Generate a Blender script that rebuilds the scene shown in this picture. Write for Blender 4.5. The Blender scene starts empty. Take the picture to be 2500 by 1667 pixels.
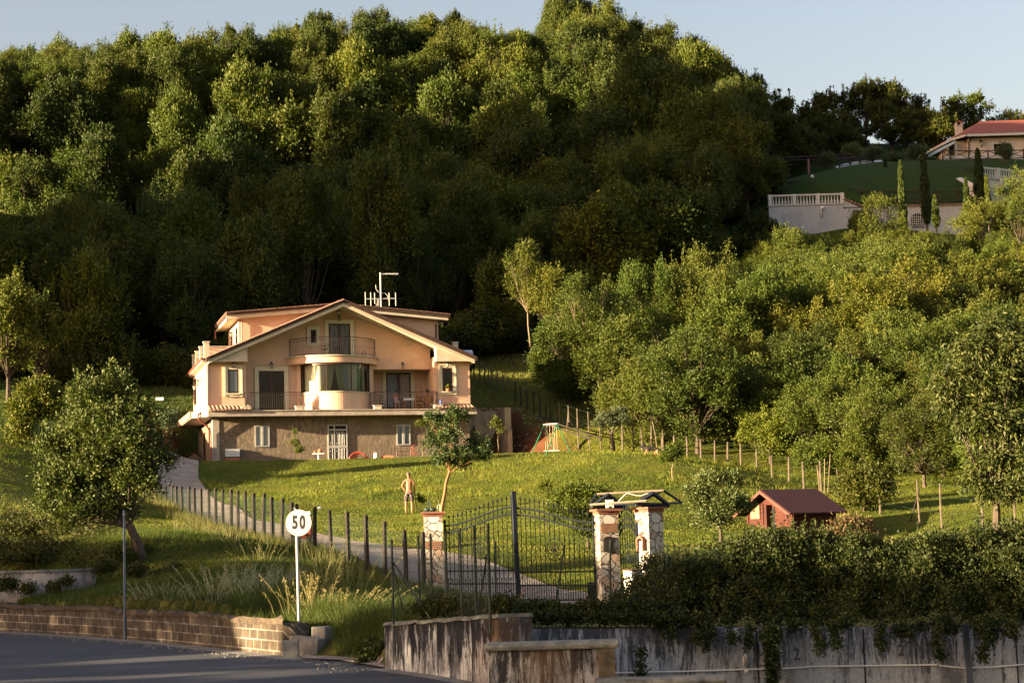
import bpy, math, random
import numpy as np
from mathutils import Vector, Matrix, noise
from math import sin, cos, tan, pi, radians, sqrt, atan2
S = bpy.context.scene
COL = S.collection
# ------------------------------------------------------------------ camera
F = 4167.0                                   # 60 mm on a 36 mm sensor, in pixels of a 2500 px wide photograph
PITCH, ROLL = radians(6.4), radians(1.7)
_f = np.array([0, cos(PITCH), sin(PITCH)]); _u = np.array([0, -sin(PITCH), cos(PITCH)]); _x = np.array([1.0, 0, 0])
RT = cos(ROLL) * _x - sin(ROLL) * _u; UP = cos(ROLL) * _u + sin(ROLL) * _x; FW = _f
cd = bpy.data.cameras.new('camera'); cd.lens = 60; cd.sensor_width = 36; cd.clip_end = 3000; cd.clip_start = 0.5
cam = bpy.data.objects.new('camera', cd); COL.objects.link(cam)
cam.matrix_world = Matrix(((RT[0], UP[0], -FW[0], 0), (RT[1], UP[1], -FW[1], 0), (RT[2], UP[2], -FW[2], 0), (0, 0, 0, 1)))
S.camera = cam
# ------------------------------------------------------------------ light
SUN_AZ, SUN_EL = radians(22.5), radians(9)   # azimuth measured from -X towards -Y
sdir = np.array([-cos(SUN_AZ) * cos(SUN_EL), -sin(SUN_AZ) * cos(SUN_EL), sin(SUN_EL)])
W = bpy.data.worlds.new('World'); S.world = W; W.use_nodes = True
nt = W.node_tree; bg = nt.nodes['Background']
sky = nt.nodes.new('ShaderNodeTexSky'); sky.sky_type = 'NISHITA'; sky.sun_disc = False
sky.sun_elevation = SUN_EL
sky.sun_rotation = atan2(sdir[0], sdir[1])
sky.air_density = 1.35; sky.dust_density = 3.5; sky.ozone_density = 1.0
hz = nt.nodes.new('ShaderNodeMix'); hz.data_type = 'RGBA'; hz.blend_type = 'MULTIPLY'; hz.inputs[0].default_value = 1; hz.inputs[7].default_value = (1.15, 1.03, 1.16, 1)
nt.links.new(sky.outputs[0], hz.inputs[6]); nt.links.new(hz.outputs[2], bg.inputs[0]); bg.inputs[1].default_value = 0.05
sl = bpy.data.lights.new('sun', 'SUN'); sl.energy = 5.0; sl.angle = radians(0.5); sl.color = (1.0, 0.78, 0.48)
so = bpy.data.objects.new('sun', sl); COL.objects.link(so)
so.rotation_euler = Vector(sdir).to_track_quat('Z', 'Y').to_euler()
S.view_settings.view_transform = 'Standard'; S.view_settings.look = 'None'
S.view_settings.exposure = 2.62; S.view_settings.gamma = 1
S.cycles.max_bounces = 6; S.cycles.diffuse_bounces = 1; S.cycles.transparent_max_bounces = 8
# ------------------------------------------------------------------ helpers
def ray(px, py): return FW + RT * (px - 1250) / F - UP * (py - 833.5) / F
def at(px, py, Y):
    d = ray(px, py); return d * (Y / d[1])
def atz(px, py, Z):
    d = ray(px, py); return d * (Z / d[2])
def proj(P):
    P = np.asarray(P, float); d = P @ FW
    return 1250 + F * (P @ RT) / d, 833.5 - F * (P @ UP) / d
def pxm(Y): return F / Y                     # photo pixels per metre at depth Y

def tag(o, label=None, cat=None, group=None, kind=None):
    if label: o['label'] = label
    if cat: o['category'] = cat
    if group: o['group'] = group
    if kind: o['kind'] = kind
    return o
def empty(name, loc=(0, 0, 0), rz=0, parent=None):
    o = bpy.data.objects.new(name, None); COL.objects.link(o); o.location = loc; o.rotation_euler = (0, 0, rz)
    o.empty_display_size = 0.1
    if parent: o.parent = parent
    return o
def link(name, me, parent=None, loc=(0, 0, 0), rot=(0, 0, 0)):
    o = bpy.data.objects.new(name, me); COL.objects.link(o); o.parent = parent; o.location = loc; o.rotation_euler = rot
    return o
def npmesh(name, V, Q, mat=None, attr=None, smooth=False, uv=None):
    """V (n,3); Q (m,k) faces with k vertices each; attr dict name -> per-face floats"""
    me = bpy.data.meshes.new(name); V = np.asarray(V, np.float32); Q = np.asarray(Q, np.int32)
    k = Q.shape[1]; n = len(Q)
    me.vertices.add(len(V)); me.vertices.foreach_set('co', V.ravel())
    me.loops.add(n * k); me.loops.foreach_set('vertex_index', Q.ravel())
    me.polygons.add(n); me.polygons.foreach_set('loop_start', np.arange(0, n * k, k, dtype=np.int32))
    me.polygons.foreach_set('loop_total', np.full(n, k, np.int32))
    if smooth: me.polygons.foreach_set('use_smooth', np.ones(n, bool))
    me.update(calc_edges=True)
    for a, v in (attr or {}).items():
        dom = 'FACE' if len(v) == n else 'POINT'
        at_ = me.attributes.new(a, 'FLOAT', dom); at_.data.foreach_set('value', np.asarray(v, np.float32))
    if mat: me.materials.append(mat)
    return me

class MB:
    """collects shapes into one mesh"""
    def __init__(s): s.v = []; s.f = []
    def add(s, vs, fs):
        b = len(s.v); s.v += [tuple(map(float, p)) for p in vs]; s.f += [tuple(b + i for i in f) for f in fs]; return s
    def box(s, x0, x1, y0, y1, z0, z1):
        return s.add([(x0, y0, z0), (x1, y0, z0), (x1, y1, z0), (x0, y1, z0), (x0, y0, z1), (x1, y0, z1), (x1, y1, z1), (x0, y1, z1)],
                     [(0, 3, 2, 1), (4, 5, 6, 7), (0, 1, 5, 4), (1, 2, 6, 5), (2, 3, 7, 6), (3, 0, 4, 7)])
    def cbox(s, c, sx, sy, sz, rz=0, ry=0):
        vs = []
        for z in (-.5, .5):
            for x, y in ((-.5, -.5), (.5, -.5), (.5, .5), (-.5, .5)):
                X, Y, Z = x * sx, y * sy, z * sz
                X, Z = X * cos(ry) + Z * sin(ry), -X * sin(ry) + Z * cos(ry)
                vs.append((c[0] + X * cos(rz) - Y * sin(rz), c[1] + X * sin(rz) + Y * cos(rz), c[2] + Z))
        return s.add(vs, [(0, 3, 2, 1), (4, 5, 6, 7), (0, 1, 5, 4), (1, 2, 6, 5), (2, 3, 7, 6), (3, 0, 4, 7)])
    def prism(s, poly, a, b, axis='y'):
        """poly of 2-d points extruded from a to b; axis y: (x,z) poly; z: (x,y); x: (y,z)"""
        n = len(poly)
        def P(p, t): return (p[0], t, p[1]) if axis == 'y' else ((p[0], p[1], t) if axis == 'z' else (t, p[0], p[1]))
        vs = [P(p, a) for p in poly] + [P(p, b) for p in poly]
        fs = [tuple(range(n)), tuple(range(2 * n - 1, n - 1, -1))] + [(i, (i + 1) % n, n + (i + 1) % n, n + i) for i in range(n)]
        return s.add(vs, fs)
    def tube(s, pts, r, n=6, caps=True):
        pts = [Vector(p) for p in pts]; rs = r if isinstance(r, (list, tuple)) else [r] * len(pts)
        vs = []; fs = []
        ref = Vector((0.3, 0.2, 1)) if abs((pts[-1] - pts[0]).normalized().z) < .9 else Vector((1, 0.1, 0))
        for i, p in enumerate(pts):
            t = (pts[min(i + 1, len(pts) - 1)] - pts[max(i - 1, 0)]).normalized()
            a = t.cross(ref).normalized(); b = t.cross(a)
            for k in range(n):
                w = 2 * pi * k / n + .3; vs.append(p + (a * cos(w) + b * sin(w)) * rs[i])
        for i in range(len(pts) - 1):
            for k in range(n):
                fs.append((i * n + k, i * n + (k + 1) % n, (i + 1) * n + (k + 1) % n, (i + 1) * n + k))
        if caps: fs += [tuple(range(n)), tuple(range((len(pts) - 1) * n, len(pts) * n))]
        return s.add(vs, fs)
    def lathe(s, prof, c=(0, 0, 0), n=14):
        vs = []; fs = []
        for r, z in prof:
            for k in range(n): vs.append((c[0] + r * cos(2 * pi * k / n), c[1] + r * sin(2 * pi * k / n), c[2] + z))
        for i in range(len(prof) - 1):
            for k in range(n): fs.append((i * n + k, i * n + (k + 1) % n, (i + 1) * n + (k + 1) % n, (i + 1) * n + k))
        fs += [tuple(range(n)), tuple(range((len(prof) - 1) * n, len(prof) * n))]
        return s.add(vs, fs)
    def ball(s, c, rx, ry=None, rz=None, n=10, m=6):
        ry = ry or rx; rz = rz or rx
        prof = [(max(1e-4, sin(pi * i / m)), -cos(pi * i / m)) for i in range(m + 1)]
        b = len(s.v); s.lathe(prof, n=n)
        for i in range(b, len(s.v)):
            x, y, z = s.v[i]; s.v[i] = (c[0] + x * rx, c[1] + y * ry, c[2] + z * rz)
        return s
    def sweep(s, prof, pts, closed=True):
        """prof: list of (u,z) where u is horizontal offset to the right of the path"""
        n = len(prof); vs = []; fs = []
        P = [np.array(p, float) for p in pts]
        for i, p in enumerate(P):
            t = P[min(i + 1, len(P) - 1)] - P[max(i - 1, 0)]; t = t[:2] / np.linalg.norm(t[:2]); r = np.array([t[1], -t[0]])
            for u, z in prof: vs.append((p[0] + r[0] * u, p[1] + r[1] * u, p[2] + z))
        m = n if closed else n - 1
        for i in range(len(P) - 1):
            for k in range(m): fs.append((i * n + k, i * n + (k + 1) % n, (i + 1) * n + (k + 1) % n, (i + 1) * n + k))
        if closed: fs += [tuple(range(n)), tuple(range((len(P) - 1) * n, len(P) * n))]
        return s.add(vs, fs)
    def mesh(s, name, mat=None, smooth=False):
        me = bpy.data.meshes.new(name); me.from_pydata(s.v, [], s.f); me.validate()
        if mat: me.materials.append(mat)
        import bmesh
        bm = bmesh.new(); bm.from_mesh(me); bmesh.ops.recalc_face_normals(bm, faces=bm.faces); bm.to_mesh(me); bm.free()
        if smooth: me.polygons.foreach_set('use_smooth', [True] * len(me.polygons))
        return me
    def build(s, name, mat, parent=None, smooth=False, bevel=0, **k):
        o = link(name, s.mesh(name, mat, smooth), parent, **k)
        if bevel:
            m = o.modifiers.new('bevel', 'BEVEL'); m.width = bevel; m.segments = 2; m.limit_method = 'ANGLE'
        return o
def copy_tree(o, parent=None):
    c = o.copy(); COL.objects.link(c); c.parent = parent
    for ch in list(o.children): copy_tree(ch, c)
    return c
# ------------------------------------------------------------------ materials
def newmat(name):
    m = bpy.data.materials.new(name); m.use_nodes = True
    return m, m.node_tree, m.node_tree.nodes['Principled BSDF']
def N(nt, t, **k):
    n = nt.nodes.new(t)
    for a, v in k.items():
        if a in n.inputs.keys() if isinstance(a, str) else False: n.inputs[a].default_value = v
        else: setattr(n, a, v)
    return n
def noise_node(nt, scale, detail=4, rough=.6, coord='Object', stretch=None, dist=0):
    tc = nt.nodes.new('ShaderNodeTexCoord'); src = tc.outputs[coord]
    if stretch:
        mp = nt.nodes.new('ShaderNodeMapping'); mp.inputs['Scale'].default_value = stretch
        nt.links.new(src, mp.inputs[0]); src = mp.outputs[0]
    n = nt.nodes.new('ShaderNodeTexNoise'); n.inputs['Scale'].default_value = scale
    n.inputs['Detail'].default_value = detail; n.inputs['Roughness'].default_value = rough; n.inputs['Distortion'].default_value = dist
    nt.links.new(src, n.inputs['Vector']); return n
def ramp(nt, fac, stops):
    r = nt.nodes.new('ShaderNodeValToRGB'); e = r.color_ramp.elements
    while len(e) < len(stops): e.new(.5)
    for i, (p, c) in enumerate(stops): e[i].position = p; e[i].color = (*c, 1) if len(c) == 3 else c
    nt.links.new(fac, r.inputs[0]); return r
def mixc(nt, a, b, fac, mode='MIX'):
    m = nt.nodes.new('ShaderNodeMix'); m.data_type = 'RGBA'; m.blend_type = mode
    for s, v in ((m.inputs[0], fac), (m.inputs[6], a), (m.inputs[7], b)):
        if hasattr(v, 'links') or isinstance(v, bpy.types.NodeSocket): nt.links.new(v, s)
        else: s.default_value = v if not isinstance(v, tuple) else (*v, 1)[:4]
    return m.outputs[2]
def bump(nt, b, h, strength=.3, dist=.02):
    n = nt.nodes.new('ShaderNodeBump'); n.inputs['Strength'].default_value = strength; n.inputs['Distance'].default_value = dist
    nt.links.new(h, n.inputs['Height']); nt.links.new(n.outputs[0], b.inputs['Normal']); return n
def mat(name, c, rough=.7, c2=None, scale=3, bs=0, bscale=None, bd=.01, metal=0, spec=.4, stretch=None, lo=.35, hi=.65, stain=None):
    m, nt, b = newmat(name); b.inputs['Roughness'].default_value = rough; b.inputs['Metallic'].default_value = metal
    b.inputs['Specular IOR Level'].default_value = spec
    if c2 is None: c2 = tuple(x * .8 for x in c)
    n = noise_node(nt, scale, 6, .65, stretch=stretch)
    r = ramp(nt, n.outputs[0], [(lo, c), (hi, c2)]); out = r.outputs[0]
    if stain:
        sc_, col_, a_, st_ = stain
        n2 = noise_node(nt, sc_, 8, .75, stretch=st_); r2 = ramp(nt, n2.outputs[0], [(.5, (0, 0, 0)), (.62, (a_, a_, a_))])
        out = mixc(nt, out, col_, r2.outputs[0])
    nt.links.new(out, b.inputs['Base Color'])
    if bs:
        n3 = noise_node(nt, bscale or scale * 6, 5, .7, stretch=stretch); bump(nt, b, n3.outputs[0], bs, bd)
    return m
def leafmat(name, cols, rough=.6, trans=.24, spec=.2, hue=.0, dim=.72):
    """cols: list of leaf colours picked by the per-leaf attribute"""
    m, nt, b = newmat(name); cols = [tuple(x * dim for x in c) for c in cols]
    a = nt.nodes.new('ShaderNodeAttribute'); a.attribute_name = 'rnd'
    r = ramp(nt, a.outputs['Fac'], [(i / max(1, len(cols) - 1), c) for i, c in enumerate(cols)]); out = r.outputs[0]
    oi = nt.nodes.new('ShaderNodeObjectInfo')
    r2 = ramp(nt, oi.outputs['Random'], [(0, (.60, .74, .62)), (.35, (.88, 1.0, .85)), (.7, (1.02, 1.04, .9)), (1, (1.3, 1.22, .85))])
    out = mixc(nt, out, r2.outputs[0], 1.0, 'MULTIPLY')
    nt.links.new(out, b.inputs['Base Color']); b.inputs['Roughness'].default_value = rough
    b.inputs['Specular IOR Level'].default_value = spec
    t = nt.nodes.new('ShaderNodeBsdfTranslucent'); ms = nt.nodes.new('ShaderNodeMixShader'); ms.inputs[0].default_value = trans
    tcol = mixc(nt, out, (1.1, 1.25, .5), 1.0, 'MULTIPLY'); nt.links.new(tcol, t.inputs[0])
    nt.links.new(b.outputs[0], ms.inputs[1]); nt.links.new(t.outputs[0], ms.inputs[2])
    nt.links.new(ms.outputs[0], nt.nodes['Material Output'].inputs[0]); return m
def glassmat(name, tint=(.02, .025, .03), rough=.04):
    m, nt, b = newmat(name); b.inputs['Base Color'].default_value = (*tint, 1); b.inputs['Roughness'].default_value = rough
    b.inputs['Specular IOR Level'].default_value = .8; b.inputs['IOR'].default_value = 1.6; return m
# ------------------------------------------------------------------ terrain
ctrl = []
def C(px, py, Y): p = at(px, py, Y); ctrl.append(p)
def CW(x, y, z): ctrl.append(np.array([x, y, z], float))
# verge, bank and left grass
for a in [(730, 1505, 32.6), (300, 1478, 38), (0, 1480, 43.6), (-300, 1470, 50), (225, 1450, 44), (0, 1450, 47), (345, 1322, 48), (100, 1340, 50), (0, 1300, 56),
          (0, 1200, 66), (0, 1100, 82), (200, 1050, 90), (420, 962, 114), (-300, 1180, 66), (-300, 1040, 90), (450, 1300, 52), (500, 1400, 42), (640, 1440, 38),
          # left field fence and drive
          (939, 1428, 42), (851, 1378, 47), (767, 1353, 51), (689, 1334, 55), (580, 1308, 60), (526, 1288, 64), (459, 1269, 70), (406, 1240, 76),
          (900, 1352, 51), (746, 1325, 57), (612, 1280, 66), (497, 1238, 74), (421, 1200, 82), (450, 1150, 89), (470, 1112, 95), (430, 1095, 102),
          (880, 1520, 31.5), (900, 1470, 36),
          # gate and lawn
          (1062, 1465, 44), (1490, 1490, 40.5), (1250, 1425, 49), (1000, 1252, 74), (1062, 1330, 58), (1200, 1215, 79), (800, 1220, 79),
          (1250, 1330, 57), (1400, 1300, 61), (1600, 1340, 56), (1560, 1250, 72), (1750, 1322, 62), (1900, 1305, 70), (2150, 1305, 72), (2450, 1330, 66), (1700, 1400, 46), (2000, 1420, 42), (2400, 1440, 40),
          # mound crest and platform
          (560, 1140, 92), (640, 1124, 94), (800, 1120, 95), (1000, 1114, 95), (1150, 1110, 94), (1300, 1108, 93), (1450, 1108, 91), (1560, 1112, 90), (1650, 1125, 88), (1720, 1160, 84),
          (1150, 1165, 85), (900, 1165, 86), (1400, 1170, 82),
          # right field fence
          (1157, 925, 114), (1203, 950, 111.5), (1258, 990, 109), (1321, 1025, 107.5), (1391, 1048, 105), (1441, 1071, 102), (1500, 1090, 98.5), (1548, 1099, 96), (1680, 1117, 94), (1849, 1142, 92),
          (1966, 1193, 85), (2149, 1256, 75), (2300, 1272, 72), (2500, 1290, 68), (1800, 1190, 82),
          # meadow behind it
          (1300, 950, 116), (1250, 862, 128), (1400, 1000, 111), (1450, 955, 114), (1200, 800, 138), (1600, 1040, 104), (1800, 1070, 101), (2000, 1100, 97), (2300, 1180, 85), (2500, 1150, 88),
          (2200, 900, 112), (2200, 770, 126), (2500, 900, 112), (1900, 820, 124), (1700, 880, 118),
          (2200, 610, 140), (1900, 640, 142), (2500, 600, 140), (1650, 620, 145), (2000, 565, 147), (2300, 560, 147), (2500, 545, 150),
          (2000, 470, 150), (2300, 480, 152), (2500, 470, 154), (2100, 400, 163), (2350, 388, 168), (1950, 430, 158), (2500, 388, 172), (2500, 330, 200), (2100, 370, 195), (1900, 360, 190),
          # left meadow and forest floor behind the house
          (200, 990, 104), (0, 1000, 100), (-300, 960, 105), (0, 900, 124), (300, 880, 128), (-300, 800, 130), (-500, 1300, 60),
          (700, 860, 126), (1000, 850, 128), (500, 900, 122)]: C(*a)
for px in (-700, -300, 0, 300, 600, 900, 1200, 1400): C(px, 620 + max(0, px - 900) * .04, 152)
# ridge of the wooded hill (canopy is about 7 m higher)
for px, py, Y in [(-700, 330, 178), (-300, 290, 176), (0, 285, 176), (250, 262, 180), (500, 252, 182), (750, 225, 186), (950, 200, 190), (1150, 200, 192), (1350, 165, 196), (1450, 150, 198), (1600, 190, 198), (1720, 245, 196), (1800, 310, 194)]:
    C(px, py, Y); C(px, py + 165, Y - 22)
for px, Y in [(-700, 260), (0, 260), (700, 270), (1300, 280), (1800, 280), (2500, 280)]:
    CW((px - 1250) / F * Y, Y, 22)
for x, y in [(-160, 400), (0, 420), (160, 420)]: CW(x, y, 0)
# off-frame surroundings
for x, y, z in [(-30, 20, -2), (-60, 20, -1.5), (-60, 50, 1), (-120, 60, 2), (60, 30, -2), (45, 70, 0), (60, 110, 8), (90, 160, 28), (-110, 120, 12), (30, 25, -2)]: CW(x, y, z)
A = np.array(ctrl); PX = A[:, :2] / 100.0; PZ = A[:, 2]
def _U(r2): return np.where(r2 > 1e-12, r2 * np.log(np.maximum(r2, 1e-12)), 0)
n = len(PX); K = _U(((PX[:, None] - PX[None]) ** 2).sum(-1)) + np.eye(n) * 2e-4
M = np.zeros((n + 3, n + 3)); M[:n, :n] = K; M[:n, n] = 1; M[:n, n + 1:] = PX; M[n:, :n] = M[:n, n:].T
w = np.linalg.solve(M, np.concatenate([PZ, np.zeros(3)]))
def tps(X, Y):
    P = np.stack([np.ravel(X), np.ravel(Y)], -1) / 100.0; out = np.empty(len(P))
    for i in range(0, len(P), 4000):
        q = P[i:i + 4000]; out[i:i + 4000] = _U(((q[:, None] - PX[None]) ** 2).sum(-1)) @ w[:n] + w[n] + q @ w[n + 1:]
    return out.reshape(np.shape(X))
ROADZ = -2.10
curb_px = [(-900, 1500), (-400, 1522), (0, 1540), (200, 1552), (400, 1568), (600, 1590), (740, 1606), (830, 1608), (940, 1631), (1060, 1647), (1180, 1668), (1260, 1684), (1400, 1730), (1700, 1850)]
curb = np.array([atz(x, y, ROADZ)[:2] for x, y in curb_px])
curbM = np.vstack([[-500, curb[0][1] + 12], curb])
def seg_signed(X, Y, line):
    """signed distance to polyline: positive on its far (left-hand) side when walking left to right"""
    best = np.full(np.shape(X), 1e9); sg = np.zeros(np.shape(X))
    for a, b in zip(line[:-1], line[1:]):
        d = b - a; L = d @ d; t = np.clip(((X - a[0]) * d[0] + (Y - a[1]) * d[1]) / L, 0, 1)
        qx = a[0] + t * d[0]; qy = a[1] + t * d[1]; dd = np.hypot(X - qx, Y - qy)
        s_ = d[0] * (Y - a[1]) - d[1] * (X - a[0]); m = dd < best - 1e-9
        best = np.where(m, dd, best); sg = np.where(m, np.sign(s_), sg)
    return best * sg
def sstep(a, b, x): t = np.clip((x - a) / (b - a), 0, 1); return t * t * (3 - 2 * t)
# house frame
HO = at(508.5, 1009, 99); HR = radians(16); HU = np.array([cos(HR), sin(HR)]); HV = np.array([-sin(HR), cos(HR)])
def hlocal(X, Y): return (X - HO[0]) * HU[0] + (Y - HO[1]) * HU[1], (X - HO[0]) * HV[0] + (Y - HO[1]) * HV[1]
def hworld(x, y, z): return np.array([HO[0] + HU[0] * x + HV[0] * y, HO[1] + HU[1] * x + HV[1] * y, HO[2] + z])
PLAT = HO[2] - 3.02
# wall lines in front of the terrace
WR = [at(1222, 1512, 25.6)[:2], at(1700, 1526, 26.0)[:2], at(2700, 1530, 26.6)[:2], at(3600, 1530, 27.2)[:2]]
def vn(X, Y, s, seed=0):
    """cheap value noise in numpy"""
    x = X / s + seed * 17.3; y = Y / s + seed * 9.1; xi = np.floor(x); yi = np.floor(y); fx = x - xi; fy = y - yi
    fx = fx * fx * (3 - 2 * fx); fy = fy * fy * (3 - 2 * fy)
    def h(i, j): t = np.sin(i * 127.1 + j * 311.7) * 43758.5453; return t - np.floor(t)
    return (h(xi, yi) * (1 - fx) + h(xi + 1, yi) * fx) * (1 - fy) + (h(xi, yi + 1) * (1 - fx) + h(xi + 1, yi + 1) * fx) * fy - .5
FLN = np.array([at(px, 1000, Y)[:2] for px, Y in ((1120, 116), (1157, 114), (1203, 111.5), (1258, 109), (1321, 107.5), (1391, 105), (1441, 102), (1500, 98.5), (1548, 96))])
def cutmask(X, Y, hx, hy):
    fd = -seg_signed(X, Y, FLN)
    return sstep(15.8, 16.2, hx) * (1 - sstep(24, 26.5, hx)) * sstep(-4.5, -3, hy) * sstep(.5, 3.0, fd) * (1 - sstep(2.95, 3.05, hy) * (1 - sstep(18.4, 18.7, hx)))
def terrain(X, Y):
    Z = tps(X, Y)
    Z += vn(X, Y, 2.3, 1) * .10 + vn(X, Y, .8, 2) * .05 + vn(X, Y, 9, 3) * .25 * sstep(50, 110, Y)
    # red earth cut between house and field fence, and the level platform of the house
    hx, hy = hlocal(X, Y)
    lawn_ = sstep(-3, -.5, hx) * (1 - sstep(24, 28, hx)) * sstep(-14, -9, hy) * (1 - sstep(-.5, .5, hy + .35 * np.maximum(0, hx - 18)))
    Z = Z * (1 - lawn_) + np.minimum(Z, PLAT + .02 * vn(X, Y, 3, 4)) * lawn_
    inp = sstep(-1.6, -.2, hx) * sstep(-3.5, -1.0, hy) * (1 - sstep(15.9, 16.1, hx)) * (1 - sstep(9.2, 11.5, hy))
    Z = Z * (1 - inp) + np.minimum(Z, PLAT) * inp
    cut = cutmask(X, Y, hx, hy)
    Z = Z * (1 - cut) + np.minimum(Z, PLAT - .02) * cut
    front = (X / np.maximum(Y, 1) > .148) & (X / np.maximum(Y, 1) < .275) & (Y < 146.7) & (Y > 136)
    Z = np.where(front, np.minimum(Z, (1275 - 600) / F * Y), Z)
    bank = sstep(15.8, 16.0, hx) * (1 - sstep(18.5, 21, hx)) * sstep(2.98, 3.2, hy) * (1 - sstep(7, 12, hy))
    Z = Z * (1 - bank) + np.maximum(Z, HO[2] + .25 + .25 * (hy - 3)) * bank
    side = sstep(-7.5, -6, hx) * (1 - sstep(-.6, -.2, hx)) * sstep(-2, 0, hy) * (1 - sstep(6.5, 9.5, hy))
    Z = Z * (1 - side) + np.minimum(Z, PLAT + .05 * np.maximum(0, hy)) * side
    # unseen hill spur raised on the left, its edges shaped to shade wood and villa
    v_ = Y * cos(SUN_AZ) + X * -sin(SUN_AZ) * 1.0
    v_ = Y * cos(SUN_AZ) - X * sin(SUN_AZ)
    sp0 = (1 - sstep(-76, -60, X)) * sstep(-190, -150, X)
    sp2 = sp0 * sstep(113.4, 114.6, v_ + vn(X, Y, 5, 15) * .8); Z = Z * (1 - sp2) + np.maximum(Z, 36 + vn(X, Y, 5, 17) * 5) * sp2
    spur = sp0 * sstep(118.2, 119.6, v_ + vn(X, Y, 6, 5) * 1.2) * (1 - sstep(143.5, 149, v_ + vn(X, Y, 7, 6) * 3))
    Z = Z * (1 - spur) + np.maximum(Z, 63 + vn(X, Y, 5, 7) * 9) * spur
    # road level
    sd = seg_signed(X, Y, curbM)
    mw = (X > curb[5][0] + .1) & (X < curb[8][0] - .1); k = np.where(mw, sstep(.0, 1.6, sd), sstep(.22, .48, sd))
    Z = (ROADZ - .12) * (1 - k) + np.maximum(Z, ROADZ) * k
    dr = seg_signed(X, Y, np.array(WR)); k2 = np.where(X > WR[0][0] - .3, sstep(.18, .45, dr), 1)
    Z = np.where(X > WR[0][0] - .1, (-3.2) * (1 - k2) + Z * k2, Z)
    return Z
xs = np.concatenate([[-900, -600, -400, -300, -220, -170, -140, -120], np.arange(-110, -36, 2.0), np.arange(-36, 40, .36), np.arange(40, 100, 2.0), [110, 130, 160, 200, 300, 400, 600, 900]])
ys = np.concatenate([[-60, -30, 0, 8], np.arange(14, 22, 1.0), np.arange(22, 62, .26), np.arange(62, 122, .45), np.arange(122, 210, 1.6), np.arange(210, 300, 6), [320, 360, 420, 500, 700, 1000, 1800]])
GX, GY = np.meshgrid(xs, ys); GZ = terrain(np.clip(GX, -170, 170), np.clip(GY, 10, 420))
GZ = np.where(GY > 420, -2, GZ); GZ = np.where(np.abs(GX) > 230, np.minimum(GZ, 3), GZ)
def hgt(x, y):
    i = np.clip(np.searchsorted(xs, x) - 1, 0, len(xs) - 2); j = np.clip(np.searchsorted(ys, y) - 1, 0, len(ys) - 2)
    fx = (x - xs[i]) / (xs[i + 1] - xs[i]); fy = (y - ys[j]) / (ys[j + 1] - ys[j])
    return (GZ[j, i] * (1 - fx) + GZ[j, i + 1] * fx) * (1 - fy) + (GZ[j + 1, i] * (1 - fx) + GZ[j + 1, i + 1] * fx) * fy
def gat(px, Y):
    """ground point under photo column px at depth Y"""
    p = at(px, 1200, Y); x = p[0]
    for _ in range(3):
        z = float(hgt(x, Y)); # roll moves the column a little with height
        q = proj((x, Y, z)); x += (px - q[0]) / F * Y
    return np.array([x, Y, float(hgt(x, Y))])
hx, hy = hlocal(GX, GY)
soil = np.zeros_like(GX)
fd_ = -seg_signed(GX, GY, FLN)
soil = np.maximum(soil, sstep(15.8, 16.2, hx) * (1 - sstep(24.5, 28, hx + vn(GX, GY, 1.2, 31) * 2)) * sstep(-2.4, -1.6, hy + vn(GX, GY, .8, 32)) * sstep(.2, 1.2, fd_ + vn(GX, GY, .9, 30) * 1.6) * (1 - sstep(2.9, 3.1, hy) * (1 - sstep(18.4, 18.7, hx))))
soil = np.maximum(soil, sstep(-6.5, -5, hx) * (1 - sstep(-.4, 0, hx)) * sstep(3.5, 5, hy) * (1 - sstep(9, 10.5, hy)) * .8)
gr = np.zeros_like(GX)
gr = np.maximum(gr, sstep(-5, -3.5, hx) * (1 - sstep(.2, .6, hx)) * sstep(-3, -2, hy) * (1 - sstep(6.2, 7, hy)))
gr = np.maximum(gr, (1 - sstep(16, 16.6, hx)) * sstep(-.5, 0, hx) * sstep(-1.3, -.9, hy) * (1 - sstep(9, 10, hy)))
wild = sstep(100, 112, GY) * 0.5 * (1 - (GX / np.maximum(GY, 1) > .13) * (GY > 140))
wild = np.maximum(wild, (1 - sstep(46, 58, GY + GX * 1.1)))
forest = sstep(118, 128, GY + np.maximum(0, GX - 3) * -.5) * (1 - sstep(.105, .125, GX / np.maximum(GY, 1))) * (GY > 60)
nx, ny = len(xs), len(ys)
ii = (np.arange(ny - 1)[:, None] * nx + np.arange(nx - 1)[None]).ravel()
Q = np.stack([ii, ii + 1, ii + nx + 1, ii + nx], -1)
gm, nt_, b = newmat('grass_ground'); b.inputs['Roughness'].default_value = .95; b.inputs['Specular IOR Level'].default_value = .1
n1 = noise_node(nt_, .35, 6, .65); n2 = noise_node(nt_, 2.2, 6, .75); n3 = noise_node(nt_, 14, 5, .8)
g1 = ramp(nt_, n1.outputs[0], [(.35, (.066, .092, .013)), (.65, (.125, .13, .02))]).outputs[0]
g2 = ramp(nt_, n2.outputs[0], [(.3, (.55, .6, .5)), (.7, (1.35, 1.25, 1.1))]).outputs[0]
g = mixc(nt_, g1, g2, 1.0, 'MULTIPLY')
g3 = ramp(nt_, n3.outputs[0], [(.3, (.6, .6, .6)), (.7, (1.35, 1.35, 1.3))]).outputs[0]
g = mixc(nt_, g, g3, 1.0, 'MULTIPLY')
def attr(nt, nm): a = nt.nodes.new('ShaderNodeAttribute'); a.attribute_name = nm; return a.outputs['Fac']
dry = ramp(nt_, n2.outputs[0], [(.3, (.10, .095, .03)), (.7, (.17, .13, .045))]).outputs[0]
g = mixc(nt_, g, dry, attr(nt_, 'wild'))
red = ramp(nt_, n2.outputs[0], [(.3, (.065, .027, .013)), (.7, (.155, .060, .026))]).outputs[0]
g = mixc(nt_, g, red, attr(nt_, 'soil'))
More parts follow.
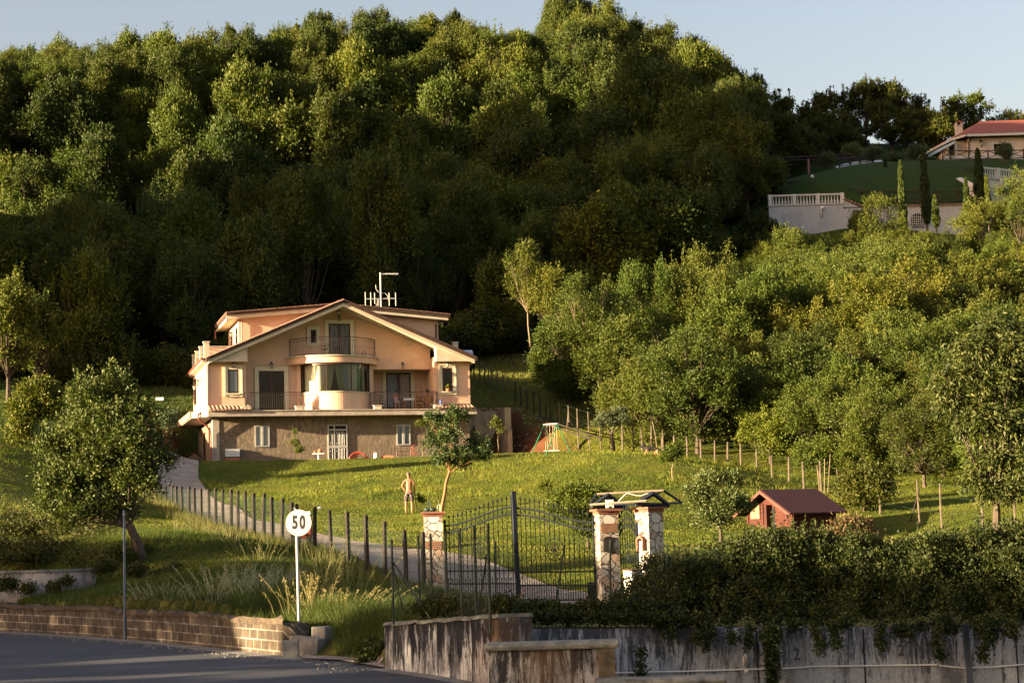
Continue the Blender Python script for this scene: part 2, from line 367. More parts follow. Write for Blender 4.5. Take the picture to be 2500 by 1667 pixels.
grv = ramp(nt_, n3.outputs[0], [(.3, (.16, .13, .10)), (.7, (.42, .36, .30))]).outputs[0]
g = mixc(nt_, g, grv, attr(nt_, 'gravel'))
shaded_lawn = ramp(nt_, n2.outputs[0], [(.3, (.022, .042, .007)), (.7, (.046, .072, .012))]).outputs[0]  # greener upper lawn, its shade painted into the darker tone
g = mixc(nt_, g, shaded_lawn, attr(nt_, 'shaded_lawn'))
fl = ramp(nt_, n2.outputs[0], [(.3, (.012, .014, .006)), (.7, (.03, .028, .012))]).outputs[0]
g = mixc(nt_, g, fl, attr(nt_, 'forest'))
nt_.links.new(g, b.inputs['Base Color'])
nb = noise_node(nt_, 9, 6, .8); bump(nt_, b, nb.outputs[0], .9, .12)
me = npmesh('ground', np.stack([GX.ravel(), GY.ravel(), GZ.ravel()], -1), Q, gm, {'soil': soil.ravel(), 'gravel': gr.ravel(), 'wild': wild.ravel() * .55, 'forest': forest.ravel(), 'shaded_lawn': ((GX / np.maximum(GY, 1) > .13) * (GY > 146.5) * 1.0).ravel()}, smooth=True)
tag(link('ground', me), 'grassy sloping ground of lawn, banks and wooded hill', 'ground', kind='structure')

def sheet(name, left, right, off, m, nseg=60, nacross=6, zfun=None):
    """a ribbon between two polylines laid on the ground"""
    def res(line, n):
        P = np.array(line, float); d = np.concatenate([[0], np.cumsum(np.hypot(*np.diff(P, axis=0).T))]); t = np.linspace(0, d[-1], n)
        return np.stack([np.interp(t, d, P[:, 0]), np.interp(t, d, P[:, 1])], -1)
    Lp, Rp = res(left, nseg), res(right, nseg); V = []
    for i in range(nseg):
        for k in range(nacross):
            t = k / (nacross - 1); p = Lp[i] * (1 - t) + Rp[i] * t
            if 0 < k < nacross - 1: pass
            V.append((p[0], p[1], (float(hgt(p[0], p[1])) if zfun is None else zfun(p[0], p[1])) + off))
    i0 = (np.arange(nseg - 1)[:, None] * nacross + np.arange(nacross - 1)[None]).ravel()
    return link(name, npmesh(name, V, np.stack([i0, i0 + 1, i0 + nacross + 1, i0 + nacross], -1), m, smooth=True))
# road
rm, nt_, b = newmat('asphalt'); b.inputs['Roughness'].default_value = .85
n1 = noise_node(nt_, .4, 5, .6, stretch=(1, 3, 1)); n2 = noise_node(nt_, 60, 4, .8)
c = ramp(nt_, n1.outputs[0], [(.35, (.026, .029, .040)), (.65, (.045, .048, .060))]).outputs[0]
c = mixc(nt_, c, ramp(nt_, n2.outputs[0], [(.3, (.55, .55, .55)), (.7, (1.5, 1.5, 1.5))]).outputs[0], 1.0, 'MULTIPLY')
wv = nt_.nodes.new('ShaderNodeTexVoronoi'); wv.feature = 'DISTANCE_TO_EDGE'; wv.inputs['Scale'].default_value = .35
tc = nt_.nodes.new('ShaderNodeTexCoord'); nd = noise_node(nt_, 1.5, 4); ad = mixc(nt_, tc.outputs['Object'], nd.outputs['Color'], .25); nt_.links.new(ad, wv.inputs['Vector'])
c = mixc(nt_, (.015, .015, .018), c, ramp(nt_, wv.outputs['Distance'], [(.0, (.2, .2, .2)), (.006, (1, 1, 1))]).outputs[0])
nt_.links.new(c, b.inputs['Base Color']); bump(nt_, b, n2.outputs[0], .5, .008)
cl = [tuple(p) for p in curb] ; near = [(p[0] * .9 - 2 if i < 3 else p[0] + .0, min(p[1] - 12, 4)) for i, p in enumerate(curb)]
V = [(p[0], p[1], ROADZ) for p in curb] + [(p[0] * 1.0, -20, ROADZ) for p in curb]; nn = len(curb)
Qr = np.array([(i, i + 1, nn + i + 1, nn + i) for i in range(nn - 1)])
tag(link('road', npmesh('road', V, Qr, rm)), 'dark grey asphalt road passing below the walls', 'road', kind='structure')
# pale concrete gutter along the edge
gut = mat('gutter_concrete', (.26, .25, .23), .9, (.14, .135, .12), 4, .4, 40, .01)
d_ = []
cp = np.array([curb[0] + (curb[-1] - curb[0]) * 0] ) 
def offset_line(line, dist):
    L = np.array(line); out = []
    for i in range(len(L)):
        t = L[min(i + 1, len(L) - 1)] - L[max(i - 1, 0)]; t /= np.linalg.norm(t); out.append(L[i] + np.array([t[1], -t[0]]) * dist)
    return np.array(out)
o1 = offset_line(curb, .42)
tag(sheet('gutter', curb[:8], o1[:8], .005, gut, 80, 3, lambda x, y: ROADZ), 'pale concrete gutter along the foot of the brick wall', 'gutter', kind='structure')
tag(sheet('gutter', curb[8:12], offset_line(curb, .3)[8:12], .005, gut, 30, 3, lambda x, y: ROADZ), 'pale concrete gutter along the foot of the stained wall', 'gutter', kind='structure')
# gravel drive
gv, nt_, b = newmat('gravel'); b.inputs['Roughness'].default_value = .95
vo = nt_.nodes.new('ShaderNodeTexVoronoi'); vo.inputs['Scale'].default_value = 7; tc = nt_.nodes.new('ShaderNodeTexCoord'); nt_.links.new(tc.outputs['Object'], vo.inputs['Vector'])
n1 = noise_node(nt_, 1.2, 6, .7); n2 = noise_node(nt_, 22, 4, .8)
c = ramp(nt_, n2.outputs[0], [(.3, (.24, .19, .155)), (.7, (.66, .54, .45))]).outputs[0]
c = mixc(nt_, c, ramp(nt_, n1.outputs[0], [(.35, (.6, .58, .5)), (.7, (1.1, 1.1, 1.1))]).outputs[0], 1.0, 'MULTIPLY')
nt_.links.new(c, b.inputs['Base Color']); bump(nt_, b, n2.outputs[0], 1.0, .06)
def gl(pts): return [gat(px, Y)[:2] for px, Y in pts]
lowl = gl([(1420, 42.6), (1180, 43.2), (1000, 46), (905, 48.2), (835, 51), (747, 55), (668, 59), (605, 62.5), (540, 67), (470, 72), (415, 78), (372, 86), (375, 96)])
upl = gl([(1500, 43.6), (1400, 46.2), (1310, 49.5), (1190, 52.8), (1088, 55), (905, 58.2), (820, 61), (747, 63.5), (670, 67), (612, 71), (560, 76), (510, 82), (485, 87), (485, 93), (505, 98.6)])
tag(sheet('driveway', lowl, upl, .035, gv, 110, 8), 'pale gravel driveway winding up from the iron gate to the house', 'path', kind='structure')
mouth = sheet('gravel_patch', [curb[6] + (0.1, .3), (curb[6] + curb[8]) / 2 + (0, 1.1), curb[8] + (-.1, .9)], [curb[6] + (-.1, -.25), curb[7] + (0, -.5), curb[8] + (0, -.1)], .03, gv, 40, 16,
              lambda x, y: max(float(hgt(x, y)), ROADZ)); tag(mouth, 'small gravel patch where the verge opens onto the road', 'gravel', kind='structure')
# ------------------------------------------------------------------ vegetation generators
rng = np.random.default_rng(7)
def unit(v): return v / np.maximum(1e-9, np.linalg.norm(v, axis=-1, keepdims=True))
def leaves(pos, nrm, L, Wd, rs, up=.35, spread=.9, droop=0.0, fold=.0):
    """one rhombic leaf (or leaf spray) per position, pointing roughly along nrm"""
    n = len(pos); d = unit(nrm * .8 + rs.normal(size=(n, 3)) * spread * .6 + np.array([0, 0, up - droop]))
    s = unit(np.cross(d, rs.normal(size=(n, 3)))); l = L * rs.uniform(.65, 1.35, (n, 1)); w_ = Wd * rs.uniform(.7, 1.3, (n, 1))
    nn = np.cross(d, s)
    V = np.stack([pos - d * l * .5, pos + s * w_ * .5 - d * l * .05 + nn * w_ * .12, pos + d * l * .5, pos - s * w_ * .5 - d * l * .05 + nn * w_ * .12], 1).reshape(-1, 3)
    return V, np.arange(4 * n).reshape(n, 4)
def crown(blobs, n, L, Wd, seed, cl=.34, shell=.55, up=.35, droop=0., spread=.9, per=26, vert=1.0, holes=.0, shoots=0, sl=1.0):
    """leaf clumps spread over a set of ellipsoids (cx,cy,cz,rx,ry,rz)"""
    rs = np.random.default_rng(seed); B = np.array(blobs, float); wgt = (B[:, 3] * B[:, 4] + B[:, 4] * B[:, 5] + B[:, 3] * B[:, 5]); wgt /= wgt.sum()
    nc = max(8, int(n / per)); bi = rs.choice(len(B), nc, p=wgt); u = unit(rs.normal(size=(nc, 3))); u[:, 2] = np.where(u[:, 2] < -.35, -u[:, 2] * .6, u[:, 2]); u = unit(u)
    r = rs.uniform(shell, 1.05, (nc, 1)); cc = B[bi, :3] + u * r * B[bi, 3:]; cs = cl * rs.uniform(.6, 1.3, nc)
    if holes:
        f = 2.2 / max(.4, B[:, 3].mean() * 1.6); q = np.sin(cc[:, 0] * f + seed) + np.sin(cc[:, 1] * f * 1.1 + 2 * seed) + np.sin(cc[:, 2] * f * 1.3 + 3 * seed) + rs.normal(size=nc) * .45
        keep = q > np.quantile(q, holes); bi, u, cc, cs = bi[keep], u[keep], cc[keep], cs[keep]; nc = len(cc)
    tone = rs.uniform(0, 1, nc)
    k = rs.integers(0, nc, n); o = rs.normal(size=(n, 3)) * .5; o[:, 2] *= vert
    o = o * (1 + .5 * rs.uniform(-1, 1, nc)[k][:, None] * np.array([1, 1, 0]))
    if shoots:
        isS = rs.uniform(size=nc) < shoots; isS &= u[:, 2] > -.1; hs_ = (rs.uniform(.5, 1.3, nc) * sl * isS)[k]; o[:, 2] = np.where(isS[k], rs.uniform(0, 1, n) * hs_ / cs[k], o[:, 2]); o[:, :2] *= np.where(isS[k], .45, 1)[:, None]
    pos = cc[k] + o * cs[k][:, None]; nrm = unit(u[k] * .7 + unit(o) * .6)
    V, Q = leaves(pos, nrm, L, Wd, rs, up, spread, droop)
    rnd = np.clip(tone[k] * .55 + rs.uniform(0, 1, n) * .45, 0, 1)
    return V, Q, rnd, cc
def autoblobs(R, H0, H1, seed, nb=11, k=(.32, .5)):
    rs = np.random.default_rng(seed); c = np.array([0, 0, (H0 + H1) / 2]); rad = np.array([R, R, (H1 - H0) / 2]); out = []
    for i in range(nb):
        u = unit(rs.normal(size=3)); q = rs.uniform(*k); s = rad * q * rs.uniform(.85, 1.2, 3); p = c + u * (rad - s) * rs.uniform(.75, 1.1)
        out.append((*p, *s))
    out.append((*c, *(rad * .6)))
    return out
def limbs(base_h, blobs, r0, seed, top=None, lean=(0, 0), nsub=2, cc=None, forks=1):
    """trunk with boughs running into the blobs"""
    rs = random.Random(seed); m = MB(); B = sorted(blobs, key=lambda b: b[2])
    fx, fy = lean; fork = Vector((fx, fy, base_h)); pts = [Vector((0, 0, -.25))]
    for i in range(1, 5):
        t = i / 4; pts.append(Vector((fx * t + rs.uniform(-.04, .04), fy * t + rs.uniform(-.04, .04), base_h * t)))
    m.tube(pts, [r0 * (1.25 - .45 * i / 4) for i in range(5)], 7)
    for b in B:
        e = Vector(b[:3]) + Vector((0, 0, b[5] * .3)); mid = fork.lerp(e, .5) + Vector((rs.uniform(-.15, .15), rs.uniform(-.15, .15), -.1 * (e - fork).length * .5)) 
        r = r0 * .5 * min(1, .35 + (b[3] + b[5]) * .25)
        P = [fork - Vector((0, 0, .1)), fork.lerp(mid, .5), mid, mid.lerp(e, .5), e]
        m.tube(P, [r, r * .85, r * .65, r * .45, r * .2], 5, False)
        for k in range(nsub):
            a = mid.lerp(e, rs.uniform(.0, .7)); q = Vector(b[:3]) + Vector((rs.uniform(-1, 1) * b[3], rs.uniform(-1, 1) * b[4], rs.uniform(-.6, 1) * b[5])) * .9
            m.tube([a, a.lerp(q, .5) + Vector((0, 0, .05)), q], [r * .4, r * .28, r * .1], 4, False)
    return m
bark = mat('bark', (.09, .065, .045), .9, (.045, .033, .022), 6, .6, 30, .03, stretch=(1, 1, .3))
barkl = mat('pale_bark', (.26, .19, .12), .9, (.12, .085, .05), 5, .5, 30, .02, stretch=(1, 1, .3))
barko = mat('orange_bark', (.34, .15, .06), .85, (.17, .075, .035), 4, .4, 30, .01, stretch=(1, 1, .3))
L_wood = leafmat('wood_leaf', [(.044, .064, .011), (.086, .102, .016), (.140, .140, .027)])
L_olivegold = leafmat('gold_leaf', [(.066, .086, .012), (.118, .130, .020), (.19, .182, .034)])
L_mid = leafmat('orchard_leaf', [(.050, .074, .010), (.092, .110, .015), (.155, .152, .026)])
L_fresh = leafmat('fresh_leaf', [(.056, .090, .010), (.098, .126, .016), (.160, .168, .030)])
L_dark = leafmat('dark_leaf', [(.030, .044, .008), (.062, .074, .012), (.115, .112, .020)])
L_silver = leafmat('silver_leaf', [(.07, .09, .055), (.12, .14, .08), (.17, .18, .11)])
L_cyp = leafmat('cypress_leaf', [(.018, .032, .010), (.035, .05, .013), (.06, .07, .016)], trans=.1)
L_cypl = leafmat('sunlit_cypress_leaf', [(.05, .075, .012), (.09, .11, .018), (.12, .13, .022)], trans=.15)  # brighter copy of the cypress leaf, sunlight put into its colour

class Kind:
    def __init__(s, key, blobs, n, L, Wd, seed, leaf, barkm, r0=.12, base=None, lean=(0, 0), **k):
        V, Q, rnd, cc = crown(blobs, n, L, Wd, seed, **k)
        s.cm = npmesh(key + '_crown', V, Q, leaf, {'rnd': rnd}); base = base if base is not None else min(b[2] - b[5] for b in blobs)
        s.tm = limbs(max(.3, base), blobs, r0, seed, lean=lean).mesh(key + '_trunk', barkm); s.H = max(b[2] + b[5] for b in blobs)
def tree(kd, name, loc, sc, rz, label, cat='tree', group=None):
    e = empty(name, loc, rz); tag(e, label, cat, group)
    if isinstance(sc, (int, float)): sc = (sc, sc, sc)
    e.scale = sc
    link('trunk', kd.tm, e); link('crown', kd.cm, e); return e
# forest trees: 10 kinds, about 9 m high with uneven crowns reaching low
FK = []; L_woodb = leafmat('wood_leaf_bluish', [(.038, .060, .014), (.068, .092, .020), (.110, .120, .030)]); L_woody = leafmat('wood_leaf_yellow', [(.062, .088, .012), (.115, .138, .020), (.17, .182, .032)])
for i in range(10):
    R = [3.3, 3.0, 3.6, 2.8, 3.4, 3.1, 2.2, 3.8, 2.6, 3.2][i]; H0 = [1.0, .8, .9, 1.2, .7, 1.0, 1.5, .9, .8, 1.2][i]; H1 = [8.2, 9.0, 7.6, 9.6, 8.6, 8.0, 10.6, 7.2, 8.8, 9.2][i]
    FK.append(Kind('wood_tree', autoblobs(R, H0, H1, 30 + i, [34, 28, 40, 32, 38, 28, 26, 44, 24, 36][i], [(.15, .34), (.2, .4), (.12, .28), (.15, .34), (.13, .3), (.18, .38), (.2, .4), (.12, .26), (.22, .42), (.14, .3)][i]), [34000, 30000, 38000, 32000, 36000, 28000, 24000, 38000, 26000, 34000][i], [.22, .25, .19, .24, .20, .26, .22, .19, .25, .21][i], [.085, .095, .075, .07, .08, .115, .08, .075, .10, .085][i], 50 + i,
        [L_wood, L_woody, L_mid, L_wood, L_woodb, L_mid, L_wood, L_woody, L_woodb, L_wood][i], bark, .16, 1.4, cl=[.5, .6, .4, .55, .45, .6, .5, .4, .55, .5][i], shell=.5, up=[.55, .8, .3, .9, .5, .2, .8, .4, .6, .5][i], per=24, vert=1.3, holes=[.2, .3, .15, .3, .2, .28, .25, .15, .3, .2][i], shoots=[.22, .4, .1, .5, .2, .1, .5, .15, .3, .2][i], sl=1.1))
BK = Kind('low_shrub', autoblobs(2.2, .1, 2.8, 91, 18, (.2, .4)), 12000, .22, .11, 92, L_dark, bark, .06, .4, cl=.4, shell=.4, up=.5, holes=.1, shoots=.2)
def world_xy(px, Y): return gat(px, Y)
rr = random.Random(5); nfor = 0; spots = []
for Y in np.arange(119.5, 206, 4.4):
    for px in np.arange(-260, 2000, 4.5 / Y * F):
        yy = Y + rr.uniform(-1.8, 1.8); pp = px + rr.uniform(-.42, .42) * 4.5 / Y * F
        x = (pp - 1250) / F * yy
        # eastern edge of the wood: follows the hill's flank
        if yy < 124 and (pp > 1080 or (330 < pp < 470)): continue
        if 400 < pp < 1180 and yy * cos(SUN_AZ) - x * sin(SUN_AZ) < 119.5: continue
        lim = np.interp(yy, [120, 130, 138, 146, 156, 165, 175, 196, 205], [1180, 1500, 1740, 1840, 1870, 1880, 1870, 1850, 1830])
        if pp > lim: continue
        if yy > np.interp(pp, [-300, 0, 500, 950, 1450, 1700, 1800], [185, 186, 191, 198, 204, 202, 199]): continue
        z = float(hgt(x, yy)); q = proj((x, yy, z + 8))
        if q[1] > 1100 or q[0] < -150: continue
        spots.append((x, yy, z, pp))
spots.sort(key=lambda s: s[1]); print('forest spots', len(spots))
for x, yy, z, pp in spots[-296:]:
    ki = rr.randrange(10); kd = FK[ki]
    s = rr.uniform(.95, 1.35)
    sky_ = np.interp(pp, [-300, 0, 150, 300, 500, 560, 600, 700, 790, 850, 930, 1060, 1150, 1250, 1330, 1400, 1500, 1560, 1640, 1700, 1760, 1800, 1850, 1900], [140, 130, 118, 102, 102, 66, 95, 72, 40, 85, 45, 45, 58, 75, 55, -5, 5, 45, 62, 95, 105, 150, 190, 240]) + rr.uniform(-6, 22)
    H_ = kd.H * 1.02; t0, t1 = proj((x, yy, z - .3))[1], proj((x, yy, z - .3 + H_ * s))[1]
    if t1 < sky_: s *= max(.3, (t0 - sky_) / (t0 - t1))
    if s < .35: continue
    vt = 'on the skyline' if t1 < sky_ + 45 else ('just below the skyline' if t1 < sky_ + 130 else ('high in the wood' if t1 < 330 else ('halfway up the wood' if t1 < 470 else ('low in the wood' if t1 < 590 else 'at the foot of the wood'))))
    hz_ = ['at the far left edge', 'above the left bank', 'above the left tree', 'above the driveway', "above the villa's left corner", "above the villa's left roof", "above the villa's gable", 'above the roof antenna', "above the villa's right corner", 'above the slim pale trunk', 'above the swing', 'above the olive tree', 'above the dog', 'near its eastern flank', 'at its eastern edge'][int(np.searchsorted([90, 210, 330, 450, 560, 700, 850, 990, 1130, 1260, 1380, 1500, 1620, 1730], pp))]
    lab = ['broad', 'loose', 'wide bushy', 'tall spiky', 'bluish green', 'coarse leaved', 'narrow', 'flat topped yellowish', 'upright', 'shaggy'][ki] + (' young' if s < .75 else (' big' if s > 1.22 else '')) + ' tree ' + vt + ' ' + hz_
    tree(kd, 'broadleaf_tree', (x, yy, z - .3), (s, s, s * rr.uniform(.9, 1.12)), rr.uniform(0, 6.28), lab, 'tree', 'trees of the dense wood on the hill')

for k in range(44):
    pp = -60 + k * 40 + rr.uniform(-18, 18); yy = np.interp(pp, [-60, 500, 1080, 1200, 1440, 1700], [115.5, 117, 120, 128, 136, 146]) + rr.uniform(-1, 1.5); z = float(hgt((pp - 1250) / F * yy, yy)); s = rr.uniform(.7, 1.15)
    tree(BK, 'bush', ((pp - 1250) / F * yy, yy, z - .2), s, rr.uniform(0, 6.28), 'dark bush in the undergrowth at the foot of the wood', 'bush', 'bushes at the foot of the wood')

for k, (px, Y, s) in enumerate([(1545, 157, 1.5), (1600, 158.5, 1.75), (1655, 160, 1.6), (1500, 155, 1.5)]):
    g = gat(px, Y); tree(FK[(1, 9, 0, 4)[k]], 'broadleaf_tree', (g[0], g[1], g[2] - .4), (s * .9, s * .9, s), k * 1.3, ['second', 'tallest', 'fourth', 'first'][k] + ' from the left of four very tall trees on the eastern shoulder of the wood', 'tree', 'trees of the dense wood on the hill')

for k, (px, Y) in enumerate([(20, 152), (62, 149), (105, 151), (0, 146)]):
    g = gat(px, Y); tree(FK[(7, 2, 4, 1)[k]], 'broadleaf_tree', (g[0], g[1], g[2] - .4), 1.25, k * 2.1, ['flat topped tree in the dip at the left edge', 'wide tree in the dip near the left edge', 'bluish tree right of the dip at the left edge', 'loose tree cut by the left edge below the dip'][k], 'tree', 'trees of the dense wood on the hill')
# ------------------------------------------------------------------ the house
def stucco(name, c1, c2, sc=1.2):
    m, nt, b = newmat(name); b.inputs['Roughness'].default_value = .9; b.inputs['Specular IOR Level'].default_value = .2
    n = noise_node(nt, sc, 8, .7, dist=.6); n2 = noise_node(nt, sc * .35, 4, .6); n3 = noise_node(nt, 45, 4, .7)
    c = ramp(nt, n.outputs[0], [(.3, c1), (.7, c2)]).outputs[0]
    c = mixc(nt, c, ramp(nt, n2.outputs[0], [(.3, (.92, .9, .88)), (.7, (1.06, 1.06, 1.08))]).outputs[0], 1.0, 'MULTIPLY')
    nt.links.new(c, b.inputs['Base Color']); bump(nt, b, n3.outputs[0], .25, .006); return m
M_wall = stucco('coral_stucco', (.70, .425, .285), (.80, .54, .375))
M_cream = mat('cream_plaster', (.64, .56, .42), .8, (.55, .47, .34), 2.5, .1, 40, .004, stain=(.8, (.42, .34, .24), .35, (1, 1, .3)))
M_trim = mat('cream_trim', (.74, .66, .47), .75, (.68, .60, .42), 3)
M_slab = mat('slab_concrete', (.50, .42, .34), .85, (.36, .29, .23), 2, .2, 30, .006, stain=(3, (.20, .16, .12), .5, (1, 1, 3)))
M_tile = mat('terracotta_tiles', (.30, .165, .11), .85, (.17, .095, .065), 4, .3, 20, .01)
M_tilep = mat('pale_tiles', (.48, .30, .20), .85, (.30, .17, .11), 6, .3, 20, .01)
M_rooff = mat('roof_edge_brown', (.085, .045, .030), .7, (.055, .030, .022), 3)
M_iron = mat('wrought_iron', (.030, .018, .013), .5, (.016, .010, .008), 9, spec=.5)
M_dwood = mat('dark_wood', (.060, .018, .013), .45, (.038, .012, .010), 8, stretch=(1, 1, .1), spec=.5)
M_glass = glassmat('dark_glass', (.012, .010, .010), .12); M_glass.node_tree.nodes['Principled BSDF'].inputs['Specular IOR Level'].default_value = .3; M_dark = mat('dark_interior', (.012, .010, .009), .9)
M_white = mat('white_paint', (.72, .70, .66), .5, (.62, .60, .56), 4)
M_lamp = mat('lamp_iron', (.02, .016, .014), .4); M_lglass = mat('frosted_glass', (.55, .50, .42), .3)
M_pipe = mat('copper_pipe', (.26, .075, .045), .5, (.18, .05, .035), 5)
M_terra = mat('terracotta', (.42, .15, .07), .8, (.30, .10, .05), 8)
M_white2 = mat('greyed_white_frame', (.46, .44, .40), .6, (.36, .34, .31), 5); M_curt = mat('white_net_curtain', (.36, .36, .33), .9, (.24, .25, .23), 18, stretch=(3, 3, .1))
# basement: rough render over blocks
M_base, nt_, b = newmat('rough_basement'); b.inputs['Roughness'].default_value = .95
tc = nt_.nodes.new('ShaderNodeTexCoord'); mp = nt_.nodes.new('ShaderNodeMapping'); mp.inputs['Rotation'].default_value = (radians(90), 0, 0); nt_.links.new(tc.outputs['Object'], mp.inputs[0])
bk = nt_.nodes.new('ShaderNodeTexBrick'); nt_.links.new(mp.outputs[0], bk.inputs['Vector']); bk.inputs['Scale'].default_value = 1; bk.inputs['Brick Width'].default_value = .52; bk.inputs['Row Height'].default_value = .24
bk.inputs['Mortar Size'].default_value = .012; bk.inputs['Color1'].default_value = (.22, .165, .11, 1); bk.inputs['Color2'].default_value = (.155, .118, .082, 1); bk.inputs['Mortar'].default_value = (.17, .13, .09, 1)
n1 = noise_node(nt_, 5, 8, .75, stretch=(1, 1, .55)); n2 = noise_node(nt_, .5, 3, .5); n3 = noise_node(nt_, 14, 6, .8, stretch=(1, 1, .5))
pl = ramp(nt_, n1.outputs[0], [(.3, (.08, .058, .04)), (.7, (.33, .245, .165))]).outputs[0]
sx = nt_.nodes.new('ShaderNodeSeparateXYZ'); nt_.links.new(tc.outputs['Object'], sx.inputs[0])
mr = nt_.nodes.new('ShaderNodeMapRange'); mr.inputs[1].default_value = 9.0; mr.inputs[2].default_value = 8.2; nt_.links.new(sx.outputs['X'], mr.inputs[0])
mr2 = nt_.nodes.new('ShaderNodeMapRange'); mr2.inputs[1].default_value = -1.9; mr2.inputs[2].default_value = -1.6; nt_.links.new(sx.outputs['Z'], mr2.inputs[0])
mm = nt_.nodes.new('ShaderNodeMath'); mm.operation = 'MULTIPLY'; nt_.links.new(mr.outputs[0], mm.inputs[0]); nt_.links.new(mr2.outputs[0], mm.inputs[1])
ma = nt_.nodes.new('ShaderNodeMath'); ma.operation = 'MULTIPLY_ADD'; nt_.links.new(n2.outputs[0], ma.inputs[0]); ma.inputs[1].default_value = .5; nt_.links.new(mm.outputs[0], ma.inputs[2])
c = mixc(nt_, bk.outputs[0], pl, ramp(nt_, ma.outputs[0], [(.25, (.15, .15, .15)), (.5, (1, 1, 1))]).outputs[0])
c = mixc(nt_, c, ramp(nt_, n3.outputs[0], [(.3, (.7, .7, .7)), (.7, (1.2, 1.2, 1.2))]).outputs[0], 1.0, 'MULTIPLY')
nt_.links.new(c, b.inputs['Base Color']); bump(nt_, b, n1.outputs[0], 1.0, .07)

hs = empty('villa', tuple(HO), HR); tag(hs, 'coral pink two storey villa with brown gable roof on a bare stone basement', 'house')
RS = .4266
def rz_(x): return 3.28 + RS * (min(x, 15.9 - x) + .09)          # top line of the roof edge
# upper walls
m = MB(); Tu = .42
m.box(0, 2.2, 0, 2.9, .1, 3.3); m.box(0, .3, 2.9, 9, .1, 3.3); m.box(13.55, 15.75, 0, 2.9, .1, 3.3); m.box(15.45, 15.75, 2.9, 9, .1, 3.3); m.box(.3, 15.45, 8.7, 9, .1, 3.3)
m.prism([(2.2, .1), (9.9, .1), (9.9, rz_(9.9) - Tu), (7.95, rz_(7.95) - Tu), (2.2, rz_(2.2) - Tu)], 1.0, 1.28, 'y')
m.prism([(9.9, 2.65), (13.55, 2.65), (13.55, rz_(13.55) - Tu), (9.9, rz_(9.9) - Tu)], 1.0, 1.28, 'y')
m.box(9.62, 9.9, 1.28, 2.5, .1, 2.648); m.box(9.62, 13.55, 2.5, 2.75, .1, 2.9); m.box(9.9, 13.55, 1.28, 2.5, 2.65, 2.9)
m.box(0, 15.75, 2.9, 2.98, 3.3, 3.9) if False else None
m.build('wall', M_wall, hs)
# set-back storey behind the gable
m = MB(); m.prism([(2.17, 3.3), (14.58, 3.3), (14.58, 5.95), (8, 6.6), (2.17, 5.95)], 3.0, 8.4, 'y'); m.build('upper_storey', M_wall, hs)
# gable panels over the wings
m = MB()
m.prism([(.03, 3.02), (2.24, 3.02), (2.24, rz_(2.24) - .36), (.03, rz_(.03) - .3)], -.5, .02, 'y'); m.prism([(.03, 2.98), (2.26, 2.98), (2.26, 3.06), (.03, 3.06)], -.53, .03, 'y'); m.build('gable_panel', M_cream, hs); m = MB()
m.prism([(13.57, 3.02), (15.78, 3.02), (15.78, rz_(15.78) - .3), (13.57, rz_(13.57) - .36)], -.5, .02, 'y'); m.prism([(13.55, 2.98), (15.8, 2.98), (15.8, 3.06), (13.55, 3.06)], -.53, .03, 'y')
m.build('gable_panel', M_cream, hs)
# main roof
rf = None
m = MB(); xa, xb = -.16, 16.06
def chev(t0, t1, x0=xa, x1=xb): return [(x0, rz_(x0) - t1), (7.95, rz_(7.95) - t1), (x1, rz_(x1) - t1), (x1, rz_(x1) - t0), (7.95, rz_(7.95) - t0), (x0, rz_(x0) - t0)]
m.prism(chev(.05, .25), -.72, 3.0, 'y'); rf = m.build('roof', M_rooff, hs)
m = MB(); m.prism(chev(.25, .45, -.02, 15.92), -.66, 2.98, 'y'); m.build('soffit', M_cream, rf)
m = MB(); r_ = random.Random(3)
for side in (0, 1):
    L = 8.1 / cos(atan2(RS, 1)); nseg = 26
    for i in range(nseg):
        for row in range(12):
            a = i / nseg * 8.1; bx = (i + 1.12) / nseg * 8.1; x0 = xa + a; x1 = xa + bx
            if side: x0, x1 = 15.9 - x0, 15.9 - x1
            z0 = rz_(x0) - .015; z1 = rz_(x1) - .075 + .0
            y0 = -.78 + row * .315; w_ = .16; h = .075
            zz0 = z0 + r_.uniform(-.008, .008); zz1 = z1 + r_.uniform(-.008, .008)
            P = []
            for (x, z) in ((x0, zz0), (x1, zz1 + .06)):
                for q in range(5):
                    th = pi * q / 4; P.append((x, y0 + w_ - w_ * cos(th), z - .05 + h * sin(th) * 1.1))
            m.add(P, [(q, q + 1, 5 + q + 1, 5 + q) for q in range(4)] + [(0, 1, 2, 3, 4), (5, 6, 7, 8, 9)])
m.build('roof_tiles', M_tile, rf)
# roof of the set-back storey
m = MB(); bz = lambda x: 6.22 + .09 * (min(x, 16.4 - x) - 1.4)
def chb(t0, t1, x0, x1): return [(x0, bz(x0) - t1), (8.2, bz(8.2) - t1), (x1, bz(x1) - t1), (x1, bz(x1) - t0), (8.2, bz(8.2) - t0), (x0, bz(x0) - t0)]
m.prism(chb(.0, .16, 1.38, 15.2), 2.35, 9.0, 'y'); ur = m.build('upper_roof', M_rooff, hs)
m = MB(); m.prism(chb(.16, .36, 1.48, 15.1), 2.45, 8.95, 'y'); m.build('soffit', M_cream, ur)
m = MB(); 
for i in range(44):
    x0 = 1.36 + i * .315; x1 = x0 + .33
    m.add([(x0, 2.28, bz(x0) + .0), (x1, 2.28, bz(x1) - .0), (x1, 9, bz(x1) + .02), (x0, 9, bz(x0) + .02), (x0, 2.28, bz(x0) + .055), (x1, 2.28, bz(x1) + .035), (x1, 9, bz(x1) + .05), (x0, 9, bz(x0) + .07)],
          [(4, 5, 6, 7), (0, 1, 5, 4), (1, 2, 6, 5), (0, 4, 7, 3)])
m.build('roof_tiles', M_tile, ur)
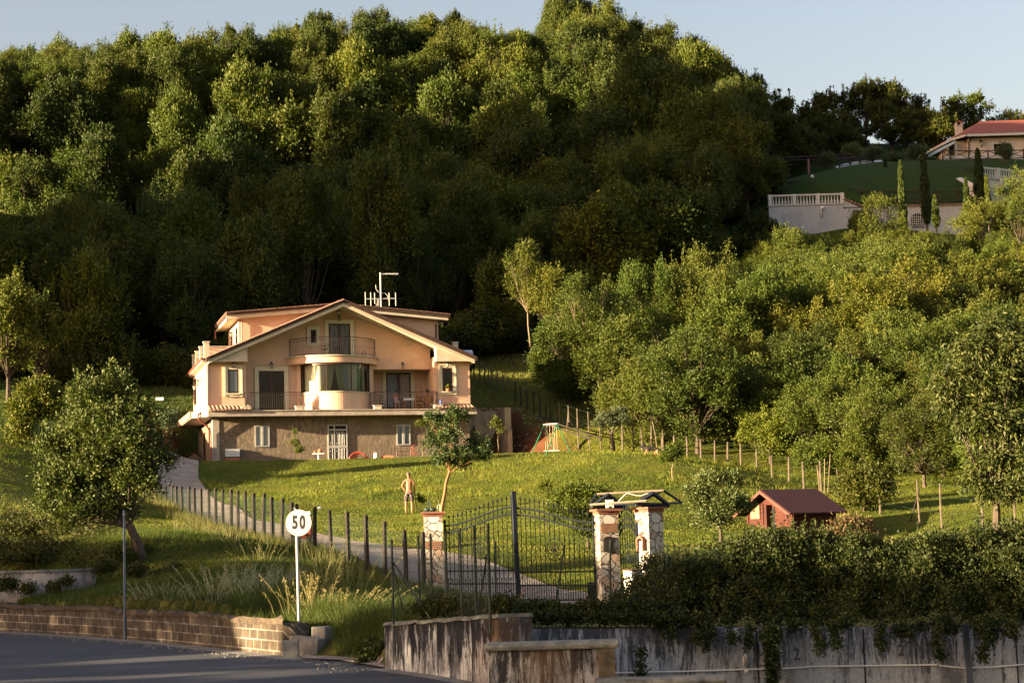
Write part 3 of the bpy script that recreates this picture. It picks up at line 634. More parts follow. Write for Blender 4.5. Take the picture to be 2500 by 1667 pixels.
# terraces at both sides of the set-back storey
def each(name, m_, par, *bx, **k):
    for b_ in bx: q = MB(); q.box(*b_); q.build(name, m_, par, **k)
each('terrace_floor', M_wall, hs, (.31, 2.165, 3.0, 8.69, 3.2, 3.3), (14.585, 15.44, 3.0, 8.69, 3.2, 3.3)); each('parapet', M_wall, hs, (.27, 2.17, 2.62, 2.99, 3.3, 4.18), (14.585, 15.32, 2.62, 2.99, 3.3, 4.05))
each('parapet_coping', M_cream, hs, (.2, 2.2, 2.56, 3.0, 4.182, 4.23), (14.6, 15.34, 2.56, 3.0, 4.052, 4.1))
for y in (1.55, 4.1, 6.7, 8.7): m = MB(); m.box(-.08, .24, y - .15, y + .15, 3.28, 4.32); m.box(-.12, .28, y - .2, y + .2, 4.32, 4.38); m.build('parapet_post', M_cream, hs)
m = MB(); m.box(15.33, 15.62, 2.2, 2.5, 3.3, 4.42); m.box(15.29, 15.66, 2.16, 2.54, 4.42, 4.47); m.build('parapet_post', M_cream, hs)
for y0, y1 in ((1.75, 3.9), (4.3, 6.5), (6.9, 8.5)):
    m = MB()
    for z in (3.6, 3.85, 4.1): m.tube([(.06, y0, z), (.06, y1, z)], .035, 5)
    m.build('terrace_railing', M_iron, hs)
# left eave
m = MB(); m.prism([(-.34, 3.02), (0, 2.92), (0, 3.3), (-.34, 3.2)], -.1, 9.1, 'y'); m.build('eave', M_slab, hs); m = MB(); m.prism([(15.75, 2.92), (15.98, 3.02), (15.98, 3.2), (15.75, 3.3)], .06, 9.1, 'y'); m.build('eave', M_slab, hs)
m = MB(); m.tube([(-.36, -.3, 3.18), (-.36, 9.15, 3.12)], .07, 8); m.tube([(-.02, -.06, 3.05), (-.03, -.05, 2.9), (-.03, -.05, .32)], .045, 6); m.build('gutter_pipe', M_pipe, hs)
[MB().tube(P_, r_0, 6).build('downpipe', M_pipe, hs) for P_, r_0 in (([(2.33, 2.94, 5.85), (2.36, 2.9, 5.6), (2.36, 2.9, 4.35)], .045), ([(1.42, 2.5, 6.08), (1.42, 2.5, 5.65)], .05), ([(1.42, 9.0, 6.0), (1.42, 9.0, 5.4)], .06))]
m = MB(); m.tube([(15.15, 2.6, 5.9), (14.5, 2.75, 5.78), (14.42, 2.93, 5.6), (14.42, 2.93, 4.6)], .05, 6); m.build('downpipe', M_rooff, hs)
# floor slab
m = MB(); m.prism([(-.1, -.82), (15.92, -.82), (15.92, 1), (15.76, 1), (15.76, 9), (-.95, 9), (-.95, .35)], -.24, .1, 'z'); m.prism([(-.13, -.87), (15.94, -.87), (15.94, .8), (-.13, .8)], .06, .1, 'z') if False else None
m.box(-.1, 15.92, -.87, -.818, .045, .105); sl_ = m.build('floor_slab', M_slab, hs)
m = MB(); m.prism([(-1.02, .32), (-.9, .32), (-.9, 9.02), (-1.02, 9.02)], -.2, .16, 'z'); m.build('fascia', M_tilep, sl_)
# basement
m = MB(); m.box(.28, 15.65, 0, 9, -3.4, -.242); bs_ = m.build('basement_wall', M_base, hs)
m = MB(); m.box(.22, .62, -.03, -.002, -3.4, -.26); m.box(.22, .277, 0, .5, -3.4, -.26); m.build('corner_pillar', M_slab, bs_)
# curved tile strips
def tilestrip(x0, x1, par, m_=M_tilep):
    m = MB(); n = int((x1 - x0) / .23)
    for i in range(n):
        a = x0 + i * .23
        for (oy, r, up) in ((0, .105, 1), ):
            P = []
            for (y, z) in ((-.98, .10), (-.02, .40)):
                for q in range(6):
                    th = pi * q / 5; P.append((a + .115 - r * cos(th), y, z + r * sin(th) * .9))
                for q in range(6):
                    th = pi * q / 5; P.append((a + .115 - (r - .02) * cos(th), y, z + (r - .02) * sin(th) * .9 - .005))
            m.add(P, [(q, q + 1, 12 + q + 1, 12 + q) for q in range(5)] + [(q, q + 1, 6 + q + 1, 6 + q) for q in range(5)] + [(6 + q, 7 + q, 19 + q, 18 + q) for q in range(5)])
        m.add([(a + .2, -.95, .075), (a + .26, -.95, .075), (a + .26, -.02, .38), (a + .2, -.02, .38)], [(0, 1, 2, 3)])
    m.build('tile_strip', m_, par)
tilestrip(-.1, 2.45, sl_); tilestrip(13.25, 15.9, sl_)
# openings -------------------------------------------------------------
def trim(par, x0, x1, z0, z1, y, w_=.2, sill=True, dp=.06):
    m = MB(); m.box(x0 - w_, x0, y - dp, y - .001, z0 - (w_ if sill else 0), z1 + w_); m.box(x1, x1 + w_, y - dp, y - .001, z0 - (w_ if sill else 0), z1 + w_); m.box(x0, x1, y - dp, y - .001, z1, z1 + w_)
    if sill: m.box(x0, x1, y - dp, y - .001, z0 - w_, z0); m.box(x0 - .06, x1 + .06, y - dp - .07, y - dp + .01, z0 - .07, z0)
    b_ = w_ * .3
    m.box(x0 - w_ - .03, x0 - w_ + b_, y - dp - .025, y - dp + .002, z0 - (w_ if sill else 0), z1 + w_ + .03); m.box(x1 + w_ - b_, x1 + w_ + .03, y - dp - .025, y - dp + .002, z0 - (w_ if sill else 0), z1 + w_ + .03); m.box(x0 - w_ + b_, x1 + w_ - b_, y - dp - .025, y - dp + .002, z1 + w_ - b_, z1 + w_ + .03)
    return m.build('trim', M_trim, par)
def opening(name, x0, x1, z0, z1, y, leaves_=1, w_=.2, fm=M_dwood, sill=True, curtain=None, fw=.09, tr=True):
    m = MB(); m.box(x0, x0 + fw, y - .05, y + .02, z0, z1); m.box(x1 - fw, x1, y - .05, y + .02, z0, z1); m.box(x0 + fw, x1 - fw, y - .05, y + .02, z1 - fw, z1); m.box(x0 + fw, x1 - fw, y - .05, y + .02, z0, z0 + fw)
    for k in range(1, leaves_):
        c = x0 + (x1 - x0) * k / leaves_; m.box(c - fw * .9, c + fw * .9, y - .06, y + .02, z0 + fw, z1 - fw)
    o = m.build(name, fm, hs)
    g = MB(); g.box(x0 + fw, x1 - fw, y - .022, y - .008, z0 + fw, z1 - fw)
    g.build('pane', curtain or M_glass, o)
    if tr: trim(o, x0, x1, z0, z1, y, w_, sill)
    return o
# glass with a curtain right behind it
def curtglass(name, c1, c2, sc=9, gloss=.55, horiz=None):
    m, nt, b = newmat(name); n = noise_node(nt, sc, 5, .7, stretch=(3, 3, .25), dist=.4); c = ramp(nt, n.outputs[0], [(.35, c1), (.62, c2)]).outputs[0]
    nt.links.new(c, b.inputs['Base Color']); b.inputs['Roughness'].default_value = .5; b.inputs['Coat Weight'].default_value = gloss; b.inputs['Coat Roughness'].default_value = .05; return m
M_cg1 = curtglass('net_behind_glass', (.012, .012, .012), (.16, .17, .17), gloss=.2); M_cg2 = curtglass('blue_net_behind_glass', (.03, .036, .045), (.20, .24, .27), gloss=.2); M_cg3 = curtglass('lace_behind_glass', (.03, .015, .012), (.32, .22, .17), 16)
opening('window', 1.15, 1.77, 1.16, 2.56, 0, 1, .2, curtain=glassmat('sky_glass', (.10, .13, .17), .05))
opening('window', 14.02, 14.66, 1.2, 2.63, 0, 1, .2)
opening('balcony_door', 3.08, 4.59, .12, 2.57, 1.0, 2, .21, sill=False)
opening('balcony_door', 7.3, 8.62, 3.37, 5.42, 1.0, 2, .2, sill=False, curtain=M_cg1)
opening('window', 6.21, 6.57, 4.24, 5.04, 1.0, 1, .18, curtain=M_dark)
o = opening('balcony_door', 11.07, 12.62, .12, 2.58, 2.5, 2, .2, sill=False, curtain=M_cg2)
MB().box(11.98, 12.5, 2.44, 2.46, .3, 2.45).build('lace_curtain', M_cg3, o)
opening('basement_window', 2.68, 3.54, -1.99, -.74, 0, 2, .03, fm=M_white2, sill=False, curtain=M_curt, fw=.07, tr=False)
opening('basement_window', 11.13, 11.98, -2.01, -.79, 0, 2, .03, fm=M_white2, sill=False, curtain=M_cg2, fw=.07, tr=False)
# side windows on the sunlit left wall (plane x = 0) and on the set-back storey (x = 2.17)
def sidewin(x, y0, y1, z0, z1, name='side_window', par=hs):
    m = MB(); m.box(x - .03, x - .001, y0, y0 + .08, z0, z1); m.box(x - .03, x - .001, y1 - .08, y1, z0, z1); m.box(x - .03, x - .001, y0 + .08, y1 - .08, z1 - .08, z1); m.box(x - .03, x - .001, y0 + .08, y1 - .08, z0, z0 + .08)
    o = m.build(name, M_dwood, par); MB().box(x - .018, x - .006, y0 + .08, y1 - .08, z0 + .08, z1 - .08).build('pane', M_glass, o)
sidewin(0, 7.0, 8.1, 1.1, 2.75); sidewin(2.17, 3.5, 4.4, 3.5, 5.5); sidewin(2.17, 6.0, 6.9, 3.5, 5.5); sidewin(.28, 1.6, 2.5, -1.7, -.7); sidewin(.28, 4.6, 5.6, -2.9, -.8)
# basement door with grille
m = MB(); x0, x1, z0, z1 = 6.97, 8.15, -3.05, -.74
for a, b2 in ((x0, x0 + .08), (x1 - .08, x1), (x0 + .36, x0 + .44)): m.box(a, b2, -.07, .0, z0, z1)
m.box(x0 + .08, x1 - .08, -.07, .0, z1 - .06, z1); m.box(x0 + .08, x0 + .36, -.068, -.002, -1.08, -1.0); m.box(x0 + .44, x1 - .08, -.068, -.002, -1.08, -1.0); m.box(x0 + .08, x0 + .36, -.068, -.002, -2.12, -1.97); m.box(x0 + .44, x1 - .08, -.068, -.002, -2.12, -1.97)
dr_ = m.build('basement_door', M_white2, hs)
m = MB()
for x in [x0 + .16, x0 + .26] + [x0 + .44 + .09 * k for k in range(1, 7)]:
    m.tube([(x, -.05, z0), (x, -.05, -1.08)], .009, 5)
    for z in (-1.25, -1.85, -2.3): m.ball((x, -.055, z), .025, n=6, m=4)
m.build('grille', M_white, dr_); MB().box(x0 + .05, x1 - .05, -.015, -.003, z0, z1 - .05).build('door_panel', M_dark, dr_)
# bay with curved glazing ------------------------------------------------
BC = (7.62, 1.25); BR = 2.12
def arc(R, a0, a1, n, c=BC): return [(c[0] + R * sin(radians(a)), c[1] - R * cos(radians(a))) for a in np.linspace(a0, a1, n)]
def shell(R0, R1, z0, z1, a0=-90, a1=90, n=41, c=BC):
    o_, i_ = arc(R1, a0, a1, n, c), arc(R0, a0, a1, n, c)
    m = MB(); vs = [(x, y, z) for z in (z0, z1) for x, y in o_] + [(x, y, z) for z in (z0, z1) for x, y in i_]; fs = []
    for k in range(n - 1):
        fs += [(k, k + 1, n + k + 1, n + k), (2 * n + k, 3 * n + k, 3 * n + k + 1, 2 * n + k + 1), (n + k, n + k + 1, 3 * n + k + 1, 3 * n + k), (k, 2 * n + k, 2 * n + k + 1, k + 1)]
    fs += [(0, n, 3 * n, 2 * n), (n - 1, 3 * n - 1, 4 * n - 1, 2 * n - 1)]; return m.add(vs, fs)
m = shell(BR - .15, BR, .1, 1.13, -83, 83); m.box(5.32, 5.54, .72, 1.0, .1, 2.92); m.box(9.7, 9.93, .72, 1.0, .1, 2.92); by = m.build('bay', M_wall, hs, smooth=False)
shell(BR - .12, BR + .05, 1.13, 1.19, -83, 83).build('sill', M_cream, by)
m = shell(BR - .10, BR - .02, 1.19, 1.24, -80, 80); s2 = shell(BR - .10, BR - .02, 2.80, 2.9, -80, 80); m.add(s2.v, s2.f)
for a in (-76, -42, -22, 20, 42, 76):
    p = arc(BR - .06, a, a, 1)[0]; m.cbox((p[0], p[1], 2.02), .035 if abs(a) < 70 else .08, .07, 1.58, radians(a))
m.build('frame', M_dwood, by)
gm_, nt_, b = newmat('bay_glass'); b.inputs['Base Color'].default_value = (.9, .95, .93, 1); b.inputs['Roughness'].default_value = .02
tr_ = nt_.nodes.new('ShaderNodeBsdfTransparent'); tr_.inputs[0].default_value = (.95, .98, .95, 1); gl_ = nt_.nodes.new('ShaderNodeBsdfGlossy'); gl_.inputs['Roughness'].default_value = .02
fr = nt_.nodes.new('ShaderNodeFresnel'); fr.inputs[0].default_value = 1.5; ms = nt_.nodes.new('ShaderNodeMixShader'); nt_.links.new(fr.outputs[0], ms.inputs[0]); nt_.links.new(tr_.outputs[0], ms.inputs[1]); nt_.links.new(gl_.outputs[0], ms.inputs[2]); nt_.links.new(ms.outputs[0], nt_.nodes['Material Output'].inputs[0])
o_ = arc(BR - .05, -80, 80, 33); V = [(x, y, z) for z in (1.24, 2.8) for x, y in o_]; link('glazing', npmesh('glazing', V, [(k, k + 1, 34 + k, 33 + k) for k in range(32)], gm_), by)
# curtains: two drapes drawn apart, white and grey sheers at the sides
def drape(top, bot, R, z0, z1, m_, n=60, amp=.05, waves=14):
    V = []
    for j in range(9):
        t = j / 8; tt = t ** 1.3
        for k in range(n):
            u = k / (n - 1); a = (top[0] + (top[1] - top[0]) * u) * (1 - tt) + (bot[0] + (bot[1] - bot[0]) * u) * tt
            r = R + amp * sin(u * waves * 2 * pi) ; V.append((BC[0] + r * sin(radians(a)), BC[1] - r * cos(radians(a)), z1 + (z0 - z1) * t))
    i0 = (np.arange(8)[:, None] * n + np.arange(n - 1)[None]).ravel(); link('curtain', npmesh('curtain', V, np.stack([i0, i0 + 1, i0 + n + 1, i0 + n], -1), m_, smooth=True), by)
def cloth(name, c, tr=.4):
    m, nt, b = newmat(name); b.inputs['Base Color'].default_value = (*c, 1); b.inputs['Roughness'].default_value = .8; t = nt.nodes.new('ShaderNodeBsdfTranslucent'); t.inputs[0].default_value = (*c, 1)
    ms = nt.nodes.new('ShaderNodeMixShader'); ms.inputs[0].default_value = tr; nt.links.new(b.outputs[0], ms.inputs[1]); nt.links.new(t.outputs[0], ms.inputs[2]); nt.links.new(ms.outputs[0], nt.nodes['Material Output'].inputs[0]); return m
drape((-22, -8), (-37, -17), BR - .3, 1.15, 2.88, cloth('olive_drape', (.62, .62, .40)), amp=.04, waves=9)
drape((-8, 6), (0, 10), BR - .3, 1.15, 2.88, cloth('olive_drape_right', (.60, .60, .38)), amp=.04, waves=8)
drape((-38, -21), (-38, -24), BR - .36, 1.15, 2.88, cloth('grey_sheer', (.66, .74, .68)), waves=9)
drape((5, 20), (7, 20), BR - .36, 1.15, 2.88, cloth('grey_sheer_right', (.58, .66, .66)), waves=5)
drape((-89, -36), (-89, -36), BR - .3, 1.15, 2.88, cloth('cream_sheer', (.88, .86, .74)), amp=.03, waves=12)
drape((18, 39), (18, 39), BR - .3, 1.15, 2.88, cloth('cream_sheer_right', (.84, .80, .64)), amp=.03, waves=9)
drape((40, 78), (40, 78), BR - .3, 1.15, 2.88, cloth('green_drape', (.30, .48, .34)), amp=.03, waves=8)
m = MB(); m.box(5.56, 9.68, .96, .985, .11, 2.9); m.prism(arc(BR - .17, -80, 80, 25), .3, .32, 'z'); m.prism(arc(BR - .17, -80, 80, 25), 2.89, 2.898, 'z'); m.build('interior', M_dark, by)
# upper balcony --------------------------------------------------------
UC = (7.52, 2.10); URr = 2.97; UA = 68
def sector(R, z0, z1, c=UC, a=UA, yb=1.0): 
    P = [p for p in arc(R, -a, a, 41, c) if p[1] < yb]; P = [(P[0][0], yb)] + P + [(P[-1][0], yb)]; m = MB(); m.prism(P, z0, z1, 'z'); return m
ub = sector(URr, 2.905, 3.28).build('balcony_slab', M_wall, hs); sector(URr + .08, 3.28, 3.345).build('nosing', M_cream, ub)
def railing(name, path, z0, z1, par, step=.125, m_=M_iron, cast=True):
    """wrought iron balustrade: rails, bars with collars and a row of small arches under the hand rail"""
    P = np.array(path, float); d = np.concatenate([[0], np.cumsum(np.hypot(*np.diff(P, axis=0).T))]); n = max(2, int(d[-1] / step)); t = np.linspace(0, d[-1], n + 1)
    X, Y = np.interp(t, d, P[:, 0]), np.interp(t, d, P[:, 1]); m = MB(); dd = np.linspace(0, d[-1], max(2, int(d[-1] / .25) + 1)); rail = list(zip(np.interp(dd, d, P[:, 0]), np.interp(dd, d, P[:, 1])))
    for z, r in ((z1, .022), (z1 - .16, .010), (z0 + .09, .012)): m.tube([(x, y, z) for x, y in rail], r, 5)
    for i, (x, y) in enumerate(zip(X, Y)):
        m.tube([(x, y, z0), (x, y, z1)] if i in (0, n) else [(x, y, z0 + .09), (x, y, z1 - .16)], .018 if i in (0, n) else .0085, 4)
        m.ball((x, y, (z0 + z1) / 2), .018, .018, .03, n=5, m=4)
        if i < n:
            x2, y2 = X[i + 1], Y[i + 1]; m.tube([(x + (x2 - x) * u, y + (y2 - y) * u, z1 - .16 + .14 * sin(pi * u)) for u in (0, .2, .5, .8, 1)], .006, 3, False)
    return m.build(name, m_, par)
railing('railing', [(4.95, .98)] + [p for p in arc(URr - .1, -UA, UA, 31, UC) if p[1] < .95] + [(10.1, .98)], 3.345, 4.41, ub)
rl = railing('railing', [(2.12, -.02), (2.12, -.62), (5.30, -.62), (5.55, .35)], .1, 1.14, hs)
rr_ = railing('railing', [(9.62, .25), (9.80, -.62), (13.62, -.62), (13.62, -.02)], .1, 1.14, hs)
for x in (2.12, 5.2, 9.86, 13.56): m = MB(); m.box(x - .22, x + .22, -.84, -.42, .1, .3); m.box(x - .26, x + .26, -.86, -.38, .3, .34); m.build('railing_plinth', M_cream, hs)
# lamps ------------------------------------------------------------------
def wall_lamp(p, par=hs, ax='y', s=1.0):
    m = MB(); x, y, z = p; o = (0, -1) if ax == 'y' else (-1, 0)
    q = lambda d: (x + o[0] * d * s, y + o[1] * d * s)
    m.tube([(*q(0), z + .1 * s), (*q(.1), z + .2 * s), (*q(.2), z + .12 * s)], .014 * s, 4); m.cbox((*q(.01), z + .08 * s), .08 * s, .08 * s, .16 * s)
    c = q(.2); m.lathe([(.01, .12 * s), (.03 * s, .10 * s), (.10 * s, .03 * s), (.10 * s, .015 * s)], (c[0], c[1], z), 6)
    m.lathe([(.045 * s, -.2 * s), (.055 * s, -.17 * s), (.02 * s, -.24 * s)], (c[0], c[1], z), 6)
    for k in range(6): m.tube([(c[0] + .085 * s * cos(k * pi / 3), c[1] + .085 * s * sin(k * pi / 3), z + .02 * s), (c[0] + .05 * s * cos(k * pi / 3), c[1] + .05 * s * sin(k * pi / 3), z - .18 * s)], .006 * s, 3)
    L = m.build('wall_lamp', M_lamp, par); g = MB(); g.lathe([(.07 * s, .01 * s), (.04 * s, -.17 * s)], (c[0], c[1], z), 6); g.build('glass', M_lglass, L); return L
for p in [(1.46, 0, 2.86), (3.84, 1, 2.93), (11.8, 1, 2.9), (7.95, 1, 5.78), (14.33, 0, 2.86)]: wall_lamp(p)
wall_lamp((0, 3.6, 2.2), ax='x', s=1.2); wall_lamp((0, 5.9, 2.1), ax='x', s=1.2); wall_lamp((2.17, 5.2, 5.3), ax='x', s=1.1)
m = MB(); m.box(12.06, 12.32, .93, .999, 4.09, 4.36); m.cbox((12.19, .92, 4.23), .1, .03, .1); m.build('alarm_box', M_cream, hs)
m = MB(); m.lathe([(.12, 0), (.13, .1), (.10, .16)], (7.92, .85, 6.02), 10); m.build('motion_light', M_white, hs)
# antenna
m = MB(); ax_, ay_ = 11.38, 5; m.tube([(ax_, ay_, 6.3), (ax_, ay_, 9.2)], .042, 6); m.tube([(ax_, ay_, 9.1), (ax_ + 1.15, ay_, 9.14)], .035, 5)
for k in range(16): x = ax_ + .1 + k * .068; m.tube([(x, ay_ - .1, 9.1), (x, ay_ + .1, 9.1)], .008, 4); m.tube([(x, ay_, 9.04), (x, ay_, 9.17)], .010, 4)
m.tube([(ax_ - 1.0, ay_, 7.5), (ax_ + .95, ay_, 7.55)], .032, 5)
for x, a, b2 in ((-1.0, .45, .4), (-.65, .42, .42), (-.4, .4, .3), (.53, .42, .42), (.95, .42, .42), (-.3, .0, .42), (-.22, .0, .42), (-.14, .0, .42)): m.tube([(ax_ + x, ay_, 7.5 - b2), (ax_ + x, ay_, 7.5 + a)], .026 if abs(x) > .35 else .014, 4)
m.tube([(ax_ - .32, ay_, 8.42), (ax_ - .30, ay_, 8.15), (ax_ - .15, ay_, 7.95), (ax_, ay_, 7.9), (ax_ + .3, ay_, 7.88), (ax_ + .46, ay_, 7.7), (ax_ + .48, ay_, 7.45)], .016, 5)
m.build('antenna', mat('galvanised', (.62, .60, .56), .5, (.50, .48, .45), 5), hs)
# red drain pipe at the left corner, meter boxes, pipe stains
m = MB(); m.tube([(-.35, -.3, .1), (-.62, -.35, -.1), (-.6, -.3, -.35), (-.1, -.2, -.75), (.12, -.12, -1.15), (.12, -.12, -3.0)], .055, 8); m.build('drain_pipe', M_pipe, hs)
m = MB(); m.box(.95, 1.78, -.14, -.002, -2.54, -2.1)
for k in (0, 1): m.box(.965 + .41 * k, 1.355 + .41 * k, -.15, -.141, -2.53, -2.11)
m.box(.95, 1.78, -.16, -.002, -2.92, -2.78); m.build('meter_box', M_white, hs); MB().box(.95, 1.78, -.13, -.002, -2.775, -2.60).build('meter_shelf', M_terra, hs)
# retaining wall to the right of the house
M_ret = mat('buff_retaining', (.50, .38, .24), .9, (.36, .26, .16), 1.2, .5, 14, .02, stain=(2, (.18, .12, .07), .7, (1, 1, .25)))
rw = empty('retaining_wall', tuple(hworld(15.9, 3, 0)), HR); tag(rw, 'buff concrete retaining wall with broken tiles along its top, right of the house', 'wall')
m = MB(); m.box(-.1, 2.35, -.05, .25, -3.4, .24); m.box(2.35, 2.75, -1.7, .25, -3.4, .3); 
for z in (-.7, -1.5, -2.3): m.box(-.1, 2.34, -.058, -.049, z, z + .02)
m.build('wall_face', M_ret, rw)
m = MB(); r_ = random.Random(8)
for k in range(26): m.cbox((r_.uniform(0, 2.5), r_.uniform(-.1, .3), .28 + r_.uniform(0, .08)), .3, .16, .05, r_.uniform(0, 3), r_.uniform(-.3, .3))
m.build('broken_tiles', M_tilep, rw)
MB().box(2.40, 2.68, -2.1, -1.7, -3.4, -1.1).build('wall_step', M_ret, rw)
# ------------------------------------------------------------------ walls by the road
def wallmat(name, base, dark, brown, bricks=False):
    m, nt, b = newmat(name); b.inputs['Roughness'].default_value = .95; b.inputs['Specular IOR Level'].default_value = .15
    st = noise_node(nt, 8, 8, .8, stretch=(1, 1, .16), dist=.5); bl = noise_node(nt, 1.6, 6, .7, stretch=(1, 1, .6)); fi = noise_node(nt, 30, 5, .8)
    tcz = nt.nodes.new('ShaderNodeTexCoord'); szz = nt.nodes.new('ShaderNodeSeparateXYZ'); nt.links.new(tcz.outputs['Object'], szz.inputs[0]); mz = nt.nodes.new('ShaderNodeMath'); mz.operation = 'MULTIPLY_ADD'; nt.links.new(szz.outputs['Z'], mz.inputs[0]); mz.inputs[1].default_value = -.16; mz.inputs[2].default_value = -.28
    mz2 = nt.nodes.new('ShaderNodeMath'); nt.links.new(mz.outputs[0], mz2.inputs[0]); nt.links.new(st.outputs[0], mz2.inputs[1])
    w1 = ramp(nt, mz2.outputs[0], [(.47, (0, 0, 0)), (.56, (1, 1, 1))]).outputs[0]; w2 = ramp(nt, bl.outputs[0], [(.38, (0, 0, 0)), (.6, (1, 1, 1))]).outputs[0]
    c = mixc(nt, dark, base, w1); c = mixc(nt, c, dark, ramp(nt, bl.outputs[0], [(.5, (0, 0, 0)), (.62, (.75, .75, .75))]).outputs[0])
    b3 = noise_node(nt, .9, 3, .5, stretch=(1, 1, .3)); c = mixc(nt, c, brown, ramp(nt, b3.outputs[0], [(.53, (0, 0, 0)), (.66, (.55, .55, .55))]).outputs[0])
    c = mixc(nt, c, ramp(nt, fi.outputs[0], [(.3, (.65, .65, .65)), (.7, (1.25, 1.25, 1.25))]).outputs[0], 1.0, 'MULTIPLY')
    nt.links.new(c, b.inputs['Base Color']); bump(nt, b, fi.outputs[0], .6, .015); return m
M_conc = wallmat('stained_concrete', (.42, .41, .40), (.022, .022, .025), (.17, .11, .06))
M_concp = wallmat('pale_stained_concrete', (.36, .36, .35), (.055, .056, .062), (.25, .235, .20))
M_cap = mat('mossy_cap', (.25, .245, .21), .95, (.09, .09, .07), 6, .8, 30, .02)
M_bro = mat('wall_top_brown', (.10, .07, .045), .95, (.05, .036, .025), 5, .8, 25, .03)
# brick retaining wall at the left
m, nt_, b = newmat('tuff_bricks'); M_brick = m; b.inputs['Roughness'].default_value = .95
at_ = nt_.nodes.new('ShaderNodeAttribute'); at_.attribute_name = 'u'; at2 = nt_.nodes.new('ShaderNodeAttribute'); at2.attribute_name = 'v'; cx = nt_.nodes.new('ShaderNodeCombineXYZ')
nt_.links.new(at_.outputs['Fac'], cx.inputs[0]); nt_.links.new(at2.outputs['Fac'], cx.inputs[1])
bk = nt_.nodes.new('ShaderNodeTexBrick'); nt_.links.new(cx.outputs[0], bk.inputs['Vector']); bk.inputs['Scale'].default_value = 1; bk.inputs['Brick Width'].default_value = .36; bk.inputs['Row Height'].default_value = .185; bk.inputs['Mortar Size'].default_value = .012
bk.inputs['Color1'].default_value = (.11, .075, .046, 1); bk.inputs['Color2'].default_value = (.062, .044, .028, 1); bk.inputs['Mortar'].default_value = (.32, .27, .21, 1)
n1 = noise_node(nt_, 1.3, 6, .7); n2 = noise_node(nt_, 6, 6, .8, stretch=(1, 1, .4))
c = mixc(nt_, bk.outputs[0], (.05, .035, .022), ramp(nt_, n1.outputs[0], [(.42, (0, 0, 0)), (.62, (.85, .85, .85))]).outputs[0])
c = mixc(nt_, c, ramp(nt_, n2.outputs[0], [(.3, (.45, .45, .45)), (.7, (1.2, 1.2, 1.2))]).outputs[0], 1.0, 'MULTIPLY')
nt_.links.new(c, b.inputs['Base Color']); bump(nt_, b, n2.outputs[0], .8, .03)
def wall_along(name, line, z0, ztop, th, m_, par, uv=True):
    """front face on the line, body behind it (to the left of travel)"""
    L = np.array(line); back = offset_line(L, -th); n = len(L); zt = ztop if hasattr(ztop, '__len__') else [ztop] * n
    d = np.concatenate([[0], np.cumsum(np.hypot(*np.diff(L, axis=0).T))])
    V = [(x, y, z0) for x, y in L] + [(x, y, zt[i]) for i, (x, y) in enumerate(L)] + [(x, y, zt[i]) for i, (x, y) in enumerate(back)] + [(x, y, z0) for x, y in back]; Q = []
    for i in range(n - 1): Q += [(i, i + 1, n + i + 1, n + i), (n + i, n + i + 1, 2 * n + i + 1, 2 * n + i), (2 * n + i, 2 * n + i + 1, 3 * n + i + 1, 3 * n + i)]
    Q += [(0, n, 2 * n, 3 * n), (n - 1, 4 * n - 1, 3 * n - 1, 2 * n - 1)]
    me = npmesh(name, V, Q, m_); U = np.tile(d, 4); Vv = np.array([v[2] for v in V]); Vv[2 * n:3 * n] += th
    for a, v in (('u', U), ('v', Vv)): q = me.attributes.new(a, 'FLOAT', 'POINT'); q.data.foreach_set('value', np.asarray(v, np.float32))
    return link(name, me, par)
def resamp(line, n):
    P = np.array(line, float); d = np.concatenate([[0], np.cumsum(np.hypot(*np.diff(P, axis=0).T))]); t = np.linspace(0, d[-1], n); return np.stack([np.interp(t, d, P[:, 0]), np.interp(t, d, P[:, 1])], -1)
bline = resamp(np.vstack([curb[:5], atz(692, 1599, ROADZ)[:2]]), 40)
bw = empty('brick_wall'); tag(bw, 'low stained brick retaining wall running along the road edge at left', 'wall')
ztb = ROADZ + .55 + .03 * np.sin(np.arange(40) * 1.3) + np.linspace(.1, 0, 40)
wall_along('brick_face', bline, ROADZ - .15, ztb, .52, M_brick, bw)
wall_along('coping', offset_line(bline, .05), list(ztb + .002)[0] - 0, ztb + .07, .44, M_bro, bw) if False else None
_r = random.Random(12); c_ = MB(); cb_ = resamp(bline, 150); zc_ = np.interp(np.linspace(0, 1, 150), np.linspace(0, 1, 40), ztb)
nb_ = 6; vs_c = []; fs_c = []
for i, ((x, y), z) in enumerate(zip(cb_, zc_)):
    for (u_, h_) in ((.05, 0), (.06, .05), (.0, .10), (-.25, .12), (-.5, .10), (-.56, 0)): vs_c.append((x + .18 * u_ + _r.uniform(-.012, .012), y - u_ + _r.uniform(-.02, .02), z + .002 + h_ * _r.uniform(.55, 1.35)))
for i in range(149):
    for k in range(5): fs_c.append((i * 6 + k, (i + 1) * 6 + k, (i + 1) * 6 + k + 1, i * 6 + k + 1))
c_.add(vs_c, fs_c + [tuple(range(6)), tuple(range(149 * 6, 150 * 6))]); c_.build('coping', M_bro, bw)
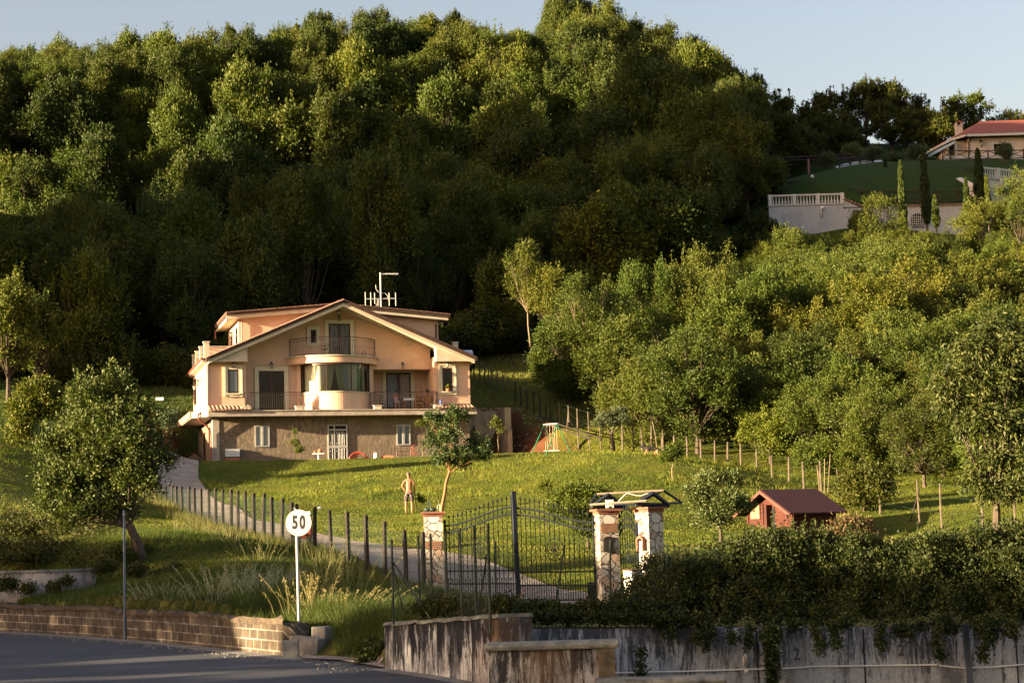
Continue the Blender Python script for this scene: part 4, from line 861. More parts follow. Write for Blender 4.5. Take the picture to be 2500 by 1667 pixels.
# broken kerb blocks and rubble at its end
M_blk = mat('grey_block', (.30, .29, .26), .95, (.15, .14, .12), 7, .8, 25, .02)
r_ = random.Random(4)
def blk(px, Y, sx, sy, sz, rz, lab, ry=0):
    p = gat(px, Y); m = MB(); m.cbox((0, 0, sz / 2 - .04), sx, sy, sz, 0, ry); o = m.build('stone_block', M_blk, loc=tuple(p), rot=(0, 0, rz), bevel=.02); tag(o, lab, 'block', 'broken stone blocks at the end of the brick wall')
blk(709, 31.15, .30, .24, .46, .1, 'upright grey block touching the end of the brick wall'); blk(750, 31.7, .66, .24, .36, -.55, 'long grey kerb block lying tilted right of the sign post', .08); blk(788, 31.9, .34, .26, .34, -.6, 'short grey kerb block at the right end of the broken blocks')
blk(722, 30.8, .26, .18, .14, .3, 'small flat stone below the upright grey block'); blk(738, 30.5, .32, .22, .12, -.2, 'flat stone on the gutter nearest the road'); blk(775, 30.6, .6, .22, .10, -.25, 'thin long kerb stone lying in front of the gravel patch'); blk(756, 31.0, .16, .14, .12, .8, 'smallest stone between the kerb blocks')
# small concrete wall in the bank at the far left
p0, p1 = at(-260, 1447, 45)[:2], at(224, 1447, 44.6)[:2]
cw = empty('bank_wall'); tag(cw, 'short pale concrete wall half covered by creeper in the left bank', 'wall'); z_ = float(at(224, 1447, 44.6)[2])
wall_along('wall_face', [p0, p1], z_ - .5, z_ + .56, .35, mat('pale_bank_concrete', (.42, .37, .33), .95, (.27, .235, .21), 3, .4, 20, .01, stain=(2.5, (.10, .09, .08), .7, (1, 1, .3))), cw); wall_along('coping', [p0 + (0, -.03), p1 + (.03, -.03)], z_ + .561, z_ + .63, .42, M_cap, cw)
# stained concrete wall by the gate terrace
cl_ = resamp([atz(940, 1631, ROADZ)[:2], atz(1060, 1647, ROADZ)[:2], atz(1180, 1668, ROADZ)[:2], atz(1222, 1676, ROADZ)[:2]], 16)
tops = [float(at(px, py, Y)[2]) for px, py, Y in [(940, 1528, cl_[0][1]), (1222, 1508, cl_[-1][1])]]
zt = np.linspace(tops[0], tops[1], 16) + .012 * np.sin(np.arange(16) * 2.1)
sw = empty('concrete_wall'); tag(sw, 'black streaked concrete wall under the green wire fence beside the road', 'wall')
wall_along('wall_face', cl_, ROADZ - .3, zt, .5, M_conc, sw); m = MB(); m.sweep([(.03, 0), (-.52, 0), (-.51, .05), (.0, .055)], [(x, y, z) for (x, y), z in zip(cl_, zt + .002)]); m.build('coping', M_cap, sw)
TZ = float(np.mean(tops))
# right hand retaining wall with painted numerals
rwl = resamp(WR, 40); rw2 = empty('retaining_wall'); tag(rw2, 'long grey retaining wall with black streaks and painted numerals under the hedge', 'wall')
zr = [float(at(px, py, Y)[2]) for px, py, Y in [(1222, 1535, WR[0][1]), (2700, 1530, WR[2][1])]]; RTOP = zr[0]
wall_along('wall_face', rwl, -3.4, np.interp(rwl[:, 0], [WR[0][0], WR[2][0]], zr), .5, M_concp, rw2)
wall_along('return_wall', [cl_[-1] + (0, .28), np.array(WR[0]) + (-.01, 0)], -3.0, [zt[-1] - .02, zt[-1] - .02], .25, M_conc, rw2)
def wallpoint(px, py, off=.0):
    """point on the face of the right hand wall seen at a photo position"""
    for a, b_ in zip(WR[:-1], WR[1:]):
        d = ray(px, py); e = np.array(b_) - a; nn_ = np.array([e[1], -e[0]]) / np.linalg.norm(e); t = (a @ nn_ + off) / (d[:2] @ nn_); p = d * t
        if p[0] <= b_[0]: return p, atan2(e[1], e[0])
    return p, atan2(e[1], e[0])
M_blackp = mat('faded_black_paint', (.035, .04, .055), .8, (.10, .10, .11), 25)
def text(name, body, size, m_, par, loc, rot, ext=.002, xs_=1, offset=0):
    c = bpy.data.curves.new(name, 'FONT'); c.body = body; c.size = size; c.extrude = ext; c.align_x = 'CENTER'; c.align_y = 'CENTER'; c.offset = offset; c.resolution_u = 4
    o = bpy.data.objects.new(name, c); COL.objects.link(o); dg = bpy.context.evaluated_depsgraph_get(); me = bpy.data.meshes.new_from_object(o.evaluated_get(dg)); bpy.data.objects.remove(o)
    me.materials.clear(); me.materials.append(m_); o = link(name, me, par, loc, rot); o.scale = (xs_, 1, 1); return o
for px, py in ((2200, 1587), (1945, 1597)):
    p, a = wallpoint(px, py, .006); text('numeral', '2', .24, M_blackp, rw2, tuple(p), (radians(90), 0, a), .001, .9, .004)
m = MB(); J = []
for px in (1848, 2108, 2480): p, a = wallpoint(px, 1560, .004); m.cbox((p[0], p[1], -2.4), .02, .012, 1.6, a)
m.build('wall_joint', M_dark, rw2)
# hose pipe along it, bulkhead lamp, steel post
m = MB(); P = []
for px, py in [(1495, 1642), (1580, 1640), (1700, 1637), (1820, 1633), (1905, 1632), (1990, 1626), (2150, 1624), (2280, 1622), (2353, 1630), (2420, 1628), (2500, 1621), (2650, 1618)]: p, a = wallpoint(px, py, .03); P.append(tuple(p))
tag(m.tube(P, .013, 6).build('cable_conduit', M_white), 'thin white cable conduit strung along the grey retaining wall', 'pipe')
p, a = wallpoint(1821, 1612, .02); lm = empty('bulkhead_lamp', tuple(p), a); tag(lm, 'oval caged bulkhead lamp fixed on the grey retaining wall', 'lamp')
m = MB(); m.ball((0, 0, 0), .055, .02, .1); m.build('back_plate', M_white, lm); m = MB(); m.ball((0, -.02, .0), .045, .04, .08); m.build('lens', M_lglass, lm)
m = MB()
for x in (-.03, 0, .03): m.tube([(x, -.01, -.085), (x, -.065, -.03), (x, -.065, .03), (x, -.01, .085)], .005, 4)
m.build('cage', M_lamp, lm); m = MB(); m.ball((0, 0, -.15), .04, .03, .04); m.build('junction_box', M_white, lm)
p, a = wallpoint(2363, 1560, .12); m = MB(); m.cbox((0, 0, 0), .085, .06, 1.9); m.cbox((0, 0, .96), .09, .065, .02)
tag(m.build('steel_post', mat('grey_steel', (.09, .10, .13), .5, (.06, .07, .09), 5, metal=.3), loc=(p[0], p[1], float(at(2355, 1527, p[1])[2]) - .95), rot=(0, radians(-2), a)), 'square blue grey steel post standing against the right retaining wall', 'post')
# low capped walls in front
def capped(name, x0, x1, y, ztop, th, lab, ycap=.06, end=False):
    e = empty(name); tag(e, lab, 'wall'); m = MB(); m.box(x0, x1, y, y + th, -3.4, ztop - .1); m.build('wall_face', M_conc, e)
    prof = [(y - ycap, ztop - .1), (y - ycap - .02, ztop - .04), (y - ycap * .4, ztop), (y + th + .05, ztop), (y + th + .07, ztop - .05), (y + th + .05, ztop - .1)]
    m = MB(); m.prism(prof, x0 - .04, x1 + .06, 'x'); m.build('coping', M_cap, e, bevel=.02); return e
a_ = at(1192, 1566, 22.6); b_ = at(1500, 1566, 22.6)
e = capped('low_wall', a_[0], b_[0], 22.6, float((a_[2] + b_[2]) / 2), .28, 'low stained wall with rounded cap in front of the gate terrace')
m = MB(); m.box(b_[0] - .22, b_[0] - .001, 22.57, 22.599, -3.4, a_[2] - .11); m.build('end_pier', mat('ochre_stained_pier', (.22, .16, .085), .95, (.06, .05, .035), 3, .6, 20, .02), e)
a_ = at(1462, 1658, 22.2); b_ = at(1760, 1658, 22.2)
capped('low_wall', a_[0], b_[0], 22.15, float(a_[2]), .3, 'low capped wall peeking in at the bottom edge below the wall pier')
# ------------------------------------------------------------------ speed limit sign
sp = at(730, 1509, 32.6); sg = empty('speed_sign', tuple(sp)); tag(sg, 'round cream speed limit sign with black 50 on a grey pole', 'road sign')
M_pole = mat('grey_pole', (.33, .33, .34), .45, (.25, .25, .26), 6, metal=.3); m = MB(); m.tube([(0, 0, -.3), (-.012, 0, 1.0), (-.02, 0, 2.05)], .03, 12); m.build('pole', M_pole, sg)
M_sign = mat('cream_sign', (.60, .52, .36), .45, (.57, .49, .34), 2, spec=.3); M_signi = mat('pale_sign', (.58, .52, .47), .45, (.67, .59, .53), 2); M_blk_ = mat('sign_black', (.008, .008, .010), .5, (.012, .012, .014), 5)
ctr = at(729, 1275.5, 32.55); cz = float(ctr[2] - sp[2]); cx_ = float(ctr[0] - sp[0]); SR = .248
disc = empty('dummy') if False else None
m = MB(); n = 40; m.add([(SR * cos(2 * pi * k / n), -.008, SR * sin(2 * pi * k / n)) for k in range(n)] + [(SR * cos(2 * pi * k / n), .004, SR * sin(2 * pi * k / n)) for k in range(n)], [tuple(range(n)), tuple(range(2 * n - 1, n - 1, -1))] + [(k, (k + 1) % n, n + (k + 1) % n, n + k) for k in range(n)])
sf = m.build('face', M_sign, sg, loc=(cx_, -.05, cz), rot=(0, 0, radians(-6)))
m = MB(); m.add([(.165 * cos(2 * pi * k / n) , -.0115, .165 * sin(2 * pi * k / n)) for k in range(n)] + [(.165 * cos(2 * pi * k / n), -.009, .165 * sin(2 * pi * k / n)) for k in range(n)], [tuple(range(n)), tuple(range(2 * n - 1, n - 1, -1))] + [(k, (k + 1) % n, n + (k + 1) % n, n + k) for k in range(n)])
m.build('inner_disc', M_signi, sf)
text('number', '5', .335, M_blk_, sf, (-.070, -.015, -.004), (radians(90), 0, 0), .001, .66, .016); text('number', '0', .335, M_blk_, sf, (.074, -.015, -.004), (radians(90), 0, 0), .001, .66, .016)
m = MB(); m.cbox((cx_, -.02, cz + .1), .1, .035, .03); m.cbox((cx_, -.02, cz - .1), .1, .035, .03); m.build('clamp', M_pole, sg)
pl = gat(305, 38.5); m = MB(); m.tube([(0, 0, -.3), (-.004, 0, 1.0), (-.008, 0, float(at(304, 1245, 38.5)[2] - pl[2]))], .028, 10)
tag(m.build('bare_pole', mat('blue_grey_pole', (.15, .19, .24), .5, (.11, .14, .18), 8, metal=.3), loc=tuple(pl)), 'bare blue grey pole standing in the left verge below the tree', 'pole')
# ------------------------------------------------------------------ gate with stone pillars
m, nt_, b = newmat('crazy_stone'); M_stone = m; b.inputs['Roughness'].default_value = .85
tc = nt_.nodes.new('ShaderNodeTexCoord'); nd = noise_node(nt_, 5, 3); ad = mixc(nt_, tc.outputs['Object'], nd.outputs['Color'], .10)
vo = nt_.nodes.new('ShaderNodeTexVoronoi'); vo.inputs['Scale'].default_value = 5.6; nt_.links.new(ad, vo.inputs['Vector']); ve = nt_.nodes.new('ShaderNodeTexVoronoi'); ve.feature = 'DISTANCE_TO_EDGE'; ve.inputs['Scale'].default_value = 5.6; nt_.links.new(ad, ve.inputs['Vector'])
vs_ = nt_.nodes.new('ShaderNodeSeparateColor'); nt_.links.new(vo.outputs['Color'], vs_.inputs[0])
sc_ = ramp(nt_, vs_.outputs[0], [(0, (.34, .30, .26)), (.3, (.56, .52, .46)), (.55, (.46, .42, .36)), (.75, (.28, .18, .12)), (1, (.52, .40, .30))]).outputs[0]
fi = noise_node(nt_, 30, 5, .7); sc_ = mixc(nt_, sc_, ramp(nt_, fi.outputs[0], [(.3, (.8, .8, .8)), (.7, (1.1, 1.1, 1.1))]).outputs[0], 1.0, 'MULTIPLY')
edge = ramp(nt_, ve.outputs['Distance'], [(.02, (0, 0, 0)), (.045, (1, 1, 1))]).outputs[0]; c = mixc(nt_, (.045, .03, .022), sc_, edge); nt_.links.new(c, b.inputs['Base Color']); bump(nt_, b, edge, .8, .03)
M_capb = mat('brown_cap', (.24, .095, .055), .8, (.16, .065, .04), 6, .2, 30, .01); M_navy = mat('navy_iron', (.014, .019, .034), .7, (.010, .013, .024), 8, spec=.25); M_gate = mat('gate_iron', (.010, .014, .015), .8, (.007, .010, .011), 9, spec=.15)
def pillar(px, pytop, Y, w_, rz, lab):
    g = gat(px, Y); zt_ = float(at(px, pytop, Y)[2]); e = empty('gate_pillar', tuple(g), rz); tag(e, lab, 'pillar', 'stone clad pillars of the gate'); h = zt_ - g[2]
    m = MB(); m.box(-w_ / 2, w_ / 2, -w_ / 2, w_ / 2, -.4, h - .12); m.build('shaft', M_stone, e); m = MB(); k = w_ / 2
    m.box(-k - .02, k + .02, -k - .02, k + .02, h - .12, h - .05); m.box(-k - .075, k + .075, -k - .075, k + .075, h - .05, h); m.build('cap', M_capb, e); return e, g, h
P1, g1, h1 = pillar(1062, 1249, 44, .47, radians(4), 'left stone pillar of the gate with tools resting on its cap'); P2, g2, h2 = pillar(1487, 1242, 40.8, .47, radians(14), 'middle stone pillar carrying the black mailbox'); P3, g3, h3 = pillar(1593, 1237, 40.2, .46, radians(38), 'right stone pillar, sunlit on its left face')
# tile caps painted as a band of bricks on pillars: brick courses
for e, z0_ in ((P1, h1 - .95), (P2, h2 - .55)): m = MB(); [m.box(-.21, .2, -.262, -.238, z0_ + k * .055, z0_ + k * .055 + .045) for k in range(4)]; m.build('brick_course', mat('brick_course', (.26, .13, .08), .85, (.18, .10, .06), 8), e)
def scroll(m, c, r, a0, turns, rr, y=0, ax=(1, 0)):
    pts = []
    for i in range(18):
        t = i / 17; R_ = r * (1 - .8 * t); a = a0 + turns * 2 * pi * t; pts.append((c[0] + R_ * cos(a) * 1, y, c[1] + R_ * sin(a)))
    m.tube(pts, rr, 4, False)
def rosette(par, cx0, cz0, R, name='rosette'):
    m = MB(); m.tube([(cx0 + R * cos(2 * pi * k / 28), 0, cz0 + R * sin(2 * pi * k / 28)) for k in range(29)], .011, 5, False); m.cbox((cx0, -.005, cz0), .09, .03, .09, 0, radians(45))
    for k in range(6):
        a = 2 * pi * k / 6 + pi / 6; d = R * .52
        m.tube([(cx0, 0, cz0), (cx0 + d * cos(a), 0, cz0 + d * sin(a))], .008, 4); scroll(m, (cx0 + d * 1.15 * cos(a + .28), cz0 + d * 1.15 * sin(a + .28)), R * .26, a + 2.4, 1.1, .008); scroll(m, (cx0 + d * 1.15 * cos(a - .28), cz0 + d * 1.15 * sin(a - .28)), R * .26, a - 2.4, -1.1, .008)
    return m.build(name, M_gate, par)
def leaf_gate(name, A, B, za, topf, n, lab, ztop2=None, dogbars=True, ros=None):
    """a gate leaf from ground point A to B, bars topped with spearheads under a curved double rail"""
    A = np.array(A); B = np.array(B); L = np.linalg.norm(B[:2] - A[:2]); e = empty(name, tuple(A), atan2(B[1] - A[1], B[0] - A[0])); tag(e, lab, 'gate'); dz = (B[2] - A[2])
    T = lambda u: topf(u); m = MB(); us = np.linspace(0, 1, 22)
    for off in (0, -.17): m.tube([(u * L, 0, T(u) - .16 + off) for u in us], .024, 5)
    for z in (.07, .42, .74): m.tube([(0, 0, z), (L, 0, z)], .02, 5)
    m.tube([(0, 0, 0), (0, 0, T(0))], .028, 6); m.tube([(L, 0, 0), (L, 0, T(1))], .028, 6); m.build('frame', M_navy if False else M_gate, e)
    m = MB(); h = []; sh_ = MB().lathe([(.002, .14), (.03, .06), (.012, .01)], (0, 0, 0), 5).mesh('spearhead', M_gate)
    for i in range(1, n):
        x = L * i / n; u = i / n
        if ros and abs(x - ros[0]) < ros[2]:
            dzr = sqrt(max(0, ros[2] ** 2 - (x - ros[0]) ** 2)); m.tube([(x, 0, .07), (x, 0, ros[1] - dzr)], .0115, 4, False); m.tube([(x, 0, ros[1] + dzr), (x, 0, T(u))], .0115, 4, False)
        else: m.tube([(x, 0, .07), (x, 0, T(u))], .0115, 4, False); m.ball((x, 0, 1.1), .02, .02, .03, 5, 4)
        h.append((x, T(u)))
        if dogbars:
            x2 = x - L / n / 2; m.tube([(x2, 0, .07), (x2, 0, .50)], .010, 4, False); m.ball((x2, 0, .53), .016, .016, .035, 5, 4)
        x2 = x - L / n / 2; m.tube([(x2 + .055 * cos(a), 0, T(u - .5 / n) - .24 + .06 * sin(a)) for a in np.linspace(pi, 2 * pi, 6)], .006, 3, False)
    m.build('bar', M_gate, e); [link('spearhead', sh_, e, (x, 0, z)) for x, z in h]
    if ros: rosette(e, *ros)
    return e
gA = g1 + np.array([.30, -.02, 0]); gB = g2 + np.array([-.30, .04, 0]); gA[2] = float(at(1100, 1466, 43.7)[2]); gB[2] = float(at(1460, 1474, 41.2)[2]); gM = (gA + gB) / 2; gM[2] = float(at(1276, 1470, gM[1])[2])
hA = float(at(1092, 1268, 43.7)[2]) - gA[2]; hB = float(at(1458, 1262, 41.2)[2]) - gB[2]; hM = float(at(1272, 1224, gM[1])[2]) - gM[2]
s_ = lambda t: t * t * (3 - 2 * t)
leaf_gate('iron_gate', gA, gM, 0, lambda u: hA + (hM - hA) * s_(u), 16, 'left leaf of the wrought iron gate with spear tips', ros=(np.linalg.norm((gM - gA)[:2]) * .5, hA - .75, .26))
leaf_gate('iron_gate', gM, gB, 0, lambda u: hM + (hB - hM) * s_(u), 16, 'right leaf of the wrought iron gate with spear tips', ros=(np.linalg.norm((gM - gA)[:2]) * .5, hA - .78, .26))
m = MB(); m.cbox((0, 0, 1.35), .10, .10, 2.9); m.cbox((0, 0, 2.81), .104, .104, .03); e = m.build('gate_post', M_navy, loc=(gM[0], gM[1] - .09, gM[2] - .1), rot=(0, radians(-1), .3)); tag(e, 'dark blue square post where the two gate leaves meet', 'post')
m = MB(); m.tube([(0, 0, 0), (.16, 0, .26)], .012, 5); tag(m.build('red_stick', M_terra, loc=tuple(at(1268, 1462, gM[1] - .4))), 'short reddish stick leaning beside the blue gate post', 'stick')
wA = g2 + np.array([.27, .03, 0]); wB = g3 + np.array([-.30, -.02, 0]); wA[2] = wB[2] = float(at(1540, 1468, 40.5)[2]); hw = float(at(1525, 1262, 40.5)[2]) - wA[2]
leaf_gate('garden_gate', wA, wB, 0, lambda u: hw * .93 + .28 * sin(pi * u), 8, 'small arched iron gate between the middle and right pillars', ros=(np.linalg.norm((wB - wA)[:2]) * .55, hw - .95, .24))
# black mailbox, intercom, signs
def on_pillar(e, g, px, py, dx, dy=0):
    return None
mbx = empty('mailbox', (g2[0] + .02, g2[1] - .26, float(at(1490, 1347, 40.5)[2])), radians(14)); tag(mbx, 'black arched mailbox on the middle stone pillar', 'mailbox')
m = MB(); m.prism([(-.13, 0), (.13, 0), (.13, .30), (.09, .35), (0, .37), (-.09, .35), (-.13, .30)], -.09, .0, 'y'); m.build('body', M_lamp, mbx); m = MB(); m.box(-.15, .15, -.12, -.091, .28, .30); m.box(-.012, .012, -.10, -.091, .05, .25); m.build('flap', M_iron, mbx)
c3 = cos(radians(38)); s3 = sin(radians(38)); fl_ = np.array([-s3 * 0 - c3, -s3]) # outward normal of the sunlit (left) face
lf = np.array([-c3, -s3]); q = np.array([g3[0], g3[1]]) + lf * .235; z_ = float(at(1582, 1343, 40.2)[2])
ic = empty('intercom', (q[0], q[1], z_), radians(38 - 90)); tag(ic, 'intercom under a small terracotta hood on the right pillar', 'intercom'); m = MB(); m.box(-.06, .06, -.04, 0, 0, .22); m.build('panel', M_white, ic)
m = MB(); m.prism([(-.12, .0), (-.08, .0), (-.08, .24), (-.04, .28), (.04, .28), (.08, .24), (.08, .0), (.12, .0), (.12, .27), (.06, .33), (-.06, .33), (-.12, .27)], -.1, 0, 'y'); m.build('hood', M_capb, ic)
M_yel = mat('yellow_sign', (.70, .58, .18), .5, (.72, .64, .40), 20); q = np.array([g3[0], g3[1]]) + np.array([s3, -c3]) * .245; e = empty('warning_sign', (q[0] - .0, q[1] - .01, float(at(1609, 1376, 40)[2])), radians(38)); tag(e, 'yellow and white shield shaped sign on the right pillar', 'sign')
m = MB(); m.prism([(-.14, .22), (.14, .22), (.14, .04), (.09, -.02), (-.09, -.02), (-.14, .04)], -.012, 0, 'y'); m.build('board', M_yel, e); m = MB(); m.box(-.08, .08, -.016, -.0125, 0, .06); m.build('white_patch', M_white, e)
m = MB(); [m.cbox((x, -.0145, z), .03, .004, .04, 0, a) for x, z, a in ((-.07, .15, .4), (-.01, .17, -.3), (.05, .14, .8), (.09, .18, 0))]; m.build('black_mark', M_blk_, e)
q = at(1556, 1447, 37.5); e = empty('meter_cabinet', (q[0], q[1], q[2] - .3), radians(40)); tag(e, 'bright white meter cabinet flaking paint, left of the right pillar foot', 'cabinet')
m = MB(); m.box(-.16, .16, -.02, .24, -.25, .78 - .0); m.build('body', mat('flaking_white', (.72, .68, .60), .8, (.60, .52, .42), 14), e); m = MB(); m.box(-.19, .19, -.04, .26, .78, .81); m.build('lid', M_capb, e)
q = at(1650, 1440, 38.5); m = MB(); m.box(-.5, .5, 0, .25, -.3, .62); tag(m.build('low_wall', mat('grey_block_wall', (.30, .29, .26), .9, (.22, .21, .19), 3, .4, 20, .01), loc=tuple(q), rot=(0, 0, .2)), 'short grey plastered wall right of the right gate pillar', 'wall')
q = at(1452, 1470, 43.2); m = MB(); m.box(-.17, .17, -.15, .15, 0, .5); tag(m.build('dark_bin', M_dark, loc=(q[0], q[1], q[2]), bevel=.02), 'dark square box behind the gate beside the middle pillar', 'bin')
# steel roof skeleton over the garden gate
cf = empty('canopy_frame', (float(g2[0]), float(g2[1]), 0), 0); tag(cf, 'dark steel roof frame lying across the two right pillars', 'canopy frame')
def cp_(px, py, Y): p = at(px, py, Y); return (p[0] - g2[0], p[1] - g2[1], p[2])
Yf, Yn = 40.4, 39.9
def truss(pts, r, nm): m = MB(); [m.tube([cp_(*a), cp_(*b2)], r, 4) for a, b2 in pts]; m.build(nm, M_navy, cf)
truss([((1446, 1235, 40.5), (1484, 1207, 40.6)), ((1484, 1207, 40.6), (1527, 1236, 41.2)), ((1444, 1236, 40.5), (1527, 1237, 41.2))], .045, 'truss')
truss([((1553, 1229, 39.8), (1593, 1203, 39.9)), ((1593, 1203, 39.9), (1632, 1232, 40.4)), ((1551, 1231, 39.8), (1634, 1233, 40.4))], .05, 'truss')
truss([((1440, 1232, 41.0), (1457, 1206, 41.4)), ((1457, 1206, 41.4), (1500, 1222, 42.0))], .025, 'truss'); truss([((1578, 1218, 40.6), (1620, 1197, 41.0)), ((1620, 1197, 41.0), (1664, 1226, 41.6)), ((1634, 1228, 40.4), (1664, 1227, 41.6))], .028, 'truss')
M_bm = mat('weathered_beam', (.30, .23, .16), .8, (.20, .15, .10), 6)
m = MB(); m.tube([cp_(1457, 1206, 41.0), cp_(1620, 1197, 40.8)], .026, 4); m.tube([cp_(1440, 1232, 40.0), cp_(1578, 1222, 39.6)], .026, 4); m.build('purlin', M_bm, cf); m = MB(); m.tube([cp_(1500, 1231, 40.6), cp_(1560, 1231, 40.2)], .018, 4); m.build('lower_bar', M_navy, cf)
m = MB(); P = [cp_(x, y, 40.2) for x, y in [(1508, 1226), (1520, 1213), (1530, 1204), (1538, 1205), (1552, 1209), (1565, 1210), (1578, 1205), (1584, 1204), (1590, 1211)]]; m.tube(P, .010, 5); m.build('cable', M_white, cf)
q = cp_(1489, 1237, 39.9); m = MB(); m.cbox((q[0], q[1], q[2] + .07), .19, .08, .19); m.build('lamp_box', mat('cream_box', (.55, .52, .44), .6), cf, bevel=.01); m = MB(); m.cbox((q[0], q[1] - .045, q[2]), .05, .01, .04); m.build('sensor', M_dark, cf)
# tools on the left pillar
m = MB(); zt_ = h1; m.tube([(-.16, -.05, zt_), (-.10, -.05, zt_ + .16), (-.12, -.05, zt_ + .27)], .014, 5); m.tube([(-.03, -.05, zt_ + .1), (-.06, -.05, zt_ + .26)], .014, 5); m.tube([(-.12, -.05, zt_ + .27), (-.06, -.05, zt_ + .28)], .008, 4); m.ball((-.16, 0, zt_ + .06), .07, .06, .06); m.ball((.0, 0, zt_ + .06), .09, .07, .06)
e = m.build('garden_tool', mat('green_black_plastic', (.02, .05, .035), .5, (.012, .02, .016), 8), loc=tuple(g1)); tag(e, 'small green and black garden machine resting on the left pillar', 'tool')
m = MB(); m.tube([(.12, 0, h1), (.12, 0, h1 + .16), (.15, 0, h1 + .2), (.19, 0, h1 + .16), (.19, 0, h1)], .012, 5); tag(m.build('hoop', M_cream, loc=tuple(g1)), 'small cream hoop standing on the left gate pillar', 'hoop')
# ------------------------------------------------------------------ fences
M_gpost = mat('green_post', (.015, .030, .020), .6, (.010, .018, .013), 8); M_wire = mat('green_wire', (.028, .05, .036), .6, (.02, .04, .03), 9); M_wpost = mat('dark_wood_post', (.030, .023, .018), .9, (.014, .011, .009), 9, .6, 40, .02, stretch=(1, 1, .2)); M_gpost2 = mat('grey_wood_post', (.15, .115, .08), .9, (.035, .027, .02), 3.0, .6, 40, .02, stretch=(1, 1, .6))
def netting(par, A, B, ha, hb, cell=.09, r=.0035, name='wire_mesh', za=0, zb=0, mt=None):
    """diamond wire netting between two ground points"""
    A = np.array(A, float); B = np.array(B, float); L = np.linalg.norm(B[:2] - A[:2]); n = max(1, int(L / cell)); V = []; Q = []
    def P(u, v): return A + (B - A) * u + np.array([0, 0, v * (ha * (1 - u) + hb * u)])
    nr = int(max(ha, hb) / (cell)); t = np.array([0, 0, 1.0])
    for i in range(-nr, n):
        for s_ in (1, -1):
            a = (i, 0) if s_ == 1 else (i + nr, 0); b2 = (i + nr, nr) if s_ == 1 else (i, nr)
            u0, v0, u1, v1 = a[0] / n, 0, b2[0] / n, 1
            if u1 < u0: pass
            lo, hi = 0., 1.
            du = u1 - u0
            if du == 0: continue
            ta, tb = (0 - u0) / du, (1 - u0) / du; lo = max(0, min(ta, tb)); hi = min(1, max(ta, tb))
            if hi <= lo: continue
            p = P(u0 + du * lo, lo); q = P(u0 + du * hi, hi); d = q - p; w_ = np.cross(d, [0.3, 1, 0.1]); w_ = w_ / np.linalg.norm(w_) * r
            k = len(V); V += [p - w_, p + w_, q + w_, q - w_]; Q.append((k, k + 1, k + 2, k + 3))
    return link(name, npmesh(name, V, Q, mt or M_wire), par)
# green fence on the concrete wall
gf = empty('green_wire_fence'); tag(gf, 'dark green wire fence on top of the streaked concrete wall', 'fence')
tops_ = [(955, 1316, 27.3), (1020, 1307, 26.9), (1050, 1302, 26.4), (1087, 1299, 26.0), (1122, 1289, 25.3), (1157, 1283, 24.6), (1190, 1277, 24.0)]
for px, py, Y in tops_:
    zb = -1.28; p = at(px, py, Y); m = MB(); m.tube([(p[0], p[1] + .1, zb - .1), (p[0], p[1] + .1, p[2])], .019, 7); m.build('post', M_gpost, gf)
def bas(px, py, Y): p = at(px, py, Y); return np.array([p[0], p[1] + .1, -1.25]), p[2] + 1.25
for a, b2 in zip(tops_[:-1], tops_[1:]): (A_, ha), (B_, hb) = bas(*a), bas(*b2); netting(gf, A_, B_, ha - .03, hb - .03, .075, .0016)
p = at(957, 1370, 27.3); q = at(1050, 1510, 26.4); m = MB(); m.tube([(p[0], p[1] + .1, p[2]), (q[0], q[1] + .1, q[2])], .016, 6); m.build('brace', M_gpost, gf)
p = at(1188, 1360, 24.0); q = at(1168, 1490, 24.9); m = MB(); m.tube([tuple(p), tuple(q)], .014, 6); m.build('brace', M_gpost, gf); p = at(957, 1370, 27.3); q = at(985, 1490, 28.5); m = MB(); m.tube([tuple(p), tuple(q)], .012, 6); m.build('brace', M_gpost, gf)
# second green fence above the right wall
rf2 = empty('green_wire_fence'); tag(rf2, 'thin green wire fence with vines in front of the gate and right pillars', 'fence')
pr = [(1210, 1320, 1490, 26.3), (1366, 1330, 1495, 27.3), (1490, 1318, 1485, 27.3), (1629, 1325, 1480, 27.4), (1787, 1350, 1480, 27.5)]
bs2 = []
for k, (px, py, pb, Y) in enumerate(pr):
    t_ = at(px + (12 if k == 1 else 0), py, Y); b_ = at(px - (14 if k == 1 else 0), pb + 15, Y); m = MB(); m.tube([tuple(b_), tuple(t_)], .014, 6); m.build('post', M_gpost, rf2); bs2.append((b_, t_[2] - b_[2]))
for (a, ha), (b2, hb) in zip(bs2[:-1], bs2[1:]): netting(rf2, a, b2, ha, hb, .08, .0015)
